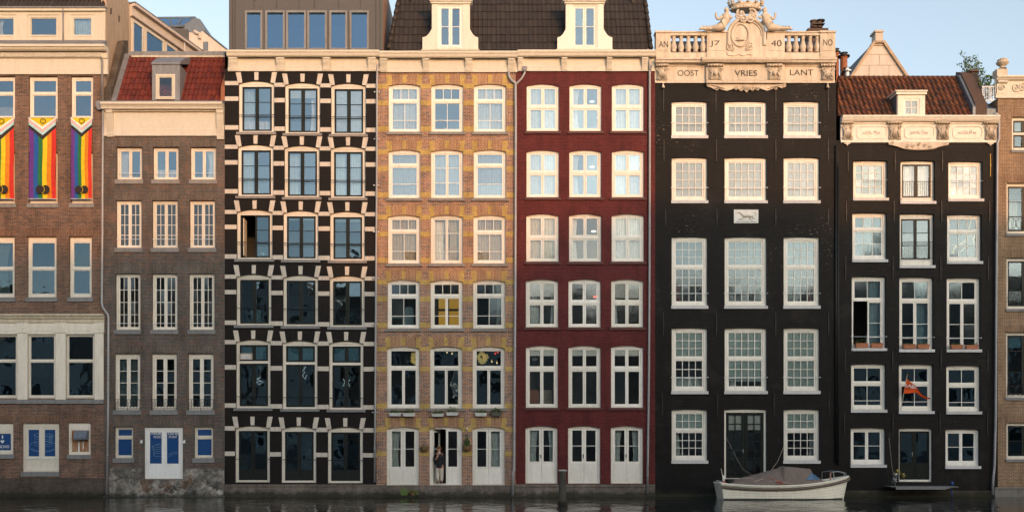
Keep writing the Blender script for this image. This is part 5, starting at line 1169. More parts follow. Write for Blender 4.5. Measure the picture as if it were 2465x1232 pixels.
def skin_fig(name, nodes, edges, mat, parent, sub=2, root=0):
    """one continuous surface grown on joints: nodes = (x, y, z, radius)"""
    off = ORIG[parent] if parent is not None else Vector((0, 0, 0))
    me = bpy.data.meshes.new(name); me.from_pydata([(a-off.x, b-off.y, c-off.z) for a, b, c, r in nodes], edges, [])
    o = bpy.data.objects.new(name, me); COL.objects.link(o)
    md = o.modifiers.new('s', 'SKIN'); md.use_smooth_shade = True
    for i, nd in enumerate(nodes):
        sv = me.skin_vertices[0].data[i]; sv.radius = (nd[3], nd[3]) if not isinstance(nd[3], tuple) else nd[3]; sv.use_root = (i == root)
    s2 = o.modifiers.new('u', 'SUBSURF'); s2.levels = sub; s2.render_levels = sub
    bpy.context.view_layer.update(); m2 = bpy.data.meshes.new_from_object(o.evaluated_get(bpy.context.evaluated_depsgraph_get()))
    bpy.data.objects.remove(o); m2.name = name; m2.materials.clear(); m2.materials.append(M[mat] if isinstance(mat, str) else mat)
    m2.polygons.foreach_set('use_smooth', [True]*len(m2.polygons))
    o = bpy.data.objects.new(name, m2); COL.objects.link(o); ORIG[o] = off
    if parent is not None: o.parent = parent
    return o
def mermaid(s_, ax):
    f = lambda x, y, dd=0.0: tuple(P3(ax+s_*x, y, cz_-0.05+dd))
    N_ = [f(0, 60)+(0.218,), f(2, 52)+(0.173,), f(3, 43, -0.05)+(0.186,), f(4, 36.5, -0.02)+(0.160,), f(5, 31.5)+(0.070,), f(5.5, 26.5, -0.03)+(0.122,), f(5.5, 22, -0.02)+(0.096,),
          f(-7, 64, -0.05)+(0.211,), f(-16, 67.5, -0.08)+(0.173,), f(-26, 67, -0.05)+(0.128,), f(-34, 69)+(0.096,), f(-44, 71)+(0.083,), f(-52, 71)+(0.045,),
          f(-3.5, 38)+(0.083,), f(-11, 45, -0.05)+(0.074,), f(-17, 47, -0.08)+(0.064,), f(-20.5, 40, -0.08)+(0.058,), f(-20.5, 34, -0.06)+(0.064,), f(-20, 30, -0.05)+(0.026,),
          f(11, 38)+(0.079,), f(16, 45)+(0.070,), f(20, 40, -0.05)+(0.058,)]
    E_ = [(0,1),(1,2),(2,3),(3,4),(4,5),(5,6),(0,7),(7,8),(8,9),(9,10),(10,11),(11,12),(3,13),(13,14),(14,15),(15,16),(16,17),(17,18),(3,19),(19,20),(20,21)]
    o = skin_fig('mermaid_statue', N_, E_, 'stone_cream', crest, 2)
    m = MB()
    for k in range(7): t = k/6; m.ball(f(4.5+2.5*math.sin(k*2.1), 21+t*8, 0.05), 0.065, 0.06, 0.065, 6, 5)                # hair
    for k in range(9): a = -24-k*3.6; m.tube([f(a, 64+(k%2)*3), f(a-4, 69, -0.08), f(a-9, 72, -0.02)], [0.05, 0.06, 0.02], 5)  # leaves at the tail
    m.build('hair_and_leaves', 'stone_cream', crest, True)
    m = MB(); m.tube([f(9, 22, 0.3), f(19, 32, 0.3)], 0.02, 5); m.build('iron_stay', 'iron', crest)
mermaid(1, 1744); mermaid(-1, 1846)
# brick attic and chimney behind the balustrade
m = MB(); m.pbox(1590, 2008, 116, 150, 1.6, 6); m.build('attic_wall', 'red_back_brick', H.root)
m = MB(); m.profile(PX(1590, 1.6), PX(2008, 1.6), [(1.45, PZ(117, 1.45)), (1.45, PZ(112, 1.45)), (2.4, PZ(100, 2.4)), (6, PZ(100, 2.4)), (6, PZ(117, 1.45))]); m.build('attic_roof', 'tile_dark', H.root)
m = MB(); m.pbox(1949, 1992, 74, 110, 4, 5.2); m.pbox(1945, 1994, 68, 75, 3.9, 5.3)
for x in (1958, 1972): m.lathe(tuple(P3(x, 68, 4.5)), [(0.16, 0), (0.18, 0.05), (0.15, 0.3), (0.19, 0.32), (0.19, 0.38)], 10)
ch = m.build('chimney', 'dark_brick_chim', H.root); m = MB(); c = P3(1974, 66, 4.5); m.lathe(tuple(c), [(0.05, 0.3), (0.24, 0.28), (0.26, 0.34), (0.05, 0.42)], 10); m.pbox(1961, 1986, 56, 58, 4.2, 4.8); m.build('chimney_cowl', 'iron', ch)
for x in (2012.5, 2017.5): downpipe(H, [(x, 350 if x < 2015 else 400), (x, 1110 if x < 2015 else 1118)], 0.045, -0.07, 'iron', ring=3)

# ================================================================ the black house with the orange roof
H = House('brick_house', 'narrower black house with weathered orange roof tiles and white scroll cornice', 2013, 2402, 0.0)
H7 = H; wm = MB(); W7 = dict(fm='white', fw=6.5, hd=8, bt=9, rec=0.18, sw=3.4, tw=5, arch=1.5)
sw7 = ('sill_white', 6.5, 1.5, 0.08)
win(H, 2054, 2137, 385, 477, [(1,4,4)], cur='B1:t', gl='glass_old', sill=sw7, bars=[(433, 2055, 2137, 0.011, -0.02)], **W7)
w_ = win(H, 2168, 2251, 385.5, 485, [(2,1,1)], sm='sash_green', cur='M1', gl='glass_old', sill=sw7, **dict(W7, bt=12))
m = MB()
for y, r_ in ((437, 0.014), (475, 0.012)): m.tube([P3(2173, y, -0.01), P3(2247, y, -0.01)], r_, 6)
for k in range(15): m.tube([P3(2175+k*5, 437, -0.01), P3(2175+k*5, 475, -0.01)], 0.007, 4)
m.build('balcony_rail', 'iron', w_)
win(H, 2283, 2366, 387, 479, [(1,4,4)], cur='B1', gl='glass_old', sill=sw7, bars=[(435, 2284, 2366, 0.011, -0.02)], **W7)
win(H, 2052, 2135, 511, 625, [(1,3,1),(1,3,2)], [551], cur='M0.62 B0.3:t', gl='glass_deep', sill=sw7, **W7)
w_ = win(H, 2166, 2249, 513, 639, [(2,1,3)], sm='sash_green', gl='glass_deep', sill=sw7, **dict(W7, bt=16, hd=12))
m = MB()
for y, r_ in ((582, 0.014), (622, 0.012)): m.tube([P3(2170, y, -0.01), P3(2246, y, -0.01)], r_, 6)
for k in range(16): m.tube([P3(2172+k*4.8, 582, -0.01), P3(2172+k*4.8, 622, -0.01)], 0.007, 4)
m.build('balcony_rail', 'iron', w_)
win(H, 2280, 2363.5, 515, 629, [(1,3,1),(1,3,2)], [556], gl='glass_deep', sill=sw7, **W7)
for i, (a, b, t, u) in enumerate([(2050.5, 2133, 664, 838), (2165, 2247.5, 665.5, 841), (2279, 2361, 667, 841)]):
    win(H, a, b, t, u, [(1,2,1),(2,1,[0.5,0.84])], [t+57], cur=('R0.5:t', 'R0.5:t', '')[i], gl='glass_deep', sill=sw7, bars=[(t+146, a-1, b+1, 0.011, 0.02)], skip=((1, 0),) if i == 0 else (), **W7)
for i, (a, b, t, u) in enumerate([(2049, 2133, 874, 986), (2164, 2247, 875, 989), (2278, 2361, 878, 990)]):
    win(H, a, b, t, u, [(1,2,1),(1,2,[0.78])], [t+48], gl='glass_dark', sill=sw7, **W7)
win(H, 2048, 2132, 1028, 1118, [(2,1,2)], gl='glass_dark', sill=sw7, **W7)
win(H, 2276, 2359, 1031, 1121, [(2,1,2)], gl='glass_dark', sill=sw7, **W7)
win(H, 2164, 2245, 1029, 1159, [(2,1,1)], sm='door_green', gl='glass_dark', name='door', panel=(1118,), pmat='door_green', handle=(2199, 1092), arch=1.5, fm='white', fw=4, hd=8, bt=5, rec=0.16, sw=4.5)
wall(H, 2013, 2402, 338, 1262, H.holes, wm)
for a, b, t, u, ar in list(H.holes): soldier(wm, H, a, b, t-18, t+1, 6, 0, arch=1.5, pr=0.005)
finish(H, wm, ['dark_paint_brick_worn', 'band_white', 'dark_paint_brick_worn'])
shell(H, 282, 9, 'dark_paint_brick_worn')
m = MB(); m.pbox(2013, 2402, 1180, 1260, -0.05, 0.02); m.box(PX(2013, -.1), PX(2402, -.1), -0.12, -0.05, -1.2, 0.10); m.build('plinth', 'dark_base_brick', H.root)
for y0, y1, xs in ((365, 412, (2041, 2154, 2267.5)), (484, 535, (2036.5, 2151.5, 2266, 2381)), (617, 673, (2035, 2149, 2264, 2378)), (841, 892, (2034, 2148, 2264.5, 2377)), (992, 1044, (2032.5, 2148.5, 2262, 2376))):
    for x in xs: anchor(H, x, y0, y1)
anchor(H, 2383.5, 371, 425, mat='sunlit_gold')  # sunlit look of this anchor put into its gold colour
cornice(H, 2026, 2404, [(0.36, 277), (0.36, 281), (0.32, 283), (0.28, 288), (0.22, 292), (0.09, 294), (0.09, 298), (0.04, 300), (0.04, 336), (0.08, 338), (0.08, 343)], 'white_soft', 'cornice')
for a, b in ((2027, 2054), (2138, 2171), (2254, 2286), (2370, 2401)): ornament_bracket(a, b, 290, 341, False, -0.09)
for x in (2040, 2385):
    m = MB(); m.pprism([(x-8, 342), (x+8, 342), (x+7, 346), (x+3, 347), (x, 351), (x-3, 347), (x-7, 346)], -0.09, 0.0); m.build('drop_ornament', 'stone_cream', H.root)
m = MB(); q = [(2139, 342), (2284, 342), (2284, 349), (2274, 351), (2262, 354), (2248, 359), (2232, 361), (2211, 362), (2190, 361), (2174, 359), (2160, 354), (2149, 351), (2139, 349)]; m.pprism(q, -0.09, 0.0)
m.tube([P3(x, y-2, -0.10) for x, y in q[2:]], 0.035, 6)
for x, y, dr in ((2147, 346, 1), (2276, 346, -1), (2198, 351, -1), (2226, 351, 1), (2212, 348, 1), (2185, 353, 1), (2238, 353, -1)): m.spiral((PX(x, -.1), PZ(y, -.1)), 0.10, 1.3, 0.026, 0.5, dr, -0.11)
m.build('scroll_apron', 'stone_cream', H.root)
for x0, x1 in ((2062, 2134), (2178, 2248), (2294, 2364)):
    m = MB(); d0 = -0.055; c = (x0+x1)/2
    m.tube([P3(x, y, d0) for x, y in ((x0+6, 305), (x1-6, 305), (x1, 310), (x1, 328), (x1-6, 333), (x0+6, 333), (x0, 328), (x0, 310), (x0+6, 305))], 0.018, 5)
    for s_ in (-1, 1):
        for xo, rr_ in ((6, 0.10), (14, 0.085), (20, 0.06)): m.spiral((PX(c+s_*xo, d0), PZ(319+(xo % 3)-1, d0)), rr_, 1.3, 0.018, xo, s_, d0)
    m.ball(tuple(P3(c, 319, d0)), 0.08, 0.03, 0.08, 8, 6); m.build('frieze_relief', 'white_soft', H.root)
tile_roof(H, (2016, 278), (2356, 280), (2016, 189), (2336, 187), 0.0, 1.75, 0.245, 7, 0.042, 'tile_orange', 'roof', lift=0.045)
m = MB(); q = [P3(2014, 278, 0.02), P3(2356, 280, 0.02), P3(2336, 187, 1.75), P3(2016, 189, 1.75)]; m.quad(q[3], q[2], (q[2].x, 3.6, q[1].z), (q[3].x, 3.6, q[0].z)); m.build('rear_slope', 'tile_orange', H.root)
m = MB()
for k in range(27):
    x = 2018+k*11.8; m.tube([P3(x, 188.5, 1.75), P3(x+12.5, 188.5, 1.75)], [0.13, 0.11], 8)
m.build('ridge_tiles', 'tile_orange', H.root, True)
dz = -0.12; m = MB(); m.pbox(2161, 2175, 226, 278, dz, dz+1.3); m.pbox(2214, 2227, 226, 278, dz, dz+1.3); m.pbox(2175, 2214, 226, 237, dz, dz+1.3); m.pbox(2158, 2231, 219, 227, dz-0.10, dz+1.6)
m.pbox(2155.5, 2233.5, 217, 220, dz-0.16, dz+1.7); dm = m.build('dormer', 'white_soft', H.root)
m = MB(); m.profile(PX(2160.5, dz)-0.03, PX(2160.5, dz), [(dz+0.05, PZ(278, dz)), (dz+0.05, PZ(227, dz)), (dz+1.5, PZ(227, dz)), (dz+1.6, PZ(278, dz))]); m.build('dormer_cheek', 'lead_blue', dm)  # dark blue puts the left cheek's shade into its colour
HD = House.__new__(House); HD.d = dz; HD.root = dm; HD.holes = []; HD.rooms = MB()
win(HD, 2175, 2214, 237, 279, [(1,2,2)], fm='white', fw=3, hd=3, bt=3, sw=2.5, rec=0.03, gl='glass_old', room=False, cur='B1')
m = MB(); m.pbox(2171, 2217, 230, 279, 0.9, 0.95); m.build('dormer_lining', 'room', dm)
m = MB(); m.profile(PX(2343, 0.2), PX(2371, 0.2), [(0.0, PZ(279, 0)), (0.0, PZ(250, 0)), (1.5, PZ(176, 1.5)), (2.1, PZ(174, 2.1)), (2.1, PZ(279, 2.1))]); m.build('gable_parapet', 'dark_brick_chim', H.root)
m = MB(); m.profile(PX(2336, 0.2), PX(2343, 0.2)-0.003, [(-0.05, PZ(280, 0)), (-0.05, PZ(258, 0)), (1.5, PZ(181, 1.5)), (1.9, PZ(181, 1.9)), (1.9, PZ(280, 1.9))]); m.build('gable_flashing', 'lead_blue', H.root)
m = MB(); m.pbox(2338, 2354, 171, 215, 1.5, 2.2); m.pbox(2335, 2357, 167, 172, 1.42, 2.3); m.build('chimney', 'dark_brick_chim', H.root)
m = MB(); m.profile(PX(2371, 0.3)+0.003, PX(2402, 0.3), [(0.1, PZ(279, 0.1)), (0.1, PZ(262, 0.1)), (2.2, PZ(240, 2.2)), (3.0, PZ(240, 2.2)), (3.0, PZ(279, 0.1))]); m.build('lead_flat', 'lead_blue', H.root)
m = MB(); m.tube([P3(2360, 262, 0.05), P3(2372, 250, 0.6), P3(2372, 279, 0.3)], 0.09, 8); m.build('rain_pipe', 'lead_blue', H.root)
for x0, y0, y1, r_, mt, dd_ in ((2031, 138, 190, 0.18, 'orange_tile_chim', 3.0), (2038, 174, 192, 0.15, 'steel', 2.6), (2014, 128, 190, 0.12, 'orange_tile_chim', 4.5)):
    m = MB(); c = P3(x0, y1, dd_); h_ = PZ(y0, dd_)-PZ(y1, dd_); m.lathe(tuple(c), [(r_, -0.5), (r_, h_*0.94), (r_*1.15, h_*0.95), (r_*1.15, h_), (r_*0.5, h_)], 12)
    fl_ = m.build('flue_pipe', mt, H.root, False); m = MB(); m.lathe((c.x, c.y, c.z+h_), [(r_*0.8, -0.02), (r_*1.7, 0.0), (r_*1.75, 0.05), (r_*0.9, 0.10), (r_*0.9, 0.18), (r_*1.2, 0.2), (r_*0.6, 0.24)], 12); m.build('flue_cap', 'iron' if mt != 'steel' else 'steel', fl_)
downpipe(H, [(2392, 275), (2400, 274), (2405, 279), (2405, 335), (2401, 345), (2400.5, 420), (2399, 640), (2398, 800), (2397, 1000), (2394, 1120), (2391, 1150), (2389, 1190)], 0.055, -0.14, 'pipe')
# yellow reflection streaks built as glowing tubes behind the third second-row window
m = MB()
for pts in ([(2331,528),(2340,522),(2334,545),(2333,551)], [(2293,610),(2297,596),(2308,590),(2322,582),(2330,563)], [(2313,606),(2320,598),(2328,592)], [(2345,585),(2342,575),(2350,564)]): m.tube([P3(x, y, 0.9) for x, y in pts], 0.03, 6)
tag(m.build('reflection_streak', 'lamp_and_streak_glow'), 'yellow streaked reflection added as glowing strands behind the small panes of the black house', 'reflection')

# ================================================================ the brick house at the end
H = House('brick_house', 'tan brick house with cream urn topped parapet cut off at the frame', 2402, 2600, -0.01)
wm = MB(); W8 = dict(fm='white_soft', fw=7, hd=7, bt=8, rec=0.17, sw=3.6, tw=5, sm='sash_green')
for i, (a, b, t, u) in enumerate([(2436, 2500, 281, 362), (2423, 2515, 440, 563), (2423, 2515, 620, 744), (2422, 2515, 799, 957), (2423, 2515, 1017, 1105)]):
    rows_ = ([(2,1,1),(2,1,1)], [320]) if i == 0 else ([(2,1,[0.33,0.68])], []) if i in (1, 2) else ([(2,1,[0.25,0.62])], []) if i == 3 else ([(2,1,2)], [])
    w_ = win(H, a, b, t, u, *rows_, gl='glass_deep' if i < 3 else 'glass_dark', cur=('B0.5', 'M0.7', '', 'B0.2:t', '')[i], sill=('bluestone', 6, 3, 0.06), **W8)
    if i in (1, 2, 3):
        m = MB(); y0 = {1: 523, 2: 705, 3: 925}[i]
        for y in (y0, u-10): m.tube([P3(a+3, y, 0.05), P3(b-3, y, 0.05)], 0.011, 5)
        for k in range(3):
            x = a+12+k*22
            for rr_ in (0.2, 0.26): m.tube([P3(x+rr_/S*math.cos(t_), y0+15-0.8*15*math.sin(t_)*1.0, 0.05) for t_ in [math.pi*2*q/14 for q in range(15)]], 0.008, 4)
        m.build('balcony_rail', 'iron', w_)
wall(H, 2402, 2600, 232, 1262, H.holes, wm, H.d)
for a, b, t, u, ar in H.holes: soldier(wm, H, a, b, t-18, t-1, 6, 2)
finish(H, wm, ['tan_brick', 'band_white', 'tan_soldier']); shell(H, 236, 5, 'tan_brick')
plinth(H, 2394, 2600, 1172, 'quay_stone', 0.12, 4)
cornice(H, 2398, 2600, [(0.26, 181), (0.26, 185), (0.20, 188), (0.16, 192), (0.08, 194), (0.05, 196), (0.05, 224), (0.09, 226), (0.09, 236)], 'cream', 'cornice')
m = MB(); m.pbox(2400, 2426, 190, 226, -0.12, 0.0); m.tube([P3(2402, 197, -.16), P3(2425, 197, -.16)], 0.08, 8); m.spiral((PX(2411, -.13), PZ(212, -.13)), 0.16, 1.5, 0.04, 0, 1, -0.14); m.spiral((PX(2446, -.07), PZ(211, -.07)), 0.22, 1.6, 0.04, 0, -1, -0.08); m.spiral((PX(2462, -.07), PZ(211, -.07)), 0.22, 1.6, 0.04, 0, 1, -0.08); m.build('frieze_scroll', 'cream', H.root)
m = MB(); m.pbox(2400, 2426, 166, 183, -0.1, 0.35); c = P3(2413, 166, 0.1); m.lathe(tuple(c), [(0.20, 0), (0.12, 0.06), (0.10, 0.10), (0.22, 0.18), (0.29, 0.26), (0.29, 0.32), (0.20, 0.34), (0.24, 0.42), (0.10, 0.50), (0.02, 0.52)], 14); m.build('urn', 'stone_cream', H.root)

# ================================================================ buildings showing above the roofs
gh = empty('gable_house', (PX(2118, 9), 9, 0), 'pale rendered gable with a tall stub chimney behind the orange roof', 'house')
m = MB(); m.pprism([(2040, 200), (2108, 103), (2127, 103), (2196, 200)], 9, 9.3); m.build('gable_wall', 'plaster_pale', gh)
m = MB()
for y, x0, x1 in ((131, 2089, 2146), (157, 2071, 2164), (184, 2052, 2184)): m.pbox(x0, x1, y, y+0.9, 8.985, 9.0)
for x, y0, y1 in ((2116.5, 132, 157), (2092, 158, 184), (2140, 158, 184), (2116, 185, 200)): m.pbox(x, x+0.9, y0, y1, 8.985, 9.0)
m.build('joints', 'plaster_grey', gh)
m = MB(); m.pprism([(2036, 200), (2104, 98), (2108, 103), (2043, 200)], 8.85, 9.32); m.pprism([(2127, 103), (2131, 98), (2200, 200), (2193, 200)], 8.85, 9.32); m.pprism([(2108, 103), (2104, 98), (2131, 98), (2127, 103)], 8.85, 9.32); m.pprism([(2108, 107), (2127, 107), (2130, 109.5), (2105, 109.5)], 8.93, 8.999); m.build('coping', 'plaster', gh)
m = MB(); m.pbox(2107.5, 2126, 76, 99, 8.8, 9.4); m.pbox(2106, 2127.5, 72.5, 77, 8.7, 9.5); m.build('chimney', 'plaster_pale', gh)
m = MB(); a, b, c = P3(2040, 200, 9.3), P3(2117, 88, 9.3), P3(2196, 200, 9.3)
for p, q in ((a, b), (b, c)): m.quad(p, q, (q.x, 17, q.z), (p.x, 17, p.z))
m.build('roof', 'tile_dark', gh)
rt = empty('roof_railing', (PX(2382, 4), 4, PZ(245, 4)), 'white rooftop railing under the small tree', 'railing')
for y in (209, 243):
    m = MB(); m.tube([P3(2364, y, 4), P3(2402, y, 4)], 0.035, 6); m.build('rail', 'letter_white', rt)
for k in range(9):
    m = MB(); x = 2366+k*4.2; m.tube([P3(x, 209, 4), P3(x, 243, 4)], 0.018 if k not in (0, 4) else 0.04, 5); m.build('baluster', 'letter_white', rt)
# ================================================================ banners on the brown house
def banner(x0, x1, label):
    y0, y1 = 283, 478; W_ = x1-x0; d0 = -0.13; m = MB(); ncol = 24; ph = x0*0.7
    lev = [(0, 0.0, 22), (1, 3, 29), (2, 10, 36), (3, 17, 43), (4, 25, 54)]     # side and apex height of each chevron
    k_ = W_/66.0
    bnd = [lambda u: 0.0] + [(lambda u, s=s, a=a: (s+(a*k_**0.5-s)*(1-abs(2*u-1)))) for i, s, a in lev]
    names = ['f_yellow', 'f_white', 'f_pink', 'f_cyan', 'f_black', 'f_purple', 'f_blue', 'f_green', 'f_yellow', 'f_orange', 'f_red']
    def pt(u, y):
        v = (y)/(y1-y0); taper = 0.015*math.sin(math.pi*v)
        x = x0+W_*(u+(0.5-u)*2*taper+0.012*math.sin(v*9+ph)); dd = d0-0.05*math.sin(u*(6+ph%3)+ph+v*2.6)*min(1, 0.2+v)*(1.1-v)-0.035*math.sin(v*(5+ph%2)+ph)*(1-v)
        return P3(x, y0+y, dd)
    for c in range(ncol):
        u0, u1 = c/ncol, (c+1)/ncol
        for i in range(5):
            a0, a1, b0, b1 = bnd[i](u0), bnd[i](u1), bnd[i+1](u0), bnd[i+1](u1)
            m.quad(pt(u0, b0), pt(u1, b1), pt(u1, a1), pt(u0, a0), i)
        s = 5+min(5, int(6*(u0+u1)/2)); b0, b1 = bnd[5](u0), bnd[5](u1); n = 14
        for j in range(n):
            m.quad(pt(u0, b0+(y1-y0-b0)*(j+1)/n), pt(u1, b1+(y1-y0-b1)*(j+1)/n), pt(u1, b1+(y1-y0-b1)*j/n), pt(u0, b0+(y1-y0-b0)*j/n), s)
    o = m.build('rainbow_banner', names, None, True); tag(o, label, 'banner', 'rainbow banners'); ORIG[o] = Vector((0, 0, 0))
    cx = (x0+x1)/2; r_ = 10.5 if W_ > 55 else 9.5; e = MB(); dy = d0-0.085
    e.pprism([(cx-6+r_*math.cos(2*math.pi*k/24), 456+r_*math.sin(2*math.pi*k/24)) for k in range(24)], dy, dy+0.006); e.build('dark_disc', 'f_black', o)
    e = MB(); e.pprism([(cx+7+r_*math.cos(2*math.pi*k/24), 456+r_*math.sin(2*math.pi*k/24)) for k in range(24)], dy+0.008, dy+0.013); e.build('dark_disc', 'f_black', o)
    e = MB(); e.tube([P3(cx-6+r_*math.cos(R(t)), 456+r_*math.sin(R(t)), dy-0.004) for t in range(-65, 66, 10)], 0.012, 5); e.build('yellow_arc', 'f_yellow', o)
    e = MB(); e.tube([P3(cx+W_*0.02+6.5*math.cos(R(t)), 291.5+5.5*math.sin(R(t)), d0-0.06) for t in range(0, 361, 20)], 0.016, 5); e.build('ring_mark', 'f_brown', o)
    e = MB(); e.tube([P3(x0-2, 478.5, d0-0.01), P3(x1+2, 478.5, d0-0.01)], 0.014, 6); e.build('bottom_bar', 'letter_white', o)
    e = MB(); e.tube([P3(x0-2, 283, d0-0.01), P3(x1+2, 283, d0-0.01)], 0.014, 6); e.build('top_bar', 'letter_white', o)
banner(-30, 34, 'rainbow banner cut off by the frame edge with its blue stripe hidden')
banner(69.5, 135, 'broad rainbow banner with white pink chevrons, hung between two other banners')
banner(170.5, 221, 'narrow rainbow banner next to the drainpipe on the brown brick house')

# ================================================================ flower boxes, baskets, plants
def foliage(mb, c, rx, ry, rz, n, size, mis=(0, 1, 2), up=0.0):
    for _ in range(n):
        while True:
            p = Vector((rnd.uniform(-1, 1), rnd.uniform(-1, 1), rnd.uniform(-1, 1)))
            if p.length < 1: break
        q = Vector(c)+Vector((p.x*rx, p.y*ry, p.z*rz)); s_ = size*rnd.uniform(0.6, 1.3)
        a = Vector((rnd.uniform(-1, 1), rnd.uniform(-1, 1), rnd.uniform(-0.4, 1)+up)).normalized(); b = a.orthogonal().normalized(); b.rotate(Matrix.Rotation(rnd.uniform(0, 6.28), 3, a))
        b = (b+a*0.0); t = a.cross(b)
        mb.add([q, q+b*s_*0.45+t*s_*0.3, q+b*s_, q+b*s_*0.45-t*s_*0.3], [(0, 1, 2, 3)], rnd.choice(mis))
LEAF = ['leaf_dark', 'leaf_mid', 'leaf_light', 'bloom', 'bark']
def flower_box(x0, x1, y0, y1, mat, label, group, d=-0.16, blooms=0, hgt=9, dens=150, wide=0.11):
    c = P3((x0+x1)/2, y1, d); a, b = PX(x0, d), PX(x1, d); zb, zt = PZ(y1, d), PZ(y0, d)
    e = empty('flower_box', (c.x, c.y, zb), label, 'planter', group); m = MB(); t = 0.03
    vs = []
    for (i, z) in ((t, zb), (0, zt)): vs += [(a+i, d-wide+i*0.5, z), (b-i, d-wide+i*0.5, z), (b-i, d+wide-i*0.5, z), (a+i, d+wide-i*0.5, z)]
    m.add(vs, [(3,2,1,0),(0,1,5,4),(1,2,6,5),(2,3,7,6),(3,0,4,7)]); m.box(a-0.012, b+0.012, d-wide-0.012, d-wide+0.012, zt-0.03, zt); m.box(a-0.012, b+0.012, d+wide-0.012, d+wide, zt-0.03, zt)
    m.quad((a, d-wide, zt-0.02), (b, d-wide, zt-0.02), (b, d+wide, zt-0.02), (a, d+wide, zt-0.02)); m.build('trough', mat, e)
    m = MB(); foliage(m, (c.x, d, zt+hgt*S*0.25), (b-a)/2, wide, hgt*S*0.6, dens, 0.075, (0, 1, 1, 2), 0.6)
    for k in range(blooms): foliage(m, (rnd.uniform(a, b), d-0.05, zt+rnd.uniform(0.3, 0.9)*hgt*S), 0.03, 0.03, 0.03, 4, 0.045, (3,))
    m.build('plants', LEAF, e); return e
G4 = 'flower boxes on the sills of the yellow banded house'
flower_box(936.5, 966.5, 993, 1001, 'planter_and_band_white', 'white box of low green plants left of the tall spiky one', G4)
flower_box(969.5, 999, 993.5, 1001.5, 'planter_and_band_white', 'white box of spiky green plants under the golden chandelier half hidden by the jamb', G4, hgt=13)
flower_box(1039, 1068.5, 995, 1002, 'planter_and_band_white', 'white box of trailing red green plants above the open door with a person', G4, blooms=5)
flower_box(1074, 1103, 992, 999.5, 'planter_and_band_white', 'white box with tall pale flowering stems above the right door leaf', G4, hgt=20, blooms=10)
flower_box(1143, 1172, 993, 1001, 'planter_and_band_white', 'white box of green plants beside the only dark box', G4)
flower_box(1183, 1207, 992, 1001, 'planter_dark', 'dark brown box with bushy green plants on a sill', G4, hgt=13)
G7 = 'terracotta boxes on the sills of the black house'
for (x0, x1, y0, y1), lb, hg in zip([(2059, 2088.5, 826, 837), (2096, 2125, 826, 837), (2173, 2203, 828.5, 839), (2207.5, 2236.5, 828.5, 839), (2288, 2317, 829.5, 840), (2324, 2353.5, 830, 840.5)],
    ['terracotta box with tall dark plants in front of an opened casement', 'terracotta box below a drawn pale curtain and beside the opened casement', 'terracotta box under the dark left half of a half curtained window', 'terracotta box under the curtained half of the middle window',
     'terracotta box left of another below the uncurtained tall window', 'terracotta box next to the outer drainpipe side below the uncurtained tall window'], (14, 4, 5, 6, 4, 6)):
    flower_box(x0, x1, y0, y1, 'terracotta', lb, G7, d=-0.02, hgt=hg, dens=70, wide=0.09)
def basket(x, y, r_, label, plants):
    c = P3(x, y, -0.16); e = empty('hanging_basket', tuple(c), label, 'basket', 'baskets on the wall beside the open door'); m = MB()
    m.lathe(tuple(c), [(r_*0.25, -r_*0.95), (r_*0.6, -r_*0.85), (r_*0.9, -r_*0.45), (r_, 0.0), (r_*1.04, 0.0), (r_*1.04, 0.03), (r_*0.95, 0.03)], 14); m.build('bowl', 'wicker', e)
    m = MB(); foliage(m, (c.x, c.y, c.z+0.03), r_*0.9, r_*0.9, 0.07, 60 if not plants else 110, 0.08, (0, 1), 0.4)
    if plants:
        foliage(m, (c.x, c.y, c.z+0.22), 0.13, 0.1, 0.22, 120, 0.09, (0, 1, 1)); m.tube([c, c+Vector((0.05, 0.02, 0.3)), c+Vector((0.02, 0.08, 0.62))], 0.008, 4, 4)
        for k in range(14): foliage(m, (c.x+0.03*math.sin(k), c.y+0.05, c.z+0.3+0.025*k), 0.04, 0.04, 0.03, 3, 0.06, (0, 1))
    m.build('plants', LEAF, e)
    m = MB(); m.tube([P3(x, y-14, 0.02), P3(x, y-14, -0.16)], 0.012, 5)
    for s_ in (-1, 1): m.tube([P3(x, y-14, -0.16), c+Vector((s_*r_, 0, 0.02))], 0.005, 4)
    m.build('bracket', 'iron', e)
basket(1022, 1076, 0.215, 'shallow wall basket with few plants left of the open door', False); basket(1124.5, 1074, 0.235, 'wall basket with a climbing green plant under the round lamp', True)
e = empty('reed_clump', tuple(P3(972, 1193, -0.35)), 'clump of bright green reeds growing at the waterline by the white door', 'plant')
m = MB()
for k in range(46):
    b = P3(972+rnd.uniform(-7, 7), 1193, -0.35+rnd.uniform(-0.12, 0.12)); b.z = 0.0; a = rnd.uniform(-1, 1); h_ = rnd.uniform(0.3, 0.62); lean = a*0.42*h_+rnd.uniform(-0.05, 0.05)
    pts = [b+Vector((lean*t*t*1.4, rnd.uniform(-0.05, 0.05)*t, h_*(t-0.22*abs(a)*t*t))) for t in (0, 0.35, 0.7, 1.0)]
    for i in range(3):
        w0, w1 = 0.016*(1-i/3.2), 0.016*(1-(i+1)/3.2); m.quad(pts[i]-Vector((w0, 0, 0)), pts[i]+Vector((w0, 0, 0)), pts[i+1]+Vector((w1, 0, 0)), pts[i+1]-Vector((w1, 0, 0)), k % 3)
m.build('blades', ['reed', 'leaf_light', 'leaf_mid'], e)
m = MB(); m.box(PX(935, -.3), PX(1003, -.3), -0.5, -0.12, -0.1, 0.10); m.build('earth_ledge', 'dark_base_brick', e)
c = P3(993, 1187, -0.3); pe = empty('plant_pot', (c.x, c.y, 0.1), 'round terracotta pot with drooping leaves beside the reeds', 'pot'); m = MB()
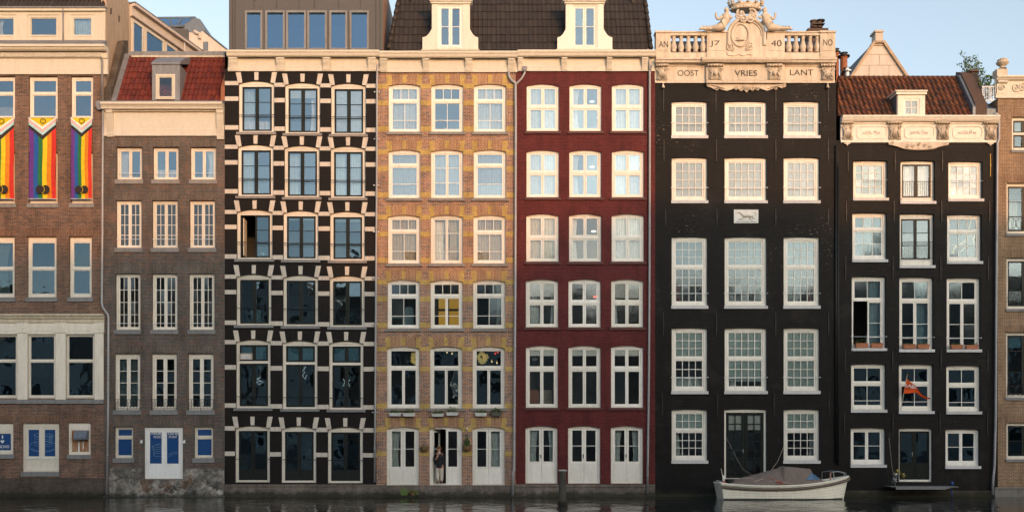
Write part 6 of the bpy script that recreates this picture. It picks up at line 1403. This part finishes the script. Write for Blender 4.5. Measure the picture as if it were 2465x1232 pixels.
m.lathe((c.x, c.y, 0.10), [(0.10, 0), (0.15, 0.12), (0.17, 0.17), (0.15, 0.17)], 12); m.build('pot', 'wicker', pe); m = MB(); foliage(m, (c.x+0.05, c.y, 0.25), 0.25, 0.15, 0.06, 60, 0.12, (1, 2)); m.build('plants', LEAF, pe)

# ================================================================ the person in the open doorway
y0 = 0.02
def pp(px, py, dd=0.0): return tuple(P3(px, py, y0+dd))
per = empty('person', pp(1058, 1162), 'person in dark top and pale trousers standing in an open door, hand raised to mouth', 'person')
nodes = [pp(1058, 1121)+(0.150,), pp(1057.5, 1112)+(0.150,), pp(1057.5, 1103)+(0.150,), pp(1057, 1094)+(0.155,), pp(1056.8, 1089.5)+(0.105,), pp(1056.5, 1086.5)+(0.056,), pp(1056.5, 1083, -0.01)+(0.072,), pp(1056.5, 1079.5, -0.02)+(0.086,), pp(1056.6, 1076.2, -0.01)+(0.070,),
         pp(1050, 1092)+(0.062,), pp(1046.5, 1101, 0.01)+(0.050,), pp(1047.5, 1108, -0.05)+(0.042,), pp(1051, 1102, -0.14)+(0.038,), pp(1055, 1095, -0.17)+(0.030,), pp(1056.2, 1091.5, -0.18)+(0.034,),
         pp(1064, 1092)+(0.062,), pp(1067, 1103, 0.01)+(0.050,), pp(1067, 1112, -0.03)+(0.042,), pp(1065.5, 1120, -0.08)+(0.034,), pp(1064.5, 1123.5, -0.09)+(0.036,),
         pp(1054, 1124)+(0.10,), pp(1053.5, 1141, -0.01)+(0.068,), pp(1053.8, 1157, 0.02)+(0.045,), pp(1053.2, 1159.5, -0.06)+(0.040,), pp(1052.8, 1160.3, -0.16)+(0.030,),
         pp(1062, 1124)+(0.10,), pp(1063, 1141, -0.01)+(0.068,), pp(1063, 1157, 0.02)+(0.045,), pp(1063.4, 1159.5, -0.06)+(0.040,), pp(1064, 1160.3, -0.16)+(0.030,)]
edges = [(0,1),(1,2),(2,3),(3,4),(4,5),(5,6),(6,7),(7,8),(3,9),(9,10),(10,11),(11,12),(12,13),(13,14),(3,15),(15,16),(16,17),(17,18),(18,19),(0,20),(20,21),(21,22),(22,23),(23,24),(0,25),(25,26),(26,27),(27,28),(28,29)]
def fingers(nodes, edges, root, base, dirs):
    for i, (dv, ln) in enumerate(dirs):
        n0 = len(nodes); b = Vector(base); d_ = Vector(dv).normalized()
        nodes.append(tuple(b+d_*0.035)+(0.0105,)); nodes.append(tuple(b+d_*(0.035+ln*0.55))+(0.0095,)); nodes.append(tuple(b+d_*(0.035+ln*0.75)+Vector((0.012, 0.012, 0.0))*(1 if i else 0.3))+(0.008,))
        edges += [(root, n0), (n0, n0+1), (n0+1, n0+2)]
fingers(nodes, edges, 14, nodes[14][:3], [((-0.7, -0.1, 0.6), 0.05), ((0.15, -0.5, 0.85), 0.075), ((0.35, -0.5, 0.75), 0.08), ((0.55, -0.45, 0.6), 0.075), ((0.75, -0.4, 0.4), 0.06)])
fingers(nodes, edges, 19, nodes[19][:3], [((-0.8, -0.4, -0.2), 0.05), ((-0.35, -0.2, -0.9), 0.075), ((-0.1, -0.2, -0.95), 0.08), ((0.15, -0.2, -0.95), 0.075), ((0.4, -0.1, -0.85), 0.06)])
skin_fig('body', nodes, edges, 'skin', per, 2)
c = Vector(pp(1056.5, 1079.5, -0.02)); m = MB()               # face, ears and hair
m.ball((c.x, c.y-0.088, c.z-0.012), 0.013, 0.022, 0.02, 6, 5); m.ball((c.x, c.y-0.082, c.z-0.045), 0.024, 0.008, 0.007, 6, 4)
for s_ in (-1, 1): m.ball((c.x+s_*0.085, c.y+0.005, c.z-0.005), 0.012, 0.02, 0.028, 6, 5)
m.build('face', 'skin', per, True); m = MB()
for s_ in (-1, 1): m.ball((c.x+s_*0.031, c.y-0.080, c.z+0.016), 0.012, 0.007, 0.007, 6, 4); m.box(c.x+s_*0.031-0.017, c.x+s_*0.031+0.017, c.y-0.088, c.y-0.078, c.z+0.034, c.z+0.039)
m.build('eyes', 'hair', per); m = MB(); m.ball((c.x, c.y+0.020, c.z+0.030), 0.104, 0.098, 0.104, 14, 10); m.ball((c.x, c.y+0.055, c.z-0.02), 0.098, 0.07, 0.105, 12, 8)
for s_ in (-1, 1): m.ball((c.x+s_*0.083, c.y+0.025, c.z-0.01), 0.026, 0.05, 0.085, 8, 6)
m.build('hair', 'hair', per, True)
sn = [pp(1058, 1126)+(0.178,), nodes[0][:3]+(0.182,), nodes[1][:3]+(0.170,), nodes[2][:3]+(0.172,), nodes[3][:3]+(0.178,), nodes[4][:3]+(0.118,), nodes[9][:3]+(0.085,), nodes[10][:3]+(0.072,), nodes[11][:3]+(0.060,), tuple(Vector(nodes[11][:3]).lerp(Vector(nodes[12][:3]), 0.55))+(0.053,),
      nodes[15][:3]+(0.085,), nodes[16][:3]+(0.072,), nodes[17][:3]+(0.060,), tuple(Vector(nodes[17][:3]).lerp(Vector(nodes[18][:3]), 0.85))+(0.050,)]
skin_fig('sweater', sn, [(0,1),(1,2),(2,3),(3,4),(4,5),(4,6),(6,7),(7,8),(8,9),(4,10),(10,11),(11,12),(12,13)], 'sweater', per, 2)
tn = [pp(1058, 1121.5)+(0.168,), pp(1053.6, 1126)+(0.122,), pp(1053.2, 1141, -0.01)+(0.095,), pp(1053.8, 1157.5, 0.01)+(0.078,), pp(1062.4, 1126)+(0.122,), pp(1063.2, 1141, -0.01)+(0.095,), pp(1063, 1157.5, 0.01)+(0.078,)]
skin_fig('trousers', tn, [(0,1),(1,2),(2,3),(0,4),(4,5),(5,6)], 'trousers', per, 2)
m = MB()
for px in (1053, 1063.6): m.ball(pp(px, 1160.5, -0.06), 0.05, 0.13, 0.045, 8, 6)
m.build('shoes', 'iron', per, True)
cc = Vector(pp(1057.6, 1089.2, -0.20)); m = MB(); m.lathe((cc.x, cc.y, cc.z-0.04), [(0.028, 0), (0.034, 0.09), (0.030, 0.09), (0.026, 0.01)], 12); tag(m.build('cup', 'cup', None, True), 'small pale cup held to the mouth by the person in the doorway', 'cup')

# ================================================================ mooring pile
dp = -(D-130.0*D/148.5); c = P3(1353.5, 1213.5, dp); k_ = (D+dp)/D
pl = empty('mooring_pile', (c.x, c.y, 0), 'weathered grey wooden mooring pile with pale top in the water', 'mooring post'); m = MB(); zt = PZ(1133, dp)
n = 16; rs = []
for j in range(15):
    z = -1.0+(zt+1.0)*j/14; r0 = 0.155-0.008*j/14
    for i in range(n): a = 2*math.pi*i/n; r_ = r0*(1+0.06*noise.noise(Vector((math.cos(a)*2, math.sin(a)*2, z*1.2))))+(0.006*math.sin(i*4.2)); rs.append((c.x+0.02*(z/zt)+r_*math.cos(a), c.y+r_*math.sin(a), z))
m.add(rs, [(j*n+i, j*n+(i+1) % n, (j+1)*n+(i+1) % n, (j+1)*n+i) for j in range(14) for i in range(n)]+[tuple(range(14*n, 15*n))]); m.build('post', 'pile_wood', pl)
m = MB()
for k in range(9): a = k*0.7; m.ball((c.x+0.02+0.12*math.cos(a), c.y+0.12*math.sin(a), zt+0.02), 0.07, 0.07, 0.05, 6, 4, 0, 0.15)
m.ball((c.x+0.02, c.y, zt+0.02), 0.12, 0.12, 0.05, 8, 4); m.build('pale_cap', 'pile_cap', pl); m = MB(); m.lathe((c.x, c.y, -0.1), [(0.17, 0), (0.19, 0.1), (0.19, 0.18), (0.16, 0.24)], 14, 0); m.build('weed_collar', 'dark_base_brick', pl)

# ================================================================ the moored boat
yb = -1.75                                                   # centre line off the wall
near = yb-0.95; kb = (D+near)/D
bx0, bx1 = PX(1719, yb+0.8), PX(2042, yb); Lb = bx1-bx0
bt = empty('moored_boat', ((bx0+bx1)/2, yb, 0), 'white clinker built sloop with brown canvas cover moored by the black house', 'boat')
def sheer(t): return 0.60+0.42*(abs(t-0.38)/0.62)**2.1*(1 if t > 0.38 else 0.75)
def half(t): return 0.98*(1-max(0, (t-0.45)/0.55)**2.3)**0.75*(0.80+0.20*min(1, t/0.35))
ns, nq = 40, 9
def hullpt(t, q, side):                                       # q 0 keel .. 1 gunwale
    hb, zs = half(t), sheer(t); rake = 0.30*(q-1)*(max(0, t-0.6)/0.4)**1.5
    z = -0.35+(zs+0.35)*q; b = hb*(0.80+0.20*q**0.6) if q > 0 else 0
    sx = bx0+Lb*t+rake*Lb*0.16+(0.16*(1-q) if t < 0.02 else 0.16*(1-q)*(1-t)**8)
    step = 0.018*(1-(q*nq % 1.0 if q*nq % 1.0 > 1e-6 else 0))
    return Vector((sx, yb+side*(b+0.0), z))
m = MB()
for side in (-1, 1):
    for j in range(nq):
        qa, qb = j/nq, (j+1)/nq; A_ = []; 
        for i in range(ns+1):
            t = i/ns; p, q_ = hullpt(t, qa, side), hullpt(t, qb, side); lap = Vector((0, side*0.030*min(1, half(t)*4), 0)); A_.append((p+lap, q_, p))
        n0 = len(m.v); m.v += [tuple(a) for a, b, c in A_]+[tuple(b) for a, b, c in A_]+[tuple(c-Vector((0, 0, 0.004))) for a, b, c in A_]; w1 = ns+1
        for i in range(ns):
            m.f.append((n0+i, n0+i+1, n0+w1+i+1, n0+w1+i)); m.m.append(0); m.f.append((n0+2*w1+i, n0+2*w1+i+1, n0+i+1, n0+i)); m.m.append(0)
tr = [hullpt(0, j/nq, -1) for j in range(nq+1)]+[hullpt(0, j/nq, 1) for j in range(nq, -1, -1)]; m.add(tr, [tuple(range(len(tr)))])
hull = m.build('hull', 'hull', bt); m = MB()
for side in (-1, 1):
    pts = [hullpt(i/ns, 1.0, side)+Vector((0, side*0.05, -0.12)) for i in range(ns+1)]; m.tube(pts, 0.07, 7)
b = hullpt(0.995, 1, 1); m.ball((b.x+0.03, yb, b.z-0.10), 0.10, 0.12, 0.09, 8, 6)
m.build('rubbing_strake', 'rubrail', bt); m = MB()
for j in range(3, nq):
    for side in (-1, 1): m.tube([hullpt(i/ns, j/nq, side)+Vector((0, side*0.018, 0)) for i in range(ns)], 0.010, 4)
m.build('plank_seams', 'seam', hull); m = MB()
for side in (-1, 1):
    pts = []
    for i in range(ns):
        q_ = 0.37/(sheer(i/ns)+0.35); pts.append(hullpt(i/ns, q_, side)+Vector((0, side*0.012, 0)))
    m.tube(pts, 0.035, 6)
m.build('boot_stripe', 'boot_stripe', hull); m = MB()
for side in (-1, 1): m.tube([hullpt(i/ns, 1.0, side)+Vector((0, side*0.015, 0.02)) for i in range(ns+1)], 0.045, 6)
m.tube([hullpt(0, 1, -1)+Vector((0, 0, 0.02)), hullpt(0, 1, 1)+Vector((0, 0, 0.02))], 0.045, 6); m.build('gunwale', 'hull', bt)
m = MB(); dk = [hullpt(i/ns, 0.93, -1) for i in range(ns+1)]; dq = [hullpt(i/ns, 0.93, 1) for i in range(ns+1)]
for i in range(ns): m.quad(dk[i], dk[i+1], dq[i+1], dq[i])
m.build('deck', 'dock', bt)
tc = lambda px: (PX(px, yb)-bx0)/Lb
# canvas: ridge heights along the boat
rid = [(1752, 1156), (1790, 1147), (1830, 1137), (1862, 1128), (1887, 1121.5), (1915, 1124), (1944, 1127), (1958, 1139), (1977, 1155)]
m = MB(); st_ = []; nr_ = 10
for i in range(len(rid)-1):
    for s_ in range(4):
        f_ = s_/4; st_.append((rid[i][0]+(rid[i+1][0]-rid[i][0])*f_, rid[i][1]+(rid[i+1][1]-rid[i][1])*f_))
st_.append(rid[-1]); vs = []
for si, (px, py) in enumerate(st_):
    t = tc(px); hb = half(t)*0.97; zs = sheer(t)+0.05; zr = max(zs+0.03, PZ(py, yb)); sag = 0.035*math.sin(si*1.57)**2
    for k in range(nr_+1):
        u = -1+2*k/nr_; flat_ = max(0.0, 1-abs(u)**1.6) if not 1880 < px < 1950 else max(0.0, min(1.0, (1-abs(u))*1.9))
        vs.append((PX(px, yb), yb+u*hb, zs+(zr-zs)*flat_-sag*(1-abs(u))*(0.5 if zr > zs+0.1 else 0)-(0.10 if k in (0, nr_) else 0)))
nc = len(st_)
m.add(vs, [(i*(nr_+1)+k, (i+1)*(nr_+1)+k, (i+1)*(nr_+1)+k+1, i*(nr_+1)+k+1) for i in range(nc-1) for k in range(nr_)]); cv = m.build('canvas_cover', 'canvas', bt, False)
m = MB(); a = [(1948.5, 1134.5), (1970.5, 1152.5), (1927, 1154)]                         # blue clear window sewn in the near side
def on_canvas(px, py):
    t = tc(px); hb = half(t)*0.97; zs = sheer(t)+0.05; z = PZ(py, yb-0.5); ry = [r for r in rid]; 
    for i in range(len(rid)-1):
        if rid[i][0] <= px <= rid[i+1][0]: f_ = (px-rid[i][0])/(rid[i+1][0]-rid[i][0]); rr_ = rid[i][1]+(rid[i+1][1]-rid[i][1])*f_
    zr = max(zs+0.03, PZ(rr_, yb)); q = min(1, max(0, (z-zs)/(zr-zs))); u = 1-q/1.9 if 1880 < px < 1950 else (1-q)**(1/1.6)
    return Vector((PX(px, yb), yb-u*hb-0.02, z))
tri = [on_canvas(*p) for p in a]
def sub(p, q, r, n):
    for i in range(n):
        for j in range(n-i):
            f_ = lambda i, j: on_canvas(a[0][0]+(a[1][0]-a[0][0])*i/n+(a[2][0]-a[0][0])*j/n, a[0][1]+(a[1][1]-a[0][1])*i/n+(a[2][1]-a[0][1])*j/n)
            m.add([f_(i, j), f_(i+1, j), f_(i, j+1)], [(0, 1, 2)])
            if j < n-i-1: m.add([f_(i+1, j), f_(i+1, j+1), f_(i, j+1)], [(0, 1, 2)])
sub(*tri, 5); m.build('cover_window', 'cover_pane', cv)
m = MB()
for pts in ([(1756, 1153), (1800, 1150), (1850, 1158), (1880, 1160)], [(1843, 1145), (1858, 1156), (1873, 1160), (1900, 1164)], [(1806, 1158), (1830, 1151)]): m.tube([on_canvas(*p) for p in pts], 0.012, 5)
m.build('lashing', 'rope', bt); m = MB()
for k in range(9): c = on_canvas(1864+rnd.uniform(-6, 6), 1160+rnd.uniform(-3, 3)); m.tube([c+Vector((rnd.uniform(-.1, .1), -0.03, rnd.uniform(-.05, .05))) for _ in range(4)], 0.012, 5)
m.tube([on_canvas(1843, 1145), on_canvas(1852, 1152), on_canvas(1864, 1158)], 0.012, 5); m.build('rope_coil', 'rope_red', bt)
m = MB(); tq = 0.92; zz = sheer(0.9)
pts = [hullpt(0.83, 1, -1)+Vector((0, 0.05, 0)), hullpt(0.83, 1, -1)+Vector((0, 0.06, 0.42)), hullpt(0.90, 1, -1)+Vector((0, 0.04, 0.40)), hullpt(0.97, 1, -1)+Vector((0, 0.04, 0.22)), hullpt(0.985, 1, -1)+Vector((0, 0.02, 0.03))]; m.tube(pts, 0.018, 6)
pts2 = [hullpt(0.83, 1, 1)+Vector((0, -0.05, 0)), hullpt(0.83, 1, 1)+Vector((0, -0.06, 0.42)), hullpt(0.90, 1, 1)+Vector((0, -0.04, 0.40)), hullpt(0.97, 1, 1)+Vector((0, -0.04, 0.22)), hullpt(0.985, 1, 1)+Vector((0, -0.02, 0.03))]; m.tube(pts2, 0.018, 6)
m.tube([hullpt(0.87, 1, -1)+Vector((0, .05, 0)), hullpt(0.855, 1, -1)+Vector((0, .05, 0.41))], 0.014, 5); m.build('bow_rail', 'steel', bt)
m = MB(); b = hullpt(0.83, 1, -1)
for k in range(7): m.tube([b+Vector((0.02*(-1)**k, 0.03, 0.06*k)), b+Vector((-0.02*(-1)**k, 0.03, 0.06*(k+1)))], 0.03, 6, k % 2)
m.build('coiled_line', ['rope_red', 'rope'], bt)
m = MB(); b = hullpt(0, 1, -1); 
for yy in (0.15, 0.55):
    m.tube([b+Vector((0.02, yy, 0.12)), b+Vector((-0.10, yy, 0.16)), b+Vector((-0.14, yy, -0.1)), b+Vector((-0.08, yy, -0.68))], 0.022, 6)
for z in (-0.1, -0.32, -0.55, -0.66): m.tube([b+Vector((-0.12, 0.15, z)), b+Vector((-0.12, 0.55, z))], 0.018, 6)
m.build('boarding_ladder', 'steel', bt)
m = MB(); b = hullpt(0.03, 1, -1)+Vector((0, 0.3, 0)); m.tube([b, b+Vector((-0.14, 0, 0.72))], [0.022, 0.014], 6); m.build('flag_staff', 'wood_pole', bt)
m = MB(); q = b+Vector((-0.09, 0, 0.46)); m.add([q, q+Vector((0.12, 0.03, -0.08)), q+Vector((0.10, -0.03, -0.3)), q+Vector((0.015, 0, -0.34))], [(0, 1, 2, 3)]); m.add([q+Vector((.02, -.02, -.3)), q+Vector((0.12, 0.03, -0.25)), q+Vector((0.16, -0.03, -0.42)), q+Vector((0.03, 0, -0.44))], [(0, 1, 2, 3)], 1); m.build('furled_flag', ['letter_white', 'rope_red'], bt)
m = MB(); b = hullpt(0.07, 0.98, -1); m.ball((b.x+0.1, b.y+0.4, b.z+0.12), 0.14, 0.2, 0.16, 9, 7); m.ball((b.x+0.35, b.y+0.5, b.z+0.08), 0.12, 0.2, 0.10, 9, 7); m.build('engine_cover', 'iron', bt, True)
m = MB(); m.tube([hullpt(0.42, 1, -1)+Vector((0, -.07, -0.03)), hullpt(0.41, 0.9, -1)+Vector((0, -.09, 0)), hullpt(0.40, 0.78, -1)+Vector((0, -.07, 0))], 0.014, 5); m.build('tie_line', 'iron', bt)
m = MB(); m.tube([P3(1852, 1136, -1.2), P3(1872, 1110, -0.5), P3(1887, 1073, -0.02)], 0.007, 5); m.tube([P3(1887, 1073, -0.02), P3(1887, 1073, 0.02)], 0.03, 6); tag(m.build('mooring_line', 'rope'), 'thin mooring line running from the boat up to the black wall', 'rope')
m = MB(); m.tube([P3(1748, 1053, -0.02), P3(1763, 1080, -0.2), P3(1775, 1106, -0.5), P3(1790, 1130, -1.0), P3(1812, 1143, -1.3)], 0.006, 5); tag(m.build('mooring_line', 'rope'), 'slack mooring line hanging across the dark double door', 'rope')

# ================================================================ orange pennant, floating step and tinsel windmill
fg = empty('pennant_flag', tuple(P3(2169, 985, -0.02)), 'orange pennant with white lettering on a slanted staff at the black house window', 'flag')
A_, B_ = P3(2169, 984, -0.02), P3(2183.5, 903, -0.5); m = MB(); m.tube([A_, B_], 0.017, 6); m.build('staff', 'wood_pole', fg); m = MB(); m.ball(tuple(B_+Vector((0.0, 0, 0.03))), 0.05, 0.05, 0.05, 8, 6); m.build('finial', 'wicker', fg)
up_ = [(2183.3, 910), (2190, 918), (2199, 923), (2208, 932), (2218, 948), (2229, 955), (2240, 957)]; lo_ = [(2175.5, 946), (2186, 946.5), (2197, 944.5), (2206, 945.5), (2215, 953), (2228, 960.5), (2239, 960)]
m = MB(); n = 10; vs = []
for k in range(7):
    for j in range(n+1):
        t = j/n; x = up_[k][0]+(lo_[k][0]-up_[k][0])*t; y = up_[k][1]+(lo_[k][1]-up_[k][1])*t; vs.append(tuple(P3(x, y, -0.42+0.14*t-0.05*math.sin(k*1.7+t)-0.03*math.sin(t*5+k))))
m.add(vs, [(k*(n+1)+j, (k+1)*(n+1)+j, (k+1)*(n+1)+j+1, k*(n+1)+j+1) for k in range(6) for j in range(n)]); cl_ = m.build('pennant', 'orange_cloth', fg, True)
text('SAIL', 2192, 928, 7, 25, -0.50, 'letter_white', cl_); text('AWAY', 2199, 933, 3.2, 16, -0.50, 'letter_white', cl_)
dk = empty('landing_step', tuple(P3(2215, 1172, -0.5)), 'grey landing step hung by chains below the dark door over the water', 'landing'); m = MB(); zt = PZ(1170, -0.9)
m.box(PX(2152, -.5), PX(2277, -.5), -0.95, -0.06, zt-0.10, zt); m.profile(PX(2136, -.5), PX(2152, -.5), [(-0.95, zt-0.02), (-0.06, zt-0.02), (-0.06, zt), (-0.95, zt)]); m.profile(PX(2277, -.5), PX(2297, -.5), [(-0.95, zt-0.04), (-0.06, zt-0.04), (-0.06, zt), (-0.95, zt)])
m.build('platform', 'dock', dk); m = MB(); m.box(PX(2155, -.9), PX(2277, -.9), -0.99, -0.955, zt-0.14, zt-0.01); m.build('front_edge', 'dock', dk)
for x in (2140, 2286):
    m = MB(); a, b = P3(x, 1168, -0.85), P3(x-4 if x < 2200 else x-12, 1122, -0.02)
    for k in range(16): p = a.lerp(b, k/15); m.ball(tuple(p), 0.014, 0.014, 0.022, 5, 4)
    m.build('chain', 'iron', dk)
m = MB(); m.ball(tuple(P3(2292, 1163, -0.6)), 0.09, 0.09, 0.11, 8, 6); m.tube([P3(2290, 1176, -0.7), P3(2292, 1195, -0.7)], 0.03, 6); m.build('blue_fender', 'plastic_and_sky_blue', dk, True)
tw = empty('pinwheel', tuple(P3(2155, 1168, -0.6)), 'shiny silver and gold pinwheels on sticks tied to the landing step', 'pinwheel'); m = MB()
m.tube([P3(2156, 1169, -0.6), P3(2147, 1120, -0.5), P3(2140, 1052, -0.03)], 0.005, 5); m.build('stick', 'rope', tw)
for cx_, cy_, mt in ((2154, 1144, 'tinsel'), (2160, 1136, 'tinsel_gold'), (2172, 1144, 'tinsel_gold'), (2152, 1156, 'tinsel')):
    m = MB(); c = P3(cx_, cy_, -0.6)
    for k in range(7): a = 2*math.pi*k/7+cx_; p = c+Vector((math.cos(a), -0.2, math.sin(a)))*0.17; q = c+Vector((math.cos(a+0.5), 0.25, math.sin(a+0.5)))*0.12; m.add([c, p, q], [(0, 1, 2)])
    m.build('vane', mt, tw)

# ================================================================ small tree above the roofs
tb_ = P3(2368, 262, 5.0); te = empty('roof_tree', tuple(tb_), 'small leafy tree rising behind the roof chimney and white railing', 'tree')
m = MB(); lv = MB()
def limb(p, q, r0, r1): mid = p.lerp(q, 0.5)+Vector((rnd.uniform(-.06, .06), rnd.uniform(-.06, .06), 0)); m.tube([p, mid, q], [r0, (r0+r1)/2, r1], 6)
tips = [(2316, 132), (2322, 150), (2335, 143), (2328, 165), (2345, 152), (2352, 141), (2340, 170), (2362, 168), (2375, 185), (2390, 182), (2384, 200), (2365, 195), (2312, 160), (2372, 205), (2394, 205), (2330, 180), (2352, 182)]
f1 = P3(2360, 215, 5.0); limb(tb_, f1, 0.07, 0.05)
for x, y in tips:
    tp = P3(x, y, 5.0+rnd.uniform(-0.5, 0.5)); k = f1.lerp(tp, 0.45)+Vector((0, 0, 0.05)); limb(f1, k, 0.035, 0.02); limb(k, tp, 0.02, 0.007)
    for s_ in range(3): foliage(lv, tuple(k.lerp(tp, 0.55+0.25*s_)+Vector((rnd.uniform(-.09, .09), 0, rnd.uniform(-.07, .07)))), 0.15, 0.15, 0.14, 17, 0.115, (0, 1, 1, 2))
for x, y, n in ((2385, 215, 90), (2380, 232, 90), (2372, 222, 70), (2397, 222, 60)): foliage(lv, tuple(P3(x, y, 5.0)), 0.24, 0.3, 0.2, n, 0.12, (0, 0, 1))
m.build('trunk', 'bark', te); lv.build('crown', ['leaf_dark', 'leaf_mid', 'leaf_light'], te)

# ================================================================ water and the far bank behind the viewpoint
m = MB(); m.quad((-700, -70, 0), (700, -70, 0), (700, 40, 0), (-700, 40, 0)); wo = struct(m.build('water', 'water'))
m = MB(); m.box(-700, 700, -700, -70, -2, 1.1); struct(m.build('quay', 'quay_stone'))
far = [(-95, 12, 22), (-82, 11, 24), (-70, 13, 23), (-56, 11, 26), (-44, 9, 25.5), (-34, 12, 27), (-21, 10, 25.5), (-10, 11, 26.5)]
def far_house(x, w2, h_, pale, k):
    e = empty('brick_house', (x+w2/2, -92, 1.1), 'gabled house on the quay across the water, behind the viewpoint', 'house', 'houses on the opposite quay'); m = MB()
    m.box(x+0.02, x+w2-0.02, -104, -92, 1.0, h_-2.2); m.build('wall', pale, e); m = MB(); c = x+w2/2
    if k % 3 == 0: m.prism([(x+0.02, h_-2.2), (x+w2-0.02, h_-2.2), (x+w2*0.92, h_-1.0), (x+w2*0.7, h_), (x+w2*0.3, h_), (x+w2*0.08, h_-1.0)], -104, -91.9)
    elif k % 3 == 1: m.box(x+0.02, x+w2-0.02, -104, -91.8, h_-2.2, h_)
    else: m.prism([(x+0.02, h_-2.2), (x+w2-0.02, h_-2.2), (x+w2*0.86, h_-0.5), (x+w2*0.62, h_), (x+w2*0.38, h_), (x+w2*0.14, h_-0.5)], -104, -91.9)
    m.build('roof', 'tile_dark' if k % 3 else pale, e); nw = 3; g_ = MB(); f_ = MB()
    for fl in range(4):
        for j in range(nw):
            wx = x+w2*(j+0.5)/nw; wz = 2.2+fl*(h_-4.5)/4; f_.box(wx-w2*0.10, wx+w2*0.10, -92, -91.9, wz, wz+2.3); g_.box(wx-w2*0.075, wx+w2*0.075, -91.9, -91.88, wz+0.2, wz+2.1)
    wf = f_.build('window', 'white', e); g_.build('pane', 'sash_green', wf)
k = 0
for x, w2, h_ in far: far_house(x, w2, h_, 'far_wall_pale' if k % 3 else 'far_wall', k); k += 1
far_extra = 2.6
SH = [(1, 14, 20.9), (15, 8, 21.5), (23, 9, 21.7), (32, 7.5, 20.5), (39.5, 8, 21.0), (47.5, 8.5, 23.8), (56, 11, 23.5), (67, 16, 22.8), (83, 20, 22)]
for x, w2, h_ in SH: far_house(x, w2, h_+far_extra, 'far_wall_pale' if k % 3 else 'far_wall', k); k += 1
